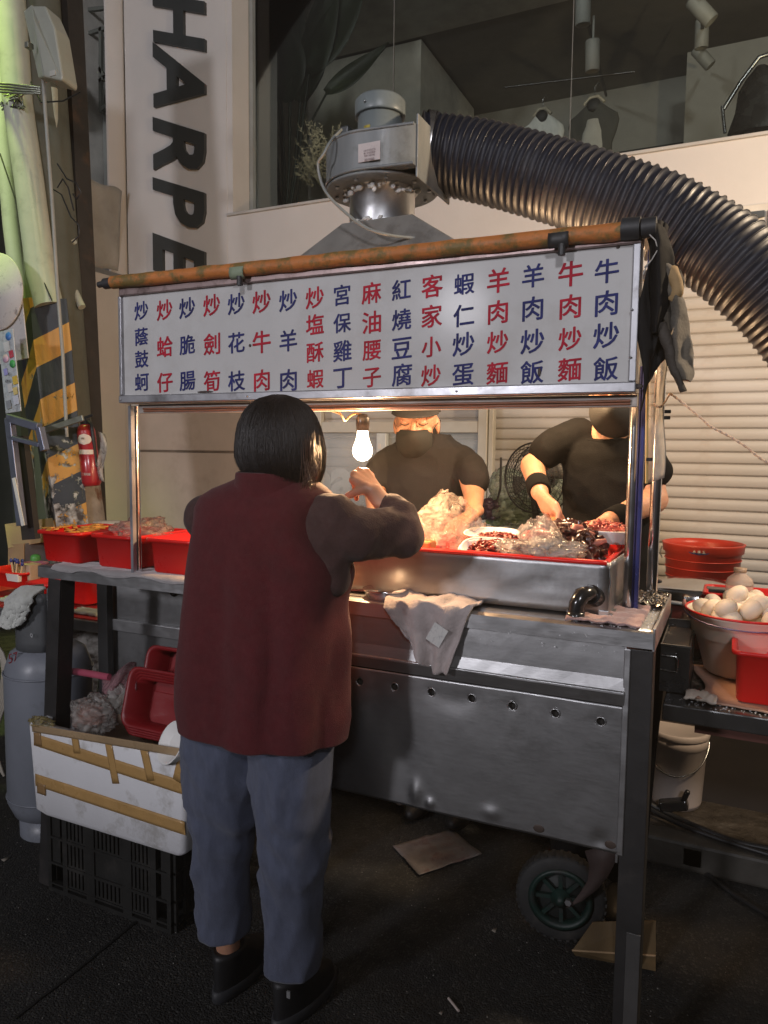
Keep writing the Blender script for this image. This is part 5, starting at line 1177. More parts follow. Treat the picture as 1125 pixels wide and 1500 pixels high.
tape = mat('brown_tape', (.48, .29, .11), .32, var=.12, vs=12, bump=.3, bs=40, rv=.12, alpha=.93); tape2 = mat('dark_brown_tape', (.30, .18, .08), .35, var=.12, alpha=.95)
def taper(pts, w_, m=tape, k=1):
    a, b_ = P(pts[0], pts[1], 1.6), P(pts[2], pts[3], 1.6)
    d = (b_-a).normalized(); s = V((-d.z, 0, d.x)); rows = []
    N_ = max(4, int((b_-a).length/.02))
    for i in range(N_+1):
        p = a.lerp(b_, i/N_); row = []
        for j in range(5):
            q = p+s*w_*(j/4-.5); z = max(.30, min(zt_, q.z)); 
            f_ = (z-.312)/(zt_-.312); yy = yf+.006*(1-f_)-.0006*k-.0008
            x = max(xl_+.008, min(xr_-.006, q.x)); row.append(V((x, yy, q.z)))
        rows.append(row)
    build('tape_strip', MB().grid(rows), m, fb, solid=.0006)
s_ = 1.78/FPX
taper((42, 1086, 272, 1162), 25*s_); taper((43, 1146, 272, 1222), 25*s_, k=1)
taper((47, 1076, 49, 1096), 20*s_, tape2, 2); taper((102, 1080, 106, 1107), 18*s_, tape, 2); taper((152, 1092, 162, 1152), 17*s_, tape, 2); taper((204, 1100, 214, 1148), 18*s_, tape, 2); taper((262, 1108, 252, 1148), 18*s_, tape, 2); taper((52, 1152, 52, 1168), 24*s_, tape2, 2)
taper((40, 1069, 272, 1108), 15*s_, mat('rim_tape', (.40, .28, .16), .3, alpha=.8, var=.2, bump=.4, bs=30), 3)
# torn tape shreds on the rim
tag(bag('torn tape and film bunched on the left rim of the foam box', (-1.99, 1.64, zt_+.003), .045, .02, .014, clear('yellow_film', (.80, .66, .28), .45, .15), seed=21, amp=.7, fr_=8), 'torn yellowish tape bunched on the left rim of the foam box', 'tape')
bag('knotted clear bag of pink scraps sitting in the foam box', (P(130, 1045, 1.70).x, 1.72, .625), .075, .06, .062, film, seed=31, amp=.4, fr_=5)
bag('small clear twisted bag between the knotted bag and the red bin stack', (P(162, 1030, 1.75).x, 1.80, .665), .035, .035, .05, film, seed=33, amp=.5)
pile('food_scraps', (P(130, 1050, 1.72).x, 1.73, .60), .055, .04, .05, 60, [mat('pink_scraps', (.36, .16, .12), .5), fatm], 'pink scraps inside the knotted bag in the foam box', 'food')
build('cardboard_liner', MB().box((xl_+.03, yb-.05, .33), (xr_-.04, yb-.045, zt_+.025)).box((xl_+.03, yf+.04, .50), (xr_-.04, yb-.055, .505)), mat('liner_brown', (.20, .13, .09), .8, var=.2), fb)
# stack of nested maroon bins standing on edge: mouths face the camera
def nest(cx, cy, cz, w_, h_, n, lab, dy=.0):
    for k in range(n):
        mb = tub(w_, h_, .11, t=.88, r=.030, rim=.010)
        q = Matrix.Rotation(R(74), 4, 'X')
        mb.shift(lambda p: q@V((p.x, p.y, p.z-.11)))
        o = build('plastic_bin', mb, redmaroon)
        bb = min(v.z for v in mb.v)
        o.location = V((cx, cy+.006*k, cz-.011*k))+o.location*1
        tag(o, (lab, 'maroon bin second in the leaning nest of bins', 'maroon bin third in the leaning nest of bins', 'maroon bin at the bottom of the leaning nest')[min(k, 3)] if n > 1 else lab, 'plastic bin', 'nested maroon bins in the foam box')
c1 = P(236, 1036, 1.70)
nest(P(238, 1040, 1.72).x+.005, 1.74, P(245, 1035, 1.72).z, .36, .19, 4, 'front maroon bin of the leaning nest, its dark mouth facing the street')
c2 = P(262, 985, 1.86); nest(c2.x, 1.86, c2.z, .30, .15, 1, 'taller maroon bin propped behind the leaning nest')
# pink wrapped handle
pk = MB().tube(smooth_path([P(96, 982, 1.78), P(118, 985, 1.78), P(150, 990, 1.79), P(165, 998, 1.80)]), [.0105]*10+[.014, .017, .02, .02, .02, .02], 12)
ph = thing('pink_pouch', 'pink edged clear pouch sticking out to the left above the foam box', 'plastic bag', P(140, 990, 1.78))
build('pouch_handle', MB().tube(smooth_path([P(96, 983, 1.78), P(120, 985, 1.78), P(160, 992, 1.79)]), [.012]*11, 12), mat('pink_plastic_film', (.50, .10, .16), .2, alpha=.75), ph)
build('pouch_body', MB().grid([[P(150+50*u, 990+26*v-6*u*(1-v)*3+6*math.sin(6*u), 1.79+.02*math.sin(7*u+5*v)) for u in [i/12 for i in range(13)]] for v in [j/8 for j in range(9)]]), clear('pink_clear', (.72, .42, .46), .5, .15), ph, solid=.002)
# white foam bowls nested on edge
mb = MB()
fbw = thing('foam_bowl_stack', 'nested white foam bowls leaning at the right corner of the foam box', 'bowls', P(258, 1080, 1.66))
for k in range(5):
    c_ = P(262+2.6*k, 1078, 1.66+.008*k)
    m1 = MB().lathe([(.035, 0), (.058, .018), (.062, .020), (.064, .018), (.040, -.003)], c_-V((-.006, .02, .016)), 30, V((-.35, -.80, .45)))
    build('bowl', m1, foam, fbw)
# ---- black crate
cr = thing('plastic_crate', 'black slatted plastic crate under the white foam box', 'crate', (-1.77, 1.85, 0))
cm = mat('crate_black', (.018, .018, .017), .45, bump=.3, bs=50, dirt=.4, dcol=(.055, .05, .045), ds=10)
x0, x1, y0, y1, h = -2.03, -1.50, 1.692, 2.04, .29
def crate_side(o0, ux, L, face):
    """one wall: frame, ribs and slots as real bars"""
    o0 = V(o0); ux = V(ux); uy = V((0, 0, 1)); nn = V((-ux.y, ux.x, 0))*-1
    def bar(a0, b0, a1, b1, dp=.010, pr_=0., nm='crate_rib'):
        mb = MB(); p0 = o0+ux*a0*L+uy*b0*h; p1 = o0+ux*a1*L+uy*b1*h
        p = [p0, o0+ux*a1*L+uy*b0*h, p1, o0+ux*a0*L+uy*b1*h]
        q = [v+nn*dp for v in p]; off = nn*pr_
        mb.add([v-off for v in p]+[v for v in q], [(0, 1, 2, 3), (7, 6, 5, 4), (0, 4, 5, 1), (1, 5, 6, 2), (2, 6, 7, 3), (3, 7, 4, 0)])
        build(nm, mb, cm, cr)
    for b0, b1, pr_ in ((0, .045, .008), (.085, .105, .006), (.33, .355, .005), (.64, .665, .005), (.95, 1, .010)): bar(0, b0, 1, b1, .012, pr_)
    for a0, a1 in ((0, .03), (.13, .17), (.33, .40), (.63, .70), (.85, .89), (.97, 1)): bar(a0, .045, a1, .95, .011, .002)
    if face:
        for p0, p1 in ((.17, .33), (.40, .63), (.70, .85)):
            for b0, b1 in ((.105, .33), (.355, .64), (.665, .95)):
                if p0 == .40 and b0 == .355:
                    bar(p0, b0, p1, b1, .006, -.001, 'crate_badge'); continue
                nb = 5 if p0 != .40 else 7
                for k in range(nb):
                    w_ = (p1-p0)/(nb*1.7); a = p0+(p1-p0)*(k+.5)/nb-w_/2; bar(a, b0+.02, a+w_, b1-.02, .008, 0, 'crate_slat')
                bar(p0, b0, p1, b0+.02, .008, .001); bar(p0, b1-.02, p1, b1, .008, .001)
    for a in (.0, .89):
        bar(a+.03, .355, a+.10, .95, .005, -.004, 'crate_panel')
crate_side((x0, y0, 0), (1, 0, 0), x1-x0, True); crate_side((x1, y0, 0), (0, 1, 0), y1-y0, True)
build('crate_back', MB().box((x0, y1, 0), (x1-.012, y1+.01, h)), cm, cr); build('crate_floor', MB().box((x0+.01, y0+.02, .012), (x1-.02, y1, .018)), cm, cr)
build('crate_back', MB().box((x0, y0+.02, 0), (x0+.01, y1, h)), cm, cr)
q = V((x0+(x1-x0)*.515, y0-.0012, h*.50)); bm_ = mat('badge_ink', (.16, .12, .07), .6, dirt=.6, dcol=(.03, .03, .03), ds=60)
for s_, dx, dz in (('商行', 0, .022), ('大安', -.002, 0), ('0800', .004, -.022)): text(s_, .055, .016, bm_, cr, q+V((dx, 0, dz)), name='badge_letter', ex=0)

# ------------------------------------------------------------------ RIGHT TABLE
RT = .85; RY = 2.0
rtb = thing('side_table', 'low stainless side table to the right of the cart with a dark edge', 'table', (.4, 2.3, 0))
mb = MB(); xa = -.137
build('tabletop', MB().box((xa, RY, RT-.045), (1.3, 2.75, RT)), mat('wet_dark_steel', (.20, .20, .20), .22, .9, var=.15, rv=.1, big=.2, bigs=6, dirt=.3), rtb, bevel=.004)
for x, y_ in ((1.25, 2.05), (1.25, 2.7), (.55, 2.7)): build('leg', MB().beam((x, y_, 0), (x, y_, RT-.045), .04, .04), blackmetal, rtb, bevel=.002)
build('under_rail', MB().box((-.06, 2.06, RT-.085), (1.2, 2.09, RT-.046)), mat('rusty_red_rail', (.10, .03, .02), .6, dirt=.5), rtb)
cloth('table_cloth', lambda u, v: V((-.06+.55*u+.02*math.sin(v*5), 2.035+.36*v+.012*math.sin(u*13), RT+.006+.004*abs(fbm((u*6, v*5, 0), 1))+.012*math.exp(-((u-.0)**2)/.002)*(1-v))), mat('pinkish_cloth', (.46, .27, .19), .85, bump=.5, bs=90, dirt=.3, dcol=(.3, .12, .08)), 'damp salmon coloured cloth spread on the side table under the egg bucket', 'cloth')
cloth('table_cloth', lambda u, v: V((-.085+.075*u, 2.03+.07*v+.01*math.sin(5*u), RT+.012+.010*abs(fbm((u*3, v*3, 8), 1.5))+.008*math.sin(math.pi*v))), mat('cream_rag', (.60, .52, .44), .95, bump=.7, bs=160), 'crumpled cream rag end at the left corner of the side table', 'cloth', 20, 10, .006)
# steel box (folded metal bin) between cart and bucket
sbx = thing('steel_box', 'open square steel box with a wire handle between the worktop and the egg bucket', 'box', (-.09, 2.2, RT))
dsm = mat('dark_box_steel', (.12, .12, .12), .3, .9, var=.1, big=.15, bigs=6)
q0 = P(966, 990, 2.10); q1 = P(1009, 1000, 2.10); qt = P(1009, 948, 2.10).z
build('box_front', MB().box((q0.x, 2.10, RT+.002), (q1.x, 2.105, qt)), dsm, sbx, bevel=.001)
build('box_side', MB().box((q1.x-.004, 2.106, RT+.002), (q1.x, 2.36, qt)), dsm, sbx); build('box_side', MB().box((q0.x, 2.106, RT+.002), (q0.x+.004, 2.36, qt)), dsm, sbx)
qb = P(1006, 908, 2.36).z
build('box_back', MB().box((q0.x, 2.36, RT+.002), (q1.x, 2.365, qb)), dsm, sbx, bevel=.001)
build('rim_edge', MB().beam((q0.x, 2.098, qt), (q1.x+.004, 2.098, qt), .005, .005), mat('edge_glint', (.5, .5, .48), .25, 1), sbx)
w0 = P(968, 960, 2.09); w1 = P(992, 984, 2.09)
build('wire_handle', MB().tube([V((w0.x, 2.092, w0.z)), V((w1.x-.004, 2.088, w0.z+.002)), V((w1.x, 2.087, w0.z-.006)), V((w1.x, 2.087, w1.z)), V((w0.x, 2.092, w1.z))], .0022, 8), mat('edge_glint', (.5, .5, .48), .25, 1), sbx)
build('box_wrap', MB().box((q0.x, 2.12, qt-.012), (q1.x-.006, 2.355, qt-.006)), mat('dull_brown', (.09, .07, .055), .6), sbx)
# egg bucket
eb = thing('egg_bucket', 'cream plastic bucket with a red rim line and wire handle, heaped with eggs', 'bucket', (.07, 2.3, RT))
ey = 2.36; ex_ = P(1092, 900, ey).x; ez = P(1085, 910, ey-.15).z; er = .160
crm = mat('cream_plastic', (.80, .73, .60), .38, var=.04, sss=.08)
build('bucket_shell', MB().lathe([(0, RT+.012), (.098, RT+.012), (.104, RT+.018), (er-.028, ez-.075), (er-.018, ez-.070), (er-.010, ez-.01), (er, ez-.006), (er, ez), (er-.006, ez), (er-.012, ez-.012), (.100, RT+.03)], (ex_, ey, 0), 56), crm, eb)
build('rim_line', MB().tube([V((ex_+(er+.002)*math.cos(t*.105), ey+(er+.002)*math.sin(t*.105), ez+.001)) for t in range(60)], .0035, 6, closed=True), redplastic, eb)
build('wire_handle', MB().tube([V((ex_+(er+.004)*math.cos(R(180+k*9)), ey+(er+.006)*math.sin(R(180+k*9)), ez-.004-.02*math.sin(R(k*9)))) for k in range(21)], .0022, 6), mat('bluish_wire', (.2, .18, .3), .35, .8), eb)
build('handle_lug', MB().ball((ex_-er-.006, ey, ez+.008), (.006, .006, .012), 10, 8), mat('pink_lug', (.5, .25, .2), .4), eb)
eggm = mat('egg_shell', (.74, .63, .50), .5, var=.05, vs=20, bump=.1, bs=200, sss=.1)
eg = MB(); ne = 20
eg.lathe([(0, -.031), (.012, -.028), (.020, -.019), (.0235, -.006), (.0235, .002), (.021, .014), (.015, .024), (.007, .0295), (0, .031)], (0, 0, 0), 22)
spots = []
for L, (cnt, rad, zz) in enumerate(((11, .118, -.016), (9, .082, -.006), (5, .045, .006), (1, .0, .010))):
    for k in range(cnt):
        a = 6.283*k/cnt+L*.4; spots.append((ex_+rad*math.cos(a), ey+rad*math.sin(a), ez+zz+random.uniform(-.003, .004)))
spots += [(ex_-.075, ey-.075, ez+.004), (ex_+.0, ey-.06, ez+.022), (ex_-.045, ey-.02, ez+.026)]
pos = ['front left', 'left', 'middle', 'right', 'back']
e0 = None
for i, sp in enumerate(spots):
    if e0 is None: o = e0 = build('egg', eg, eggm)
    else: o = e0.copy(); COL.objects.link(o)
    tag(o, 'cream egg among the heap of eggs in the cream bucket', 'egg', 'eggs heaped in the cream bucket')
    o.location = sp; o.rotation_euler = (random.uniform(.6, 1.6), random.uniform(-.4, .4), random.uniform(0, 6.28))
    o.scale = (1.08,)*3
# right front red bin, rear red bin, bottle, greens
rp_ = P(1125, 1010, 2.12)
bin_(.24, .20, .135, (P(1074, 1010, 2.08).x+.112, 2.16, RT+.010), 'red bin at the right front corner of the side table, cut by the frame', redplastic, 'red bins on the side table', t=.84, r=.02)
bin_(.34, .18, .13, (P(1030, 870, 2.62).x+.17, 2.63, P(1035, 868, 2.55).z-.128), 'wide orange red bin behind the egg bucket and the bottle', redplastic, 'red bins on the side table', t=.9, r=.02)
lf = MB()
for i in range(240):
    p = P(random.uniform(1100, 1135), random.uniform(878, 890), 2.5+random.uniform(-.05, .05)); d = V((random.uniform(-1, 1), random.uniform(-1, 1), random.uniform(-.2, 1))).normalized()*.014; s = d.orthogonal().normalized()*.004
    lf.add([p-s, p+s, p+d], [(0, 1, 2)])
tag(build('chopped_greens', lf, mat('herb_green', (.07, .16, .03), .6)), 'chopped green herbs in the red bin behind the eggs', 'herbs', kind='stuff')
bo = thing('plastic_bottle', 'clear ribbed plastic bottle with a tan cap behind the egg bucket', 'bottle', P(1084, 890, 2.5))
bz0 = P(1084, 893, 2.5).z; bzt = P(1084, 832, 2.5).z; hh = bzt-bz0; bxx = P(1083, 860, 2.5).x; rr0 = .040
pr = [(0, 0), (rr0*.9, 0), (rr0, .008)]
for k in range(6): pr += [(rr0, .02+k*.018), (rr0*.955, .029+k*.018)]
zc_ = .02+6*.018
prn = [(a, min(b, hh*.62)) for a, b in pr]+[(rr0, hh*.64), (rr0*.85, hh*.76), (rr0*.45, hh*.86), (rr0*.40, hh*.90)]
build('bottle_body', MB().lathe([(a, bz0+b) for a, b in prn], (bxx, 2.5, 0), 28), mat('clear_bottle', (.80, .62, .50), .08, alpha=.50, spec=1.), bo)  # pinkish reflections are put into the tint of the clear plastic
build('cap', MB().lathe([(rr0*.44, bz0+hh*.90), (rr0*.46, bz0+hh*.905), (rr0*.46, bz0+hh*1.0), (0, bz0+hh*1.0)], (bxx, 2.5, 0), 20), mat('tan_cap', (.40, .27, .18), .5), bo)
build('bottle_oil', MB().lathe([(0, bz0+.004), (rr0*.85, bz0+.004), (rr0*.85, bz0+hh*.3), (0, bz0+hh*.3)], (bxx, 2.5, 0), 20), mat('pale_oil', (.7, .35, .2), .1, alpha=.4), bo)
# lidded pot
pt = thing('rice_cooker', 'stainless domed lid cooker with black handles and a dark red body', 'pot', P(1012, 900, 2.75))
py_ = 2.78; px_ = P(1014, 880, py_).x; pz = P(1014, 884, py_-.18).z; prr = .165
build('pot_body', MB().lathe([(.15, pz-.24), (prr, pz-.22), (prr, pz-.012), (prr-.01, pz-.01)], (px_, py_, 0), 44, caps=True), mat('dark_red_enamel', (.075, .018, .016), .3, coat=.4), pt)
build('pot_ring', MB().lathe([(prr, pz-.012), (prr+.012, pz-.010), (prr+.012, pz-.002), (prr, pz)], (px_, py_, 0), 44, caps=False), mat('grey_ring', (.45, .44, .42), .4), pt)
build('lid', MB().lathe([(prr+.004, pz), (prr+.002, pz+.018), (prr-.006, pz+.030), (prr-.03, pz+.040), (.06, pz+.052), (0, pz+.054)], (px_, py_, 0), 44), mat('polished_lid', (.6, .6, .6), .14, 1.), pt)
for a in (200, 350):
    c_ = V((px_+.15*math.cos(R(a)), py_+.15*math.sin(R(a)), pz+.025))
    build('handle', MB().beam(c_-V((.045, .0, 0)), c_+V((.045, .0, .0)), .05, .03, (0, 1, 0)), blp, pt, bevel=.01)
build('lid_latch', MB().box((px_+.04, py_-.16, pz+.02), (px_+.12, py_-.10, pz+.05)), blp, pt, bevel=.008)
# big red tub
tb2 = thing('red_tub', 'large round red plastic tub with an oval label behind the cooker', 'tub', P(1030, 900, 3.3))
ty_ = 3.32; tx_ = P(1029, 820, ty_).x; tz = P(1029, 799, ty_-.1).z; trr = .158
redt = mat('tub_red', (.50, .045, .025), .4, var=.06, sss=.05)
build('tub_shell', MB().lathe([(0, tz-.34), (trr*.80, tz-.34), (trr*.93, tz-.04), (trr*.985, tz-.035), (trr*1.0, tz-.006), (trr*1.02, tz), (trr*.97, tz+.002), (trr*.93, tz-.02), (trr*.80, tz-.32)], (tx_, ty_, 0), 52), redt, tb2)
for k in range(4): build('tub_ridge', MB().tube([V((tx_+(trr*(.925-.018*k)+.001)*math.cos(t*.126), ty_+(trr*(.925-.018*k)+.001)*math.sin(t*.126), tz-.065-.035*k)) for t in range(50)], .0022, 5, closed=True), redt, tb2)
build('label_oval', cyl_patch(V((tx_, ty_, 0)), trr*.99, .26, tz-.034, tz-.006, True, -1.63), mat('navy_label', (.03, .03, .09), .4), tb2)
for k, s_ in enumerate('水桶王'): 
    a = -1.63+(-.11+.11*k); text(s_, .012, .011, mat('label_cream2', (.7, .65, .5), .5), tb2, V((tx_+trr*1.0*math.cos(a), ty_+trr*1.0*math.sin(a)-.003, tz-.020)), name='label_character')
build('tub_handle', MB().tube([V((tx_-trr*1.0, ty_-.03, tz-.02)), V((tx_-trr*1.04, ty_-.03, tz-.05)), V((tx_-trr*.98, ty_-.03, tz-.07))], .003, 6), mat('galvanised_wire', (.3, .31, .26), .4, .8), tb2)
std = build('wooden_stand', MB().box((tx_-.25, 3.15, .10), (tx_+.35, 3.55, tz-.342)), mat('stand_dark', (.06, .05, .045), .7)); tag(std, 'dark low cupboard against the shutter carrying the red tub', 'cupboard')
# white pail under the table
pw = thing('lidded_pail', 'off-white lidded plastic pail with a wire bail under the side table', 'pail', P(990, 1183, 3.06))
wy = 3.10; wx = P(990, 1120, wy).x; r1 = .112
zt2 = P(990, 1065, wy).z
palm = mat('pail_white', (.60, .51, .46), .45, var=.06, dirt=.2, dcol=(.3, .22, .18))
build('pail_body', MB().lathe([(0, .102), (r1*.86, .102), (r1*.90, .12), (r1, zt2-.06), (r1*1.04, zt2-.055), (r1*1.04, zt2-.02), (r1*1.0, zt2-.018)], (wx, wy, 0), 44), palm, pw)
build('lid', MB().lathe([(r1*1.07, zt2-.02), (r1*1.08, zt2-.015), (r1*1.08, zt2), (r1*1.0, zt2+.004), (r1*.95, zt2-.002), (0, zt2-.002)], (wx, wy, 0), 44), palm, pw)
build('bail', MB().tube([V((wx+r1*1.06*math.cos(R(180+k*9)), wy+r1*1.06*math.sin(R(180+k*9)), zt2-.04-.115*math.sin(R(k*9)))) for k in range(21)], .0028, 6), mat('edge_glint', (.5, .5, .48), .25, 1), pw)
bc_ = thing('black_crates', 'dark crate standing on the red tiles under the side table', 'crate', (.3, 3.35, .13))
for z in (.13, .40):
    c0 = P(1030, 1150, 3.30).x
    build('crate_shell', MB().box((c0, 3.30, z), (1.2, 3.65, z+.26)), cm, bc_, bevel=.006)
    for k in range(14): build('crate_rib', MB().box((c0+.02+.05*k, 3.288, z+.03), (c0+.035+.05*k, 3.2995, z+.23)), cm, bc_)
# cables on the pavement
for pts, lab, r_ in (((((952, 1178), 2.9, .13), ((985, 1195), 2.95, .11), ((1030, 1215), 2.95, .11), ((1080, 1234), 2.93, .11), ((1140, 1246), 2.9, .11)), 'thick black cable running along the kerb to the right', .011),
        ((((950, 1184), 2.9, .12), ((990, 1205), 2.9, .11), ((1050, 1228), 2.9, .11), ((1140, 1256), 2.86, .11)), 'second black cable lying beside the first along the kerb', .009),
        ((((952, 1182), 2.6, .0), ((975, 1210), 2.6, .0), ((1010, 1255), 2.6, 0), ((1060, 1300), 2.6, 0), ((1130, 1345), 2.6, 0)), 'black cable dropping off the kerb onto the road', .008)):
    pp2 = [G(x, y_, z+r_) for (x, y_), Y, z in pts]
    tag(build('cable', MB().tube(smooth_path(pp2), r_, 10), wire), lab, 'cable')
q = G(966, 1180, .14); tag(build('cable_plug', MB().beam(q, q+V((.10, .0, .03)), .05, .04, (0, 0, 1)).beam(q+V((.07, 0, .0)), q+V((.10, -.02, .09)), .02, .02, (0, 1, 0)), blp, bevel=.008), 'black connector block where the cables meet behind the right leg', 'connector')
q = G(1016, 1240, .06); tag(build('paper_tag', MB().box(q-V((.028, .002, .03)), q+V((.028, 0, .03))).shift(lambda p: V((p.x, 2.752, p.z))), mat('grey_paper', (.22, .21, .19), .8)), 'small grey paper stuck to the kerb face', 'paper')

# ------------------------------------------------------------------ ON THE ROAD
f0 = G(640, 1250, 0)
fl = thing('flyer', 'crumpled printed flyer lying on the road under the cart', 'paper', (f0.x, f0.y, .006))
cs = [G(575, 1241, .004), G(661, 1216, .004), G(706, 1253, .004), G(614, 1284, .004)]
build('sheet', MB().grid([[cs[0].lerp(cs[1], u).lerp(cs[3].lerp(cs[2], u), v)+V((0, 0, .004+.006*abs(fbm((u*3, v*3, 0), 1)))) for u in [i/14 for i in range(15)]] for v in [j/14 for j in range(15)]]), mat('flyer_print', (.17, .15, .145), .6, var=.3, vs=14, dirt=.7, dcol=(.10, .045, .04), ds=14, dt=.5), fl, solid=.001)
ux = (cs[1]-cs[0]).normalized(); uy = (cs[0]-cs[3]).normalized(); Mf = Matrix(((ux.x, uy.x, 0), (ux.y, uy.y, 0), (0, 0, 1)))
cc_ = sum(cs, V((0, 0, 0)))/4
for k, s_ in enumerate(('熱炒 SALE', '外帶 100', '新鮮')): text(s_, .16-.03*k, .045, mat('flyer_ink', (.17, .12, .11), .6), fl, cc_+uy*(.07-.065*k)+V((0, 0, .013)), name='printed_text', mtx=Mf, ex=0)
cbd = thing('flattened_carton', 'flattened brown carton wedged under the cart behind the right leg', 'cardboard', G(890, 1385, 0))
e_ = [G(838, 1392, .03), G(868, 1350, .10), G(960, 1348, .12), G(960, 1400, .03)]
cmx = mat('wet_cardboard', (.11, .07, .028), .75, var=.25, vs=8, bump=.4, bs=60)
quad('carton_face', e_, cmx, cbd, .006); quad('carton_face', [G(838, 1392, .028), G(960, 1400, .028), G(960, 1422, .004), G(842, 1399, .004)], cmx, cbd, .005)
build('carton_crease', MB().tube([G(838, 1392, .034), G(960, 1400, .034)], .003, 6), cardboard, cbd)
tag(build('carton_scrap', MB().box(G(962, 1222, .03), G(985, 1205, .03)+V((.03, .06, .03))), cmx, bevel=.01), 'brown carton scrap on the kerb behind the right leg', 'cardboard')
a = G(657, 1462, .005); b_ = G(672, 1481, .005); tag(build('cigarette_end', MB().tube([a, b_], .0035, 8), mat('pale_stub', (.50, .42, .38), .7)), 'pale cigarette end lying on the black road', 'cigarette end')
for (x, y_, s_, lab) in ((724, 1362, .006, 'small leaf scrap lying on the road left of the wheel'), (8, 1258, .008, 'pale litter scrap on the road below the gas cylinder'), (646, 1483, .004, 'tiny white crumb beside the cigarette end')):
    c_ = G(x, y_, .003); tag(build('litter', MB().grid([[c_+V((s_*u, s_*1.5*v, .002*u*v)) for u in (-1, 0, 1)] for v in (-1, 0, 1)]), mat('litter_pale', (.26, .23, .19), .7), solid=.001), lab, 'litter')

# ------------------------------------------------------------------ BEHIND THE COOKS
VT = thing('prep_table', 'prep table against the shutter behind the cooks', 'table', (-1.0, 3.5, .1))
build('tabletop', MB().box((-1.6, 3.35, 1.02), (-.45, 3.80, 1.06)), steel2, VT, bevel=.004)
for x in (-1.55, -.5): build('leg', MB().beam((x, 3.4, .1), (x, 3.4, 1.02), .04, .04), blackmetal, VT)
leafy = mat('cabbage_leaf', (.26, .36, .12), .5, var=.4, vs=12, bump=.5, bs=40, sss=.1)
gb_ = clear('green_bag', (.62, .74, .60), .5, .18)
for i, (px, py, rx, rz_, lab) in enumerate(((742, 718, .09, .09, 'tall green tinted plastic bag behind the cook in grey'), (752, 752, .13, .06, 'milky bag of cabbages lying low between the cooks'), (790, 742, .09, .08, 'bag of cabbage behind the second cook hand'), (722, 745, .07, .055, 'dark purple bag beside the capped cook elbow'), (815, 715, .07, .09, 'pale plastic bag against the fan on the prep table'))):
    c_ = P(px, py, 3.45); bag(lab, c_, rx, .08, rz_, gb_ if i != 3 else mat('purple_bag', (.06, .03, .05), .35, bump=.6, bs=20), seed=40+i*3, amp=.35, fr_=4)
cbm = MB()
for i in range(9):
    c_ = P(random.uniform(728, 805), random.uniform(738, 762), 3.47)
    for k in range(5): cbm.ball(c_+V((random.uniform(-.02, .02),)*3), (random.uniform(.02, .045), .025, random.uniform(.016, .03)), 12, 8)
cbm.shift(lambda p: p+V((fbm(p, 22), fbm(p+V((2, 2, 2)), 22), fbm(p, 31)))*.010)
tag(build('cabbages', cbm, leafy), 'green cabbages seen through the bags between the cooks', 'cabbage')
fn = thing('cage_fan', 'round black wire cage fan standing behind the second cook', 'fan', P(775, 700, 3.3))
fc = P(782, 700, 3.25); fr3 = .155; fax = V((-.35, -1, .0)).normalized()
mb = MB(); q = V((0, 0, 1)).rotation_difference(fax)
for k in range(9):
    r_ = fr3*(.14+.86*k/8); dz = .06*(1-(k/8)**2)
    mb.tube([fc+q@V((r_*math.cos(t*.196), r_*math.sin(t*.196), dz)) for t in range(32)], .0014 if k < 8 else .004, 4, closed=True)
for k in range(40):
    a = k*.157; mb.tube([fc+q@V((fr3*s*math.cos(a+.5*(1-s)), fr3*s*math.sin(a+.5*(1-s)), .06*(1-s*s))) for s in (.12, .4, .7, 1)]+[fc+q@V((fr3*1.0*math.cos(a), fr3*1.0*math.sin(a), -.07)), fc+q@V((fr3*.5*math.cos(a), fr3*.5*math.sin(a), -.10))], .0011, 4)
mb.tube([fc+q@V((fr3*math.cos(t*.196), fr3*math.sin(t*.196), -.07)) for t in range(32)], .003, 5, closed=True)
build('cage', mb, wire, fn)
build('motor', MB().lathe([(0, -.06), (.05, -.06), (.05, -.13), (0, -.14)], fc, 18, fax), blp, fn)
for k in range(4):
    a = k*1.57; rows = []
    for i in range(5):
        s = .2+.7*i/4; rows.append([fc+q@V((fr3*s*math.cos(a+d), fr3*s*math.sin(a+d), -.03+.03*d)) for d in (-.35, 0, .35)])
    build('blade', MB().grid(rows), mat('blade_grey', (.16, .16, .15), .4), fn, solid=.002)
build('fan_stand', MB().beam(fc+V((-.02, .08, -.05)), V((fc.x, 3.40, 1.06)), .03, .03), blackmetal, fn)
pc_ = P(738, 690, 3.2); build('plug_cord', MB().tube([P(734, 670, 3.2), P(733, 715, 3.2), P(728, 735, 3.2)], .006, 6), wire, fn)

# ------------------------------------------------------------------ JACKET, SHEET AND STRING AT THE RIGHT POST
jk = thing('hanging_jacket', 'dark jacket with a lighter lining bunched over the top of the right post', 'clothing', P(990, 500, 1.75))
def jr(px0, px1, py, Y, d): a = P(px0, py, Y); b_ = P(px1, py, Y); return ring((a+b_)/2, (b_-a).length/2, d, 64, 2.1)
jm = mat('khaki_lining', (.105, .088, .066), .9, bump=.8, bs=180, var=.2, sheen=.2)
prof = [(968, 985, 388), (966, 998, 400), (964, 1000, 430), (962, 1006, 445), (972, 1008, 470), (978, 1012, 500), (984, 1014, 530), (988, 1015, 548), (992, 1010, 558)]
mb = MB().loft([jr(a, b_, y_, 1.72, .022) for a, b_, y_ in smooth_path([V(p) for p in prof], 9)])
mb.shift(lambda p: p+V((.006*fbm(p, 18), .012*math.sin(p.x*170+p.z*22+4*fbm(p, 9))-.010*(1-2*abs(noise.noise(V((p.x*40, p.y*9, p.z*13))))), .004*fbm(p, 20))))
build('jacket_body', mb, jm, jk)
prof = [(946, 975, 335), (950, 985, 370), (950, 986, 410), (952, 980, 440), (954, 972, 470), (956, 966, 490)]
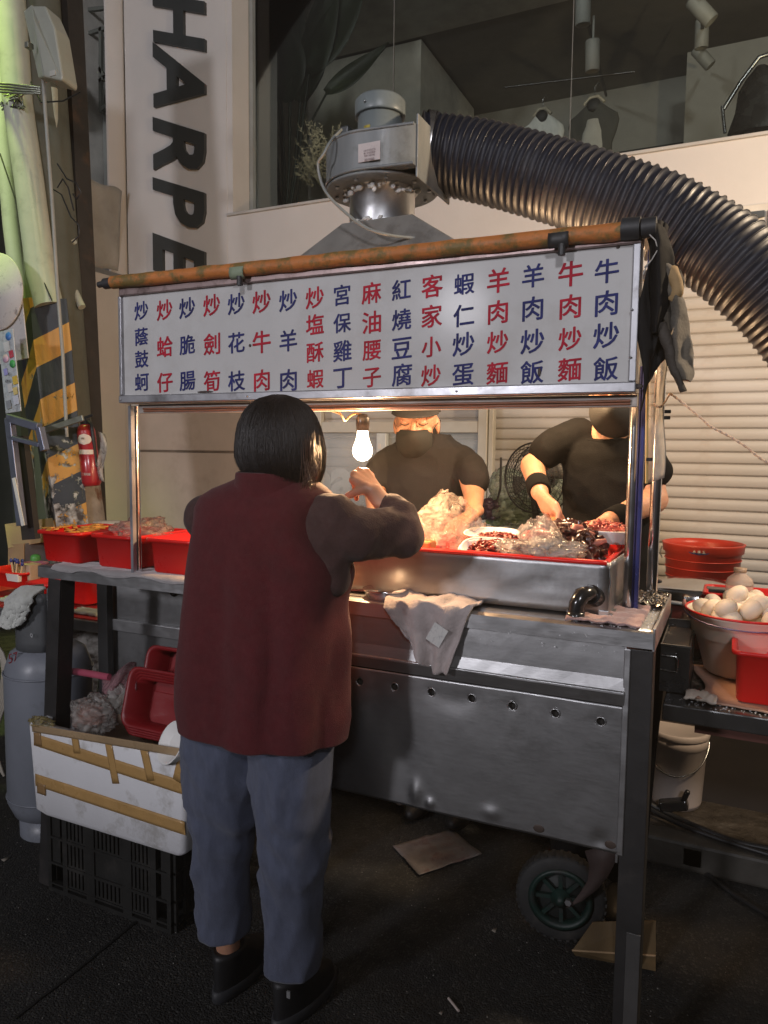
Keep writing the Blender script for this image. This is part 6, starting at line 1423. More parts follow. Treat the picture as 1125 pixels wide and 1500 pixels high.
mb = MB().loft([jr(a, b_, y_, 1.70, .03) for a, b_, y_ in smooth_path([V(p) for p in prof], 4)])
mb.shift(lambda p: p+V((.005*fbm(p, 14), .012*math.sin(p.x*150+p.z*12), 0)))
build('jacket_lining', mb, mat('dark_tarp', (.014, .013, .013), .5), jk)
build('jacket_sleeve', MB().tube(smooth_path([P(968, 478, 1.70), P(978, 500, 1.69), P(984, 530, 1.69), P(994, 555, 1.69), P(1000, 574, 1.69)]), [.016, .015, .014, .013, .012, .012, .011, .011, .011, .010, .010, .010, .009, .009, .008, .008, .008, .007, .007, .007, .006], 12).shift(lambda p: p+V((.004*fbm(p, 40), .004*fbm(p, 50), 0))), mat('dark_khaki', (.045, .036, .028), .8, bump=.8, bs=180), jk)
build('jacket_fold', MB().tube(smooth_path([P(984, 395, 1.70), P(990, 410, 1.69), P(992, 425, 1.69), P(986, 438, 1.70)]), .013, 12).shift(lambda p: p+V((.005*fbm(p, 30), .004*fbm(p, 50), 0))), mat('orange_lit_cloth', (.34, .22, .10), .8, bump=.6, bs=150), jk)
ps = thing('clear_windbreak', 'narrow clear plastic windbreak sheet clipped to the right post', 'plastic sheet', P(965, 600, 1.80))
build('sheet', MB().grid([[P(948+(30-6*v)*u+3*math.sin(v*9)*u, 470+(238-8*u)*v, 1.83+.012*math.sin(u*3)+.006*math.sin(9*v)) for u in [i/10 for i in range(11)]] for v in [j/30 for j in range(31)]]), clear('sheet_film', (.80, .74, .66), .42, .12, bump=.25, bs=6), ps, solid=.001)
build('edge_binding', MB().tube([P(949+2*v*0-2*v, 470+238*v, 1.825) for v in [j/10 for j in range(11)]], .0035, 6), mat('yellow_binding', (.42, .30, .12), .5), ps)
for x, y_ in ((952, 673), (960, 516), (978, 612), (979, 603)): c_ = P(x, y_, 1.815); build('clip', MB().box(c_-V((.008, .006, .004)), c_+V((.006, .002, .004))), blp, ps, bevel=.001)
for pts, lab in (([(981, 576), (995, 586), (1010, 598), (1028, 613), (1040, 624), (1055, 632), (1075, 643), (1095, 656), (1112, 670), (1130, 681)], 'long pale twisted string running from the plastic sheet out to the right'), ([(958, 592), (965, 596), (972, 592), (981, 577)], 'pale string loop on the front of the plastic sheet')):
    pth = smooth_path([P(x, y_, 1.80) for x, y_ in pts], 8); mb = MB()
    for ph_ in (0, math.pi): mb.tube([p+V((0, .002*math.cos(i*.9+ph_), .002*math.sin(i*.9+ph_))) for i, p in enumerate(pth)], .0017, 6)
    tag(build('string', mb, mat('peach_string', (.62, .46, .34), .8)), lab, 'string')
# ------------------------------------------------------------------ PEOPLE
def add_fold(o, size, strength, depth=2, mid=.5):
    t = bpy.data.textures.new('folds', 'CLOUDS'); t.noise_scale = size; t.noise_depth = depth
    d = o.modifiers.new('d', 'DISPLACE'); d.texture = t; d.strength = strength; d.mid_level = mid; d.texture_coords = 'LOCAL'
def hand(mb, wrist, dr, palm_n, thumb, s=1., curl=(.5, .6, .7, .8), spread=.10, bend=1.):
    """palm and five separate jointed fingers; palm_n points out of the palm, thumb is the side the thumb is on"""
    wrist = V(wrist); dr = V(dr).normalized(); pn = V(palm_n); pn = (pn-dr*pn.dot(dr)).normalized(); th = V(thumb); th = (th-dr*th.dot(dr)-pn*th.dot(pn)).normalized()
    L = .085*s
    fl_ = (.042, .047, .043, .034)
    for i in range(4):
        off = th*(.030-.020*i)*s; k0 = wrist+off*.45; k1 = wrist+dr*L*(1-.02*abs(i-1)-.03*(i == 3))+off
        mb.cap(k0, k1, .0145*s, .0105*s)
        d = (dr+th*spread*(1.5-i)*.6).normalized(); p = k1; c = curl[i]
        for j, (f, r_) in enumerate(((1., .0088), (.62, .0080), (.48, .0070))):
            d = (d*math.cos(c*bend)+pn*math.sin(c*bend)).normalized(); q = p+d*fl_[i]*f*s
            mb.cap(p, q, r_*s+.0004, (r_-.0008)*s); p = q
            # turn pn with the finger so that it keeps curling
            pn_l = pn
        
    t0 = wrist+th*.016*s+dr*.018*s; t1 = t0+(dr*.55+th*.75+pn*.35).normalized()*.038*s; t2 = t1+(dr*.85+th*.35+pn*.35).normalized()*.030*s; t3 = t2+(dr*.95+th*.0+pn*.3).normalized()*.024*s
    mb.cap(t0, t1, .0135*s, .0108*s); mb.cap(t1, t2, .0102*s, .0090*s); mb.cap(t2, t3, .0090*s, .0072*s)
    mb.cap(wrist-dr*.02, wrist+dr*.02, .021*s, .020*s)

# ---------------- customer in the maroon vest, seen from behind
YC = 1.47
cu_ = thing('person', 'customer with black bobbed hair in a maroon vest, back to us, reaching towards the bulb', 'person', (P(400, 900, YC).x, YC, 0))
def WP(px, py, Y=YC): return P(px, py, Y)
hc = WP(405, 640); 
mb = MB()
mb.ball((hc.x, YC+.015, 1.505), (.070, .088, .095), 24, 18)
mb.cap((hc.x, YC, 1.47), (hc.x, YC, 1.36), .052, .060)
shL = WP(305, 760); shR = WP(490, 765); hipc = WP(395, 1080)
mb.cap((hc.x, YC, 1.32), (hc.x, YC, .85), .09, .10); mb.cap((shL.x+.05, YC, 1.32), (shR.x-.04, YC, 1.32), .045, .045)
elb = P(600, 786, 1.60); wri = P(549, 722, 1.635)
sho = V((shR.x+.005, YC+.01, 1.325))
mb.cap(sho, elb, .040, .028); mb.cap(elb, wri, .028, .023)
mb.cap((shL.x+.02, YC, 1.31), (shL.x, YC+.08, 1.10), .036, .034); mb.cap((shL.x, YC+.08, 1.10), (shL.x+.10, YC+.24, 1.12), .035, .022)
hand(mb, (shL.x+.10, YC+.24, 1.12), (1, .3, .1), (0, 0, -1), (0, 1, 0), .95)
# raised hand: knuckles at the top, fingers curled away, thumb pointing left and down
kn1 = P(526, 692, 1.64)
dr = (P(523, 697, 1.64)-wri).normalized()
kn = [(517, 703, 1.622), (519, 695, 1.640), (526, 690, 1.660), (536, 691, 1.678)]
for i, (a_, b_2, y_) in enumerate(kn):
    k1_ = P(a_, b_2, y_); mb.cap(wri+V((-.004, -.006+.008*i, .004)), k1_, .0175, .0115)
    f1 = k1_+V((-.010+.004*i, .030, -.012)); f2 = f1+V((-.004, .012, -.022)); f3 = f2+V((.006, -.006, -.016))
    mb.cap(k1_, f1, .0105, .0092); mb.cap(f1, f2, .0092, .0085); mb.cap(f2, f3, .0085, .0072)
t0_ = P(536, 715, 1.622); t1_ = P(521, 721, 1.610); t2_ = P(511, 726, 1.608); t3_ = P(505, 730, 1.610)
mb.cap(wri, t0_, .019, .0165); mb.cap(t0_, t1_, .0160, .0110); mb.cap(t1_, t2_, .0105, .0100); mb.cap(t2_, t3_, .0100, .0080)
hpL = WP(335, 1090); hpR = WP(435, 1090)
for sx_, hp_, kn_, an in ((-1, hpL, WP(318, 1250), V((G(326, 1474, 0).x-.022, 1.568, .10))), (1, hpR, WP(428, 1270), V((P(413, 1480, 1.50).x-.018, 1.555, .10)))):
    mb.cap((hp_.x, YC+.01, .84), (kn_.x, YC+.03, .46), .062, .046); mb.cap((kn_.x, YC+.03, .46), an, .048, .031); mb.cap(an, an+V((0, .0, -.04)), .029, .029); mb.cap(an+V((0, .0, -.06)), an+V((0, .12, -.065)), .025, .022)
build('body', mb, skin, cu_, remesh=.0045, smooth=4)
# hair
def bob(z):
    """half width, half depth, centre shift of the bob at height z"""
    pts = [(578, 405, 10), (583, 405, 26), (592, 405, 39), (605, 405, 49), (622, 405, 56), (640, 406, 60), (660, 407, 62.5), (672, 407, 62), (683, 409, 60), (692, 411, 56), (700, 413, 50), (706, 414, 42)]
    return pts
hs = []
for py, cxp, hw in bob(0):
    c_ = WP(cxp, py, YC+.0); w_ = hw*(1.48*.905+.98*.426)/FPX
    hs.append((V((c_.x, YC+.012, c_.z)), w_, w_*1.05))
mb = MB().loft([ring(c_, w_*.965, d_*.96, 48, 2.15) for c_, w_, d_ in hs])
mb.shift(lambda p: p+V((.0025*math.sin(math.atan2(p.y-YC, p.x-hc.x)*23), .0025*math.cos(math.atan2(p.y-YC, p.x-hc.x)*19), 0)))
hb_ = build('hair', mb, hairm, cu_)
# strands: many thin curves following the bob
def strands(name, n, r_, par, prof, cx_, cy_, m, jit=.004, flare=.0):
    crv = bpy.data.curves.new(name, 'CURVE'); crv.dimensions = '3D'; crv.bevel_depth = r_; crv.bevel_resolution = 0; crv.resolution_u = 2
    off = wl(par)
    for i in range(n):
        a0 = random.uniform(0, 2*math.pi); tw = random.uniform(-.18, .18); s0 = random.random()**2*.55; s1 = random.uniform(.84, 1.09)
        if math.sin(a0) > .25: s1 = min(s1, .93)
        lift = 1+random.random()*.035+(.05*random.random() if random.random() < .03 else 0); ph = random.uniform(0, 6); pts = []
        K = 11
        for k in range(K):
            t = s0+(s1-s0)*k/(K-1); u = min(t, 1.)*(len(prof)-1); j = min(int(u), len(prof)-2); f = u-j
            c_ = prof[j][0].lerp(prof[j+1][0], f); w_ = prof[j][1]*(1-f)+prof[j+1][1]*f; d_ = prof[j][2]*(1-f)+prof[j+1][2]*f
            a = a0+tw*t+.03*math.sin(ph+t*5); fly = lift+.02*noise.noise(V((a*3, t*3, i*.01)))
            z = c_.z-max(0, t-1)*.16+(-.012*(random.random()) if k == K-1 else 0)
            pts.append(V((c_.x+w_*fly*math.cos(a), c_.y+d_*fly*math.sin(a), z))-off)
        sp = crv.splines.new('POLY'); sp.points.add(K-1)
        for k, p in enumerate(pts): sp.points[k].co = (*p, 1); sp.points[k].radius = 1-.5*(k/(K-1))
    crv.materials.append(m); o = bpy.data.objects.new(name, crv); COL.objects.link(o); o.parent = par
    dg = bpy.context.evaluated_depsgraph_get(); me = bpy.data.meshes.new_from_object(o.evaluated_get(dg)); bpy.data.objects.remove(o)
    o = bpy.data.objects.new(name, me); COL.objects.link(o); o.parent = par; tag(o, None, None, kind='stuff'); return o
strands('hair_strands', 5200, .00055, cu_, hs, hc.x, YC, hairm)
# longer tips hanging at the right, bulb light painted in as a browner colour
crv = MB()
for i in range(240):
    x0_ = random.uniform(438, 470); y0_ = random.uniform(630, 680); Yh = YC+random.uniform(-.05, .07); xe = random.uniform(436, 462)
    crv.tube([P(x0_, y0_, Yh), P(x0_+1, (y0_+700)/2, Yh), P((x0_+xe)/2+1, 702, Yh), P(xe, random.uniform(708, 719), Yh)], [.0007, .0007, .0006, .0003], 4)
tag(build('hair_tips', crv, mat('bulb_lit_hair', (.06, .025, .014), .35, spec=.6), cu_), None, None, kind='stuff')
# long-sleeved top
mb = MB()
mb.cap((hc.x, YC, 1.36), (hc.x, YC+.01, .95), .10, .10); mb.cap((shL.x, YC, 1.325), (shR.x, YC, 1.335), .060, .062)
up_el = P(596, 784, 1.59)
mb.cap(V((shR.x-.02, YC, 1.315)), V((shR.x+.04, YC+.02, 1.302)), .064, .064); mb.cap(V((shR.x+.03, YC+.02, 1.302)), P(560, 780, 1.56), .064, .058); mb.cap(P(560, 780, 1.56), P(592, 785, 1.60), .060, .050); mb.cap(P(590, 784, 1.60), P(586, 760, 1.615), .055, .046); mb.cap(P(592, 775, 1.60), P(576, 746, 1.625), .046, .037)
mb.cap(V((shR.x-.02, YC, 1.30)), V((shR.x-.010, YC, 1.20)), .062, .045)
mb.cap(V((shL.x+.022, YC+.0, 1.310)), V((shL.x+.006, YC+.03, 1.22)), .056, .050); mb.cap(V((shL.x+.006, YC+.03, 1.22)), V((shL.x+.02, YC+.10, 1.10)), .048, .042); mb.cap(V((shL.x+.015, YC+.10, 1.10)), V((shL.x+.09, YC+.22, 1.12)), .044, .03)
sl_o = build('knit_top', mb, sleevem, cu_, remesh=.007, smooth=8)
add_fold(sl_o, .06, .005, 2)
t_ = bpy.data.textures.new('creases', 'MUSGRAVE'); t_.musgrave_type = 'RIDGED_MULTIFRACTAL'; t_.noise_scale = .085; t_.octaves = 2
d_ = sl_o.modifiers.new('d2', 'DISPLACE'); d_.texture = t_; d_.strength = .005; d_.mid_level = .5; d_.texture_coords = 'LOCAL'
# vest
def half(pxl, pxr, py, Y=YC): a = P(pxl, py, Y-.03); b_ = P(pxr, py, Y-.03); return (a+b_)/2, (b_-a).length/2
vs_ = []
for pxl, pxr, py, dep, e in ((348, 448, 692, .062, 2.2), (345, 452, 700, .066, 2.2), (338, 456, 706, .074, 2.2), (322, 470, 713, .085, 2.1), (300, 486, 722, .098, 2.1), (285, 496, 733, .110, 2.2), (279, 500, 748, .120, 2.3), (279, 500, 775, .128, 2.4), (279, 500, 810, .132, 2.5), (274, 503, 850, .134, 2.5), (270, 507, 900, .136, 2.5), (268, 513, 950, .140, 2.5), (266, 518, 1000, .145, 2.5), (265, 520, 1045, .149, 2.5), (267, 518, 1062, .150, 2.5), (268, 516, 1074, .150, 2.5)):
    c_, h_ = half(pxl, pxr, py); vs_.append((c_, h_, dep, e))
rings = []
import itertools
N_ = 110
fine = []
for i in range(len(vs_)-1):
    for k in range(5):
        f = k/5; a_, b_2 = vs_[i], vs_[i+1]; fine.append((a_[0].lerp(b_2[0], f), a_[1]*(1-f)+b_2[1]*f, a_[2]*(1-f)+b_2[2]*f, a_[3]*(1-f)+b_2[3]*f))
fine.append(vs_[-1])
for i, (c_, h_, dep, e) in enumerate(fine):
    q_ = min(1, max(0, (1.25-c_.z)/.35)); rings.append(ring((c_.x-.006-.020*q_, YC+.008, c_.z), h_*(.93-.055*q_), dep, N_, e))
mb = MB().loft(rings, caps=False)
ztop = vs_[0][0].z; zbot = vs_[-1][0].z; zarm = WP(400, 860).z; zsh_ = WP(400, 725).z
def vf(p):
    t = (ztop-p.z)/(ztop-zbot); a = math.atan2(p.y-YC, p.x-hc.x)
    w_ = .009*math.sin(a*7+2.2*fbm((a, t*1.3, 0), 1))*min(1, max(0, t-.15)*2)+.007*fbm((p.x*7, p.y*5, p.z*3.2), 1)*min(1, t*3)
    r1 = 1-2*abs(noise.noise(V((p.x*6.5+p.z*1.8, p.y*4, p.z*2.3+5)))); w_ += .009*(r1**3 if r1 > 0 else 0)*min(1, t*4)
    n = V((math.cos(a), math.sin(a), 0)); q = p+n*(w_-.003)
    # soft horizontal drag folds from the raised arm towards the left
    q += n*.009*math.sin((p.z*34+p.x*26))*math.exp(-((p.x-(hc.x+.12))**2)/.02)*math.exp(-((p.z-1.2)**2)/.02)
    # arm hole on the right: pull the cloth in under the sleeve
    k = math.exp(-((p.z-(zsh_-.06))**2)/.006)*max(0, math.cos(a))**4; q.x -= .045*k
    k = math.exp(-((p.z-(zsh_-.06))**2)/.006)*max(0, -math.cos(a))**4; q.x += .010*k
    if t > .97: q.z -= .012*math.cos(a+1.2)*0
    return q
mb.shift(vf)
# curved hem: lower in the middle of the back

vest = build('vest', mb, darkred, cu_, solid=.006)
hm = MB()
for i_ in (len(fine)-2, len(fine)-5): hm.tube([vf(q)+V(((q.x-hc.x)*.012, (q.y-YC)*.02, 0)) for q in rings[i_]], .0016, 5, closed=True)
build('hem_stitching', hm, mat('stitch_red', (.07, .005, .010), .9), cu_)
build('vest_collar', MB().loft([ring((hc.x-.005, YC+.0, z), w_, d_, 40, 2.1) for z, w_, d_ in ((1.385, .105, .098), (1.405, .096, .094), (1.425, .090, .094), (1.440, .087, .094), (1.443, .082, .089), (1.42, .080, .086))], caps=False), darkred, cu_)
sm_ = MB()
for a_ in (-.10, ):
    pts = []
    for i in range(2, len(fine)): c_, h_, dep, e = fine[i]; pts.append(vf(V((c_.x+h_*.985, YC+.0-dep*.12, c_.z)))+V((.0035, -.003, 0)))
    sm_.tube(pts[34:], .0022, 6)

# trousers
def trouser(rowsL, dep0, name, seed):
    fine = []
    pts = [(P(a, y_, 1.50), P(b_, y_, 1.50), d, yy) for a, b_, y_, d, yy in rowsL]
    rings = []
    for i in range(len(pts)-1):
        for k in range(9):
            f = k/9; A = pts[i][0].lerp(pts[i+1][0], f); B = pts[i][1].lerp(pts[i+1][1], f); d = pts[i][2]*(1-f)+pts[i+1][2]*f; yy = pts[i][3]*(1-f)+pts[i+1][3]*f
            rings.append((A, B, d, yy))
    rings.append(pts[-1])
    R_ = []
    for i, (A, B, d, yy) in enumerate(rings):
        c_ = (A+B)/2; c_.y = yy; R_.append(ring(c_, abs(B.x-A.x)/2, d, 64, 2.2))
    mb = MB().loft(R_, caps=False)
    cxm = sum(p.x for p in mb.v)/len(mb.v)
    def g(p):
        n = V((p.x-cxm, p.y-1.52, 0)); n.normalize()
        r1 = 1-2*abs(noise.noise(V((p.x*7+p.z*4+seed, p.y*5, p.z*3.2-p.x*3)))); r2 = 1-2*abs(noise.noise(V((p.x*16+seed, p.y*12+3, p.z*5-p.x*9))))
        w_ = .007*fbm((p.x*4+seed, p.y*4, p.z*2.4), 1, 2)+.010*(r1**3 if r1 > 0 else 0)+.006*(r2**2 if r2 > 0 else 0)+.005*math.sin(p.z*46+p.x*40+seed+3*fbm(p, 5))*math.exp(-((p.z-.50)**2)/.02)-.006
        return p+n*w_
    mb.shift(g); return build(name, mb, denim, cu_, solid=.004)
trouser([(288, 392, 1040, .100, 1.49), (284, 386, 1090, .102, 1.49), (286, 378, 1140, .092, 1.49), (289, 366, 1200, .080, 1.50), (289, 354, 1260, .072, 1.51), (286, 346, 1320, .068, 1.53), (283, 343, 1350, .066, 1.54), (284, 341, 1374, .064, 1.54)], 0, 'trouser_leg', 1.3)
trouser([(372, 488, 1040, .100, 1.49), (376, 484, 1090, .102, 1.49), (381, 481, 1140, .094, 1.49), (386, 474, 1200, .084, 1.50), (384, 464, 1270, .076, 1.51), (382, 456, 1340, .070, 1.53), (381, 451, 1400, .068, 1.54), (382, 448, 1432, .066, 1.545)], 0, 'trouser_leg', 7.7)
build('trouser_seat', MB().loft([ring(((P(268, 1050, 1.5).x+P(508, 1050, 1.5).x)/2, 1.49, z), w_, d_, 48, 2.4) for z, w_, d_ in ((.90, .185, .10), (.80, .187, .106), (.775, .178, .100), (.765, .15, .08))]), denim, cu_)
# shoes
sm2 = mat('black_shoe', (.014, .014, .015), .55, bump=.3, bs=120); sole = mat('shoe_sole', (.035, .036, .04), .6)
def shoe(heel, toe, nm, z0=.0):
    heel = V((heel[0], heel[1], z0)); toe = V((toe[0], toe[1], z0)); d = (toe-heel); L = d.length; d.normalize(); s = V((d.y, -d.x, 0))
    def foot_ring(z, hw, l0, l1):
        out = []
        for k in range(28):
            t = 2*math.pi*k/28; u = (l0+l1)/2+(l1-l0)/2*math.cos(t); w_ = hw*math.sin(t)*(1+.12*math.cos(t)); out.append(heel+d*u+s*w_+V((0, 0, z)))
        return out
    o = build(nm, MB().loft([foot_ring(.028, .043, 0.004, L-.004), foot_ring(.06, .044, .002, L-.02), foot_ring(.085, .042, .002, L*.72), foot_ring(.115, .040, 0, L*.48), foot_ring(.135, .038, .006, L*.40), foot_ring(.132, .034, .010, L*.38)]), sm2, cu_)
    build('shoe_sole', MB().loft([foot_ring(.0, .044, -.004, L), foot_ring(.004, .047, -.008, L+.004), foot_ring(.028, .047, -.008, L+.004), foot_ring(.032, .043, -.002, L-.002)]), sole, o)
hL = G(326, 1474, .0); shoe((hL.x-.022, 1.512), (hL.x-.018, 1.512+.25), 'shoe')
hR = G(408, 1500, .0); hR.y = 1.50; hR.x = P(413, 1480, 1.50).x; shoe((hR.x-.020, 1.500), (hR.x+.01, 1.500+.25), 'shoe')
build('shoe_tab', MB().box((hR.x+.010, 1.506, .10), (hR.x+.020, 1.510, .118)), mat('grey_tab', (.2, .2, .2), .6), cu_)
for an, y_ in ((V((G(326, 1474, 0).x-.022, 1.568, .10)), 0),): pass

def grip(mb, w, kns, seg, th):
    """closed hand: rays from the wrist to four knuckles, fingers folded by seg, thumb along th"""
    for k_ in kns:
        mb.cap(w, k_, .021, .0118); p = k_
        for s_, r0_, r1_ in zip(seg, (.0108, .0096, .0088), (.0096, .0088, .0078)): mb.cap(p, p+s_, r0_, r1_); p = p+s_
    mb.cap(w, th[0], .020, .0165); mb.cap(th[0], th[1], .016, .0115); mb.cap(th[1], th[2], .0112, .0104); mb.cap(th[2], th[3], .0104, .0085)
# ---------------- generic cook head
def face_head(mb, c, s=1., fwd=(0, -1, 0), tilt=.25):
    c = V(c); f = V(fwd).normalized(); q = V((0, -1, 0)).rotation_difference(f)
    q = q@Matrix.Rotation(tilt, 3, 'X').to_quaternion()
    T = lambda p: c+q@(V(p)*s)
    mb.ball(T((0, .01, .03)), (.074*s, .092*s, .095*s), 24, 18, q); mb.ball(T((0, -.02, -.035)), (.062*s, .070*s, .075*s), 24, 18, q)
    mb.ball(T((0, -.055, -.085)), (.034*s, .030*s, .026*s), 16, 12, q)                     # chin
    mb.cap(T((0, -.088, .022)), T((0, -.108, -.022)), .009*s, .014*s); mb.ball(T((-.012, -.098, -.024)), .009*s, 10, 8); mb.ball(T((.012, -.098, -.024)), .009*s, 10, 8)  # nose
    for k in (-1, 1):
        mb.ball(T((k*.076, .012, -.005)), (.010*s, .020*s, .032*s), 12, 10, q)              # ear
        mb.cap(T((k*.015, -.083, .037)), T((k*.052, -.070, .040)), .010*s, .008*s)         # brow ridge
        mb.ball(T((k*.045, -.066, -.012)), (.020*s, .018*s, .018*s), 12, 10, q)            # cheek
        mb.ball(T((k*.031, -.078, .016)), (.0155*s, .010*s, .011*s), 14, 10, q)            # eyelid
    return T
def shirt(name, rings_, arms, m, par, vox=.007):
    mb = MB().loft([ring(c_, w_, d_, 40, 2.3) for c_, w_, d_ in rings_])
    for a_, b_2, ra, rb2 in arms: mb.cap(a_, b_2, ra, rb2)
    o = build(name, mb, m, par, remesh=vox, smooth=6); add_fold(o, .08, .007, 2)
    t_ = bpy.data.textures.new('creases', 'MUSGRAVE'); t_.musgrave_type = 'RIDGED_MULTIFRACTAL'; t_.noise_scale = .11; t_.octaves = 1.5
    d_ = o.modifiers.new('d2', 'DISPLACE'); d_.texture = t_; d_.strength = .006; d_.mid_level = .5; d_.texture_coords = 'LOCAL'; return o
def wristband(c, d, r_, L, m, par, nm='wristband'):
    c = V(c); d = V(d).normalized(); build(nm, MB().tube([c-d*L/2, c-d*L*.45, c, c+d*L*.45, c+d*L/2], [r_*.93, r_, r_*1.03, r_, r_*.93], 20), m, par)
# ---------------- first cook: grey T-shirt, cap, mask, looking down
Y1_ = 2.50
k1 = thing('person', 'cook in a dark grey T-shirt, cap and face mask looking down behind the bulb', 'person', (P(615, 700, Y1_).x, Y1_, 0))
hc1 = P(613, 622, Y1_); hc1 = V((hc1.x, Y1_-.02, hc1.z-.002))
mb = MB(); T1 = face_head(mb, hc1, 1.0, (.30, -1, 0), .12)
nk = V((hc1.x+.01, Y1_+.035, hc1.z-.10)); mb.cap(hc1+V((0, .03, -.03)), nk+V((0, .01, -.05)), .058, .062)
sL = P(562, 668, Y1_); sR = P(684, 664, Y1_); cxs = (sL.x+sR.x)/2; zs_ = (sL.z+sR.z)/2
mb.cap((cxs, Y1_+.04, zs_-.02), (cxs, Y1_+.05, .95), .085, .11); mb.cap((sL.x+.05, Y1_+.035, zs_-.04), (sR.x-.05, Y1_+.035, zs_-.04), .045, .045)
eR = P(694, 722, 2.44); wR = P(694, 752, 2.30); eL = P(548, 722, 2.44); wL = P(549, 752, 2.32)
for s0, e0_, w0_, th_ in ((sR, eR, wR, (-1, 0, 0)), (sL, eL, wL, (1, 0, 0))):
    sv = V((s0.x-(.02 if s0 is sR else -.02), Y1_+.03, s0.z-.02)); mb.cap(sv, e0_, .040, .038); mb.cap(e0_, w0_, .038, .026); hand(mb, w0_, (-.35 if s0 is sR else .35, -.8, -.35), (0, -.2, -1), th_, 1.05, curl=(.5, .55, .6, .7))
for k in (-1, 1): mb.cap((cxs+k*.09, Y1_+.05, .95), (cxs+k*.09, Y1_+.14, .5), .09, .06); mb.cap((cxs+k*.09, Y1_+.14, .5), (cxs+k*.09, Y1_+.30, .08), .05, .03)
build('body', mb, skin, k1, remesh=.0045, smooth=3)
gsh = mat('grey_tshirt', (.020, .019, .021), .9, var=.15, bump=.5, bs=260, spec=.2)
hw1 = (sR.x-sL.x)/2
rr1 = [(V((cxs, Y1_+.035, zs_+.075)), .080, .078), (V((cxs, Y1_+.035, zs_+.055)), hw1*.58, .090), (V((cxs, Y1_+.035, zs_+.025)), hw1*.92, .105), (V((cxs, Y1_+.035, zs_-.03)), hw1*1.05, .115), (V((cxs, Y1_+.03, zs_-.12)), hw1*.92, .125), (V((cxs-.005, Y1_+.03, zs_-.25)), hw1*.84, .13), (V((cxs-.01, Y1_+.03, zs_-.45)), hw1*.86, .135), (V((cxs-.01, Y1_+.03, zs_-.62)), hw1*.9, .14)]
shirt('tshirt', rr1, [(V((sR.x-.03, Y1_+.03, zs_-.020)), P(692, 690, 2.47), .060, .054), (P(692, 690, 2.47), P(696, 703, 2.46), .054, .052), (V((sL.x+.03, Y1_+.03, zs_-.020)), P(554, 690, 2.47), .060, .054), (P(554, 690, 2.47), P(551, 703, 2.46), .054, .052)], gsh, k1)
for k in (-1, 1): build('trouser_leg', MB().tube([(cxs+k*.09, Y1_+.05, 1.0), (cxs+k*.09, Y1_+.14, .5), (cxs+k*.09, Y1_+.30, .06)], [.115, .085, .065], 20), blackcloth, k1); build('shoe', MB().ball((cxs+k*.09, Y1_+.24, .04), (.05, .13, .045), 16, 10), sm2, k1)
# mask, cap, eyes
def patch(T, m, par, name, lat0, lat1, lon, rx, ry, rz_, c=(0, 0, 0), n=22, push=0.):
    rows = []
    for i in range(n+1):
        v_ = lat0+(lat1-lat0)*i/n; row = []
        for j in range(n+1):
            u = -lon+2*lon*j/n; x = c[0]+rx*math.sin(u)*math.cos(v_); y_ = c[1]-ry*math.cos(u)*math.cos(v_); z = c[2]+rz_*math.sin(v_)
            y_ -= push*math.exp(-(u/.5)**2)*math.exp(-((v_-.35)/.5)**2)
            row.append(T((x, y_, z)))
        rows.append(row)
    return build(name, MB().grid(rows), m, par, solid=.0025)
maskm = mat('grey_black_mask', (.018, .019, .018), .8, bump=.3, bs=200)
patch(T1, maskm, k1, 'face_mask', R(-60), R(28), R(56), .080, .096, .080, (0, -.018, -.046), push=.018)
patch(T1, mat('grey_cap', (.035, .034, .036), .85, bump=.3, bs=200), k1, 'cap', R(8), R(90), R(180), .088, .106, .092, (0, .008, .034))
rows = []
for i in range(7):
    r_ = i/6; rows.append([T1((.086*math.sin(u)*(1+.02*r_), .006-(.100+.040*r_)*math.cos(u), .052-.012*r_*math.cos(u)-.006*r_)) for u in [R(-68+136*j/16) for j in range(17)]])
build('cap_brim', MB().grid(rows), mat('grey_cap', (.035, .034, .036), .85), k1, solid=.004)
for k in (-1, 1):
    build('closed_eye', MB().tube([T1((k*(.016+.032*t), -.0885+.012*t*t, .012-.006*math.sin(math.pi*t))) for t in [i/8 for i in range(9)]], .0016, 6), hairm, k1)
    build('eyebrow', MB().tube([T1((k*(.013+.045*t), -.0955+.018*t*t, .038+.010*math.sin(math.pi*t*.7))) for t in [i/8 for i in range(9)]], [.002]+[.0036]*6+[.003, .0015], 6), hairm, k1)
    build('mask_loop', MB().tube([T1((k*.066, -.055, -.010)), T1((k*.077, -.02, .005)), T1((k*.080, .01, .012))], .0014, 5), wire, k1)
build('hair', MB().loft([ring(hc1+V((0, .04, z)), w_, d_, 24) for z, w_, d_ in ((.02, .072, .070), (-.02, .072, .066), (-.05, .066, .060))]), hairm, k1)
# ---------------- second cook: black T-shirt, black mask, face cut by the board
Y2_ = 2.42
k2 = thing('person', 'cook in a black T-shirt, mask and wristbands at the right end of the tray', 'person', (P(890, 700, Y2_).x, Y2_, 0))
hc2 = P(905, 585, Y2_-.02); hc2 = V((hc2.x, Y2_-.03, P(905, 603, Y2_).z+.055))
mb = MB(); T2 = face_head(mb, hc2, 1.05, (-.05, -1, 0), .30)
s2L = P(842, 632, Y2_); s2R = P(952, 640, Y2_); cx2 = P(892, 640, Y2_).x; zs2 = P(900, 640, Y2_).z
mb.cap(hc2+V((0, .04, -.04)), (cx2, Y2_+.03, zs2-.0), .062, .066)
mb.cap((cx2, Y2_+.05, zs2-.05), (cx2, Y2_+.07, .95), .09, .11); 
e2L = P(780, 682, 2.36); w2L = P(791, 722, 2.22); h2L = P(806, 745, 2.14)
mb.cap(V((s2L.x, Y2_+.03, s2L.z-.02)), e2L, .040, .039); mb.cap(e2L, w2L, .039, .027)
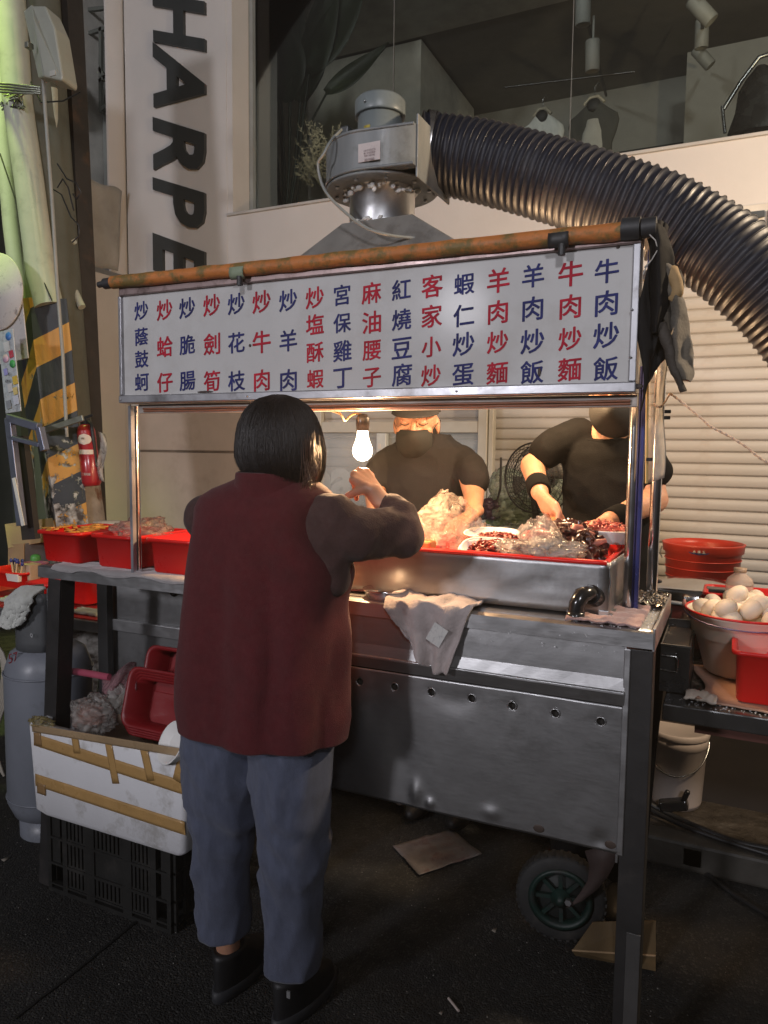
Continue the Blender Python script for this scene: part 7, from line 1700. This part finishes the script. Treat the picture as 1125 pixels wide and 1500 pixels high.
grip(mb, w2L, [P(798, 747, 2.170), P(803, 750, 2.150), P(809, 750, 2.130), P(814, 747, 2.112)], [V((.012, .020, -.022)), V((.012, -.004, -.024)), V((-.004, -.014, -.012))], [P(802, 733, 2.17), P(814, 740, 2.12), P(819, 752, 2.105), P(817, 763, 2.10)])
e2R = P(958, 732, 2.40); w2R = P(892, 764, 2.16); h2R = P(866, 771, 2.10)
mb.cap(V((s2R.x-.02, Y2_+.03, s2R.z-.04)), e2R, .042, .042); mb.cap(e2R, w2R, .043, .028)
hand(mb, w2R, (h2R-w2R)+V((-.02, -.02, 0)), (0, -.4, -1), (-.3, -1, 0), 1.08, curl=(.45, .5, .55, .65))
for k in (-1, 1): mb.cap((cx2+k*.09, Y2_+.07, .95), (cx2+k*.09, Y2_+.07, .5), .09, .06); mb.cap((cx2+k*.09, Y2_+.07, .5), (cx2+k*.09, Y2_+.08, .08), .05, .03)
build('body', mb, skin, k2, remesh=.0045, smooth=3)
z_ = lambda py: P(880, py, Y2_).z
rr2 = [(V((cx2+.0, Y2_+.04, z_(643))), .092, .080), (V((cx2, Y2_+.04, z_(646))), .112, .088), (V((cx2-.0, Y2_+.04, z_(650))), .135, .10), (V((cx2, Y2_+.04, z_(665))), .150, .115), (V((cx2, Y2_+.04, z_(700))), .146, .125), (V((cx2, Y2_+.04, z_(740))), .142, .13), (V((cx2, Y2_+.045, z_(790))), .145, .135), (V((cx2, Y2_+.05, z_(900))), .16, .14)]
shirt('tshirt', rr2, [(V((s2L.x+.01, Y2_+.03, s2L.z-.012)), P(812, 652, 2.39), .058, .055), (P(812, 652, 2.39), P(800, 663, 2.38), .055, .057), (V((s2R.x-.03, Y2_+.03, s2R.z-.03)), P(958, 690, 2.41), .060, .056)], blackcloth, k2)
for k in (-1, 1): build('trouser_leg', MB().tube([(cx2+k*.09, Y2_+.07, 1.0), (cx2+k*.09, Y2_+.07, .5), (cx2+k*.09, Y2_+.08, .08)], [.115, .085, .065], 20), blackcloth, k2); build('shoe', MB().ball((cx2+k*.09, Y2_, .04), (.05, .13, .045), 16, 10), sm2, k2)
patch(T2, mat('black_mask', (.016, .015, .014), .8, bump=.3, bs=200), k2, 'face_mask', R(-64), R(30), R(74), .078*1.0, .094, .080, (0, -.018, -.048), push=.02)
build('hair', MB().loft([ring(hc2+V((0, .03, z)), w_, d_, 24) for z, w_, d_ in ((.15, .02, .02), (.13, .06, .07), (.09, .084, .095), (.03, .086, .09), (-.03, .078, .07))]), hairm, k2)
wristband(w2L.lerp(e2L, .22), e2L-w2L, .0355, .060, blackcloth, k2); wristband(w2R.lerp(e2R, .16), e2R-w2R, .0355, .065, blackcloth, k2)
for k in (-1, 1): build('closed_eye', MB().tube([T2((k*(.016+.032*t), -.0885+.012*t*t, .012-.006*math.sin(math.pi*t))) for t in [i/8 for i in range(9)]], .0016, 6), hairm, k2)
sp2 = MB().beam(P(811, 752, 2.14), P(818, 778, 2.10), .022, .006, (0, 1, 0)); tag(build('wooden_spatula', sp2, mat('spatula_wood', (.55, .28, .10), .5), bevel=.002), 'short wooden spatula gripped by the second cook', 'spatula')
ns = P(907, 700, Y2_)
build('collar_rib', MB().tube([V((cx2+.090*math.cos(t*.157), Y2_+.035+.086*math.sin(t*.157), z_(641)+.004-.018*max(0, -math.sin(t*.157)))) for t in range(40)], .006, 6, closed=True), blackcloth, k2)
build('collar_rib', MB().tube([V((cxs+.082*math.cos(t*.157), Y1_+.03+.080*math.sin(t*.157), zs_+.070-.022*max(0, -math.sin(t*.157)))) for t in range(40)], .005, 6, closed=True), gsh, k1)

# ------------------------------------------------------------------ THIN HAZE ADDED FOR THE BULB GLOW
hz_ = MB().box((-9, -7.5, -1), (5, 9.2, 7.2))
vm = bpy.data.materials.new('glow_haze'); vm.use_nodes = True; n_ = vm.node_tree; n_.nodes.remove(n_.nodes['Principled BSDF'])
pv = n_.nodes.new('ShaderNodeVolumePrincipled'); pv.inputs['Density'].default_value = .0055; pv.inputs['Color'].default_value = (.95, .94, .92, 1); pv.inputs['Anisotropy'].default_value = .5
n_.links.new(pv.outputs[0], n_.nodes['Material Output'].inputs['Volume'])
hz = build('haze', hz_, vm); tag(hz, None, None, kind='stuff')
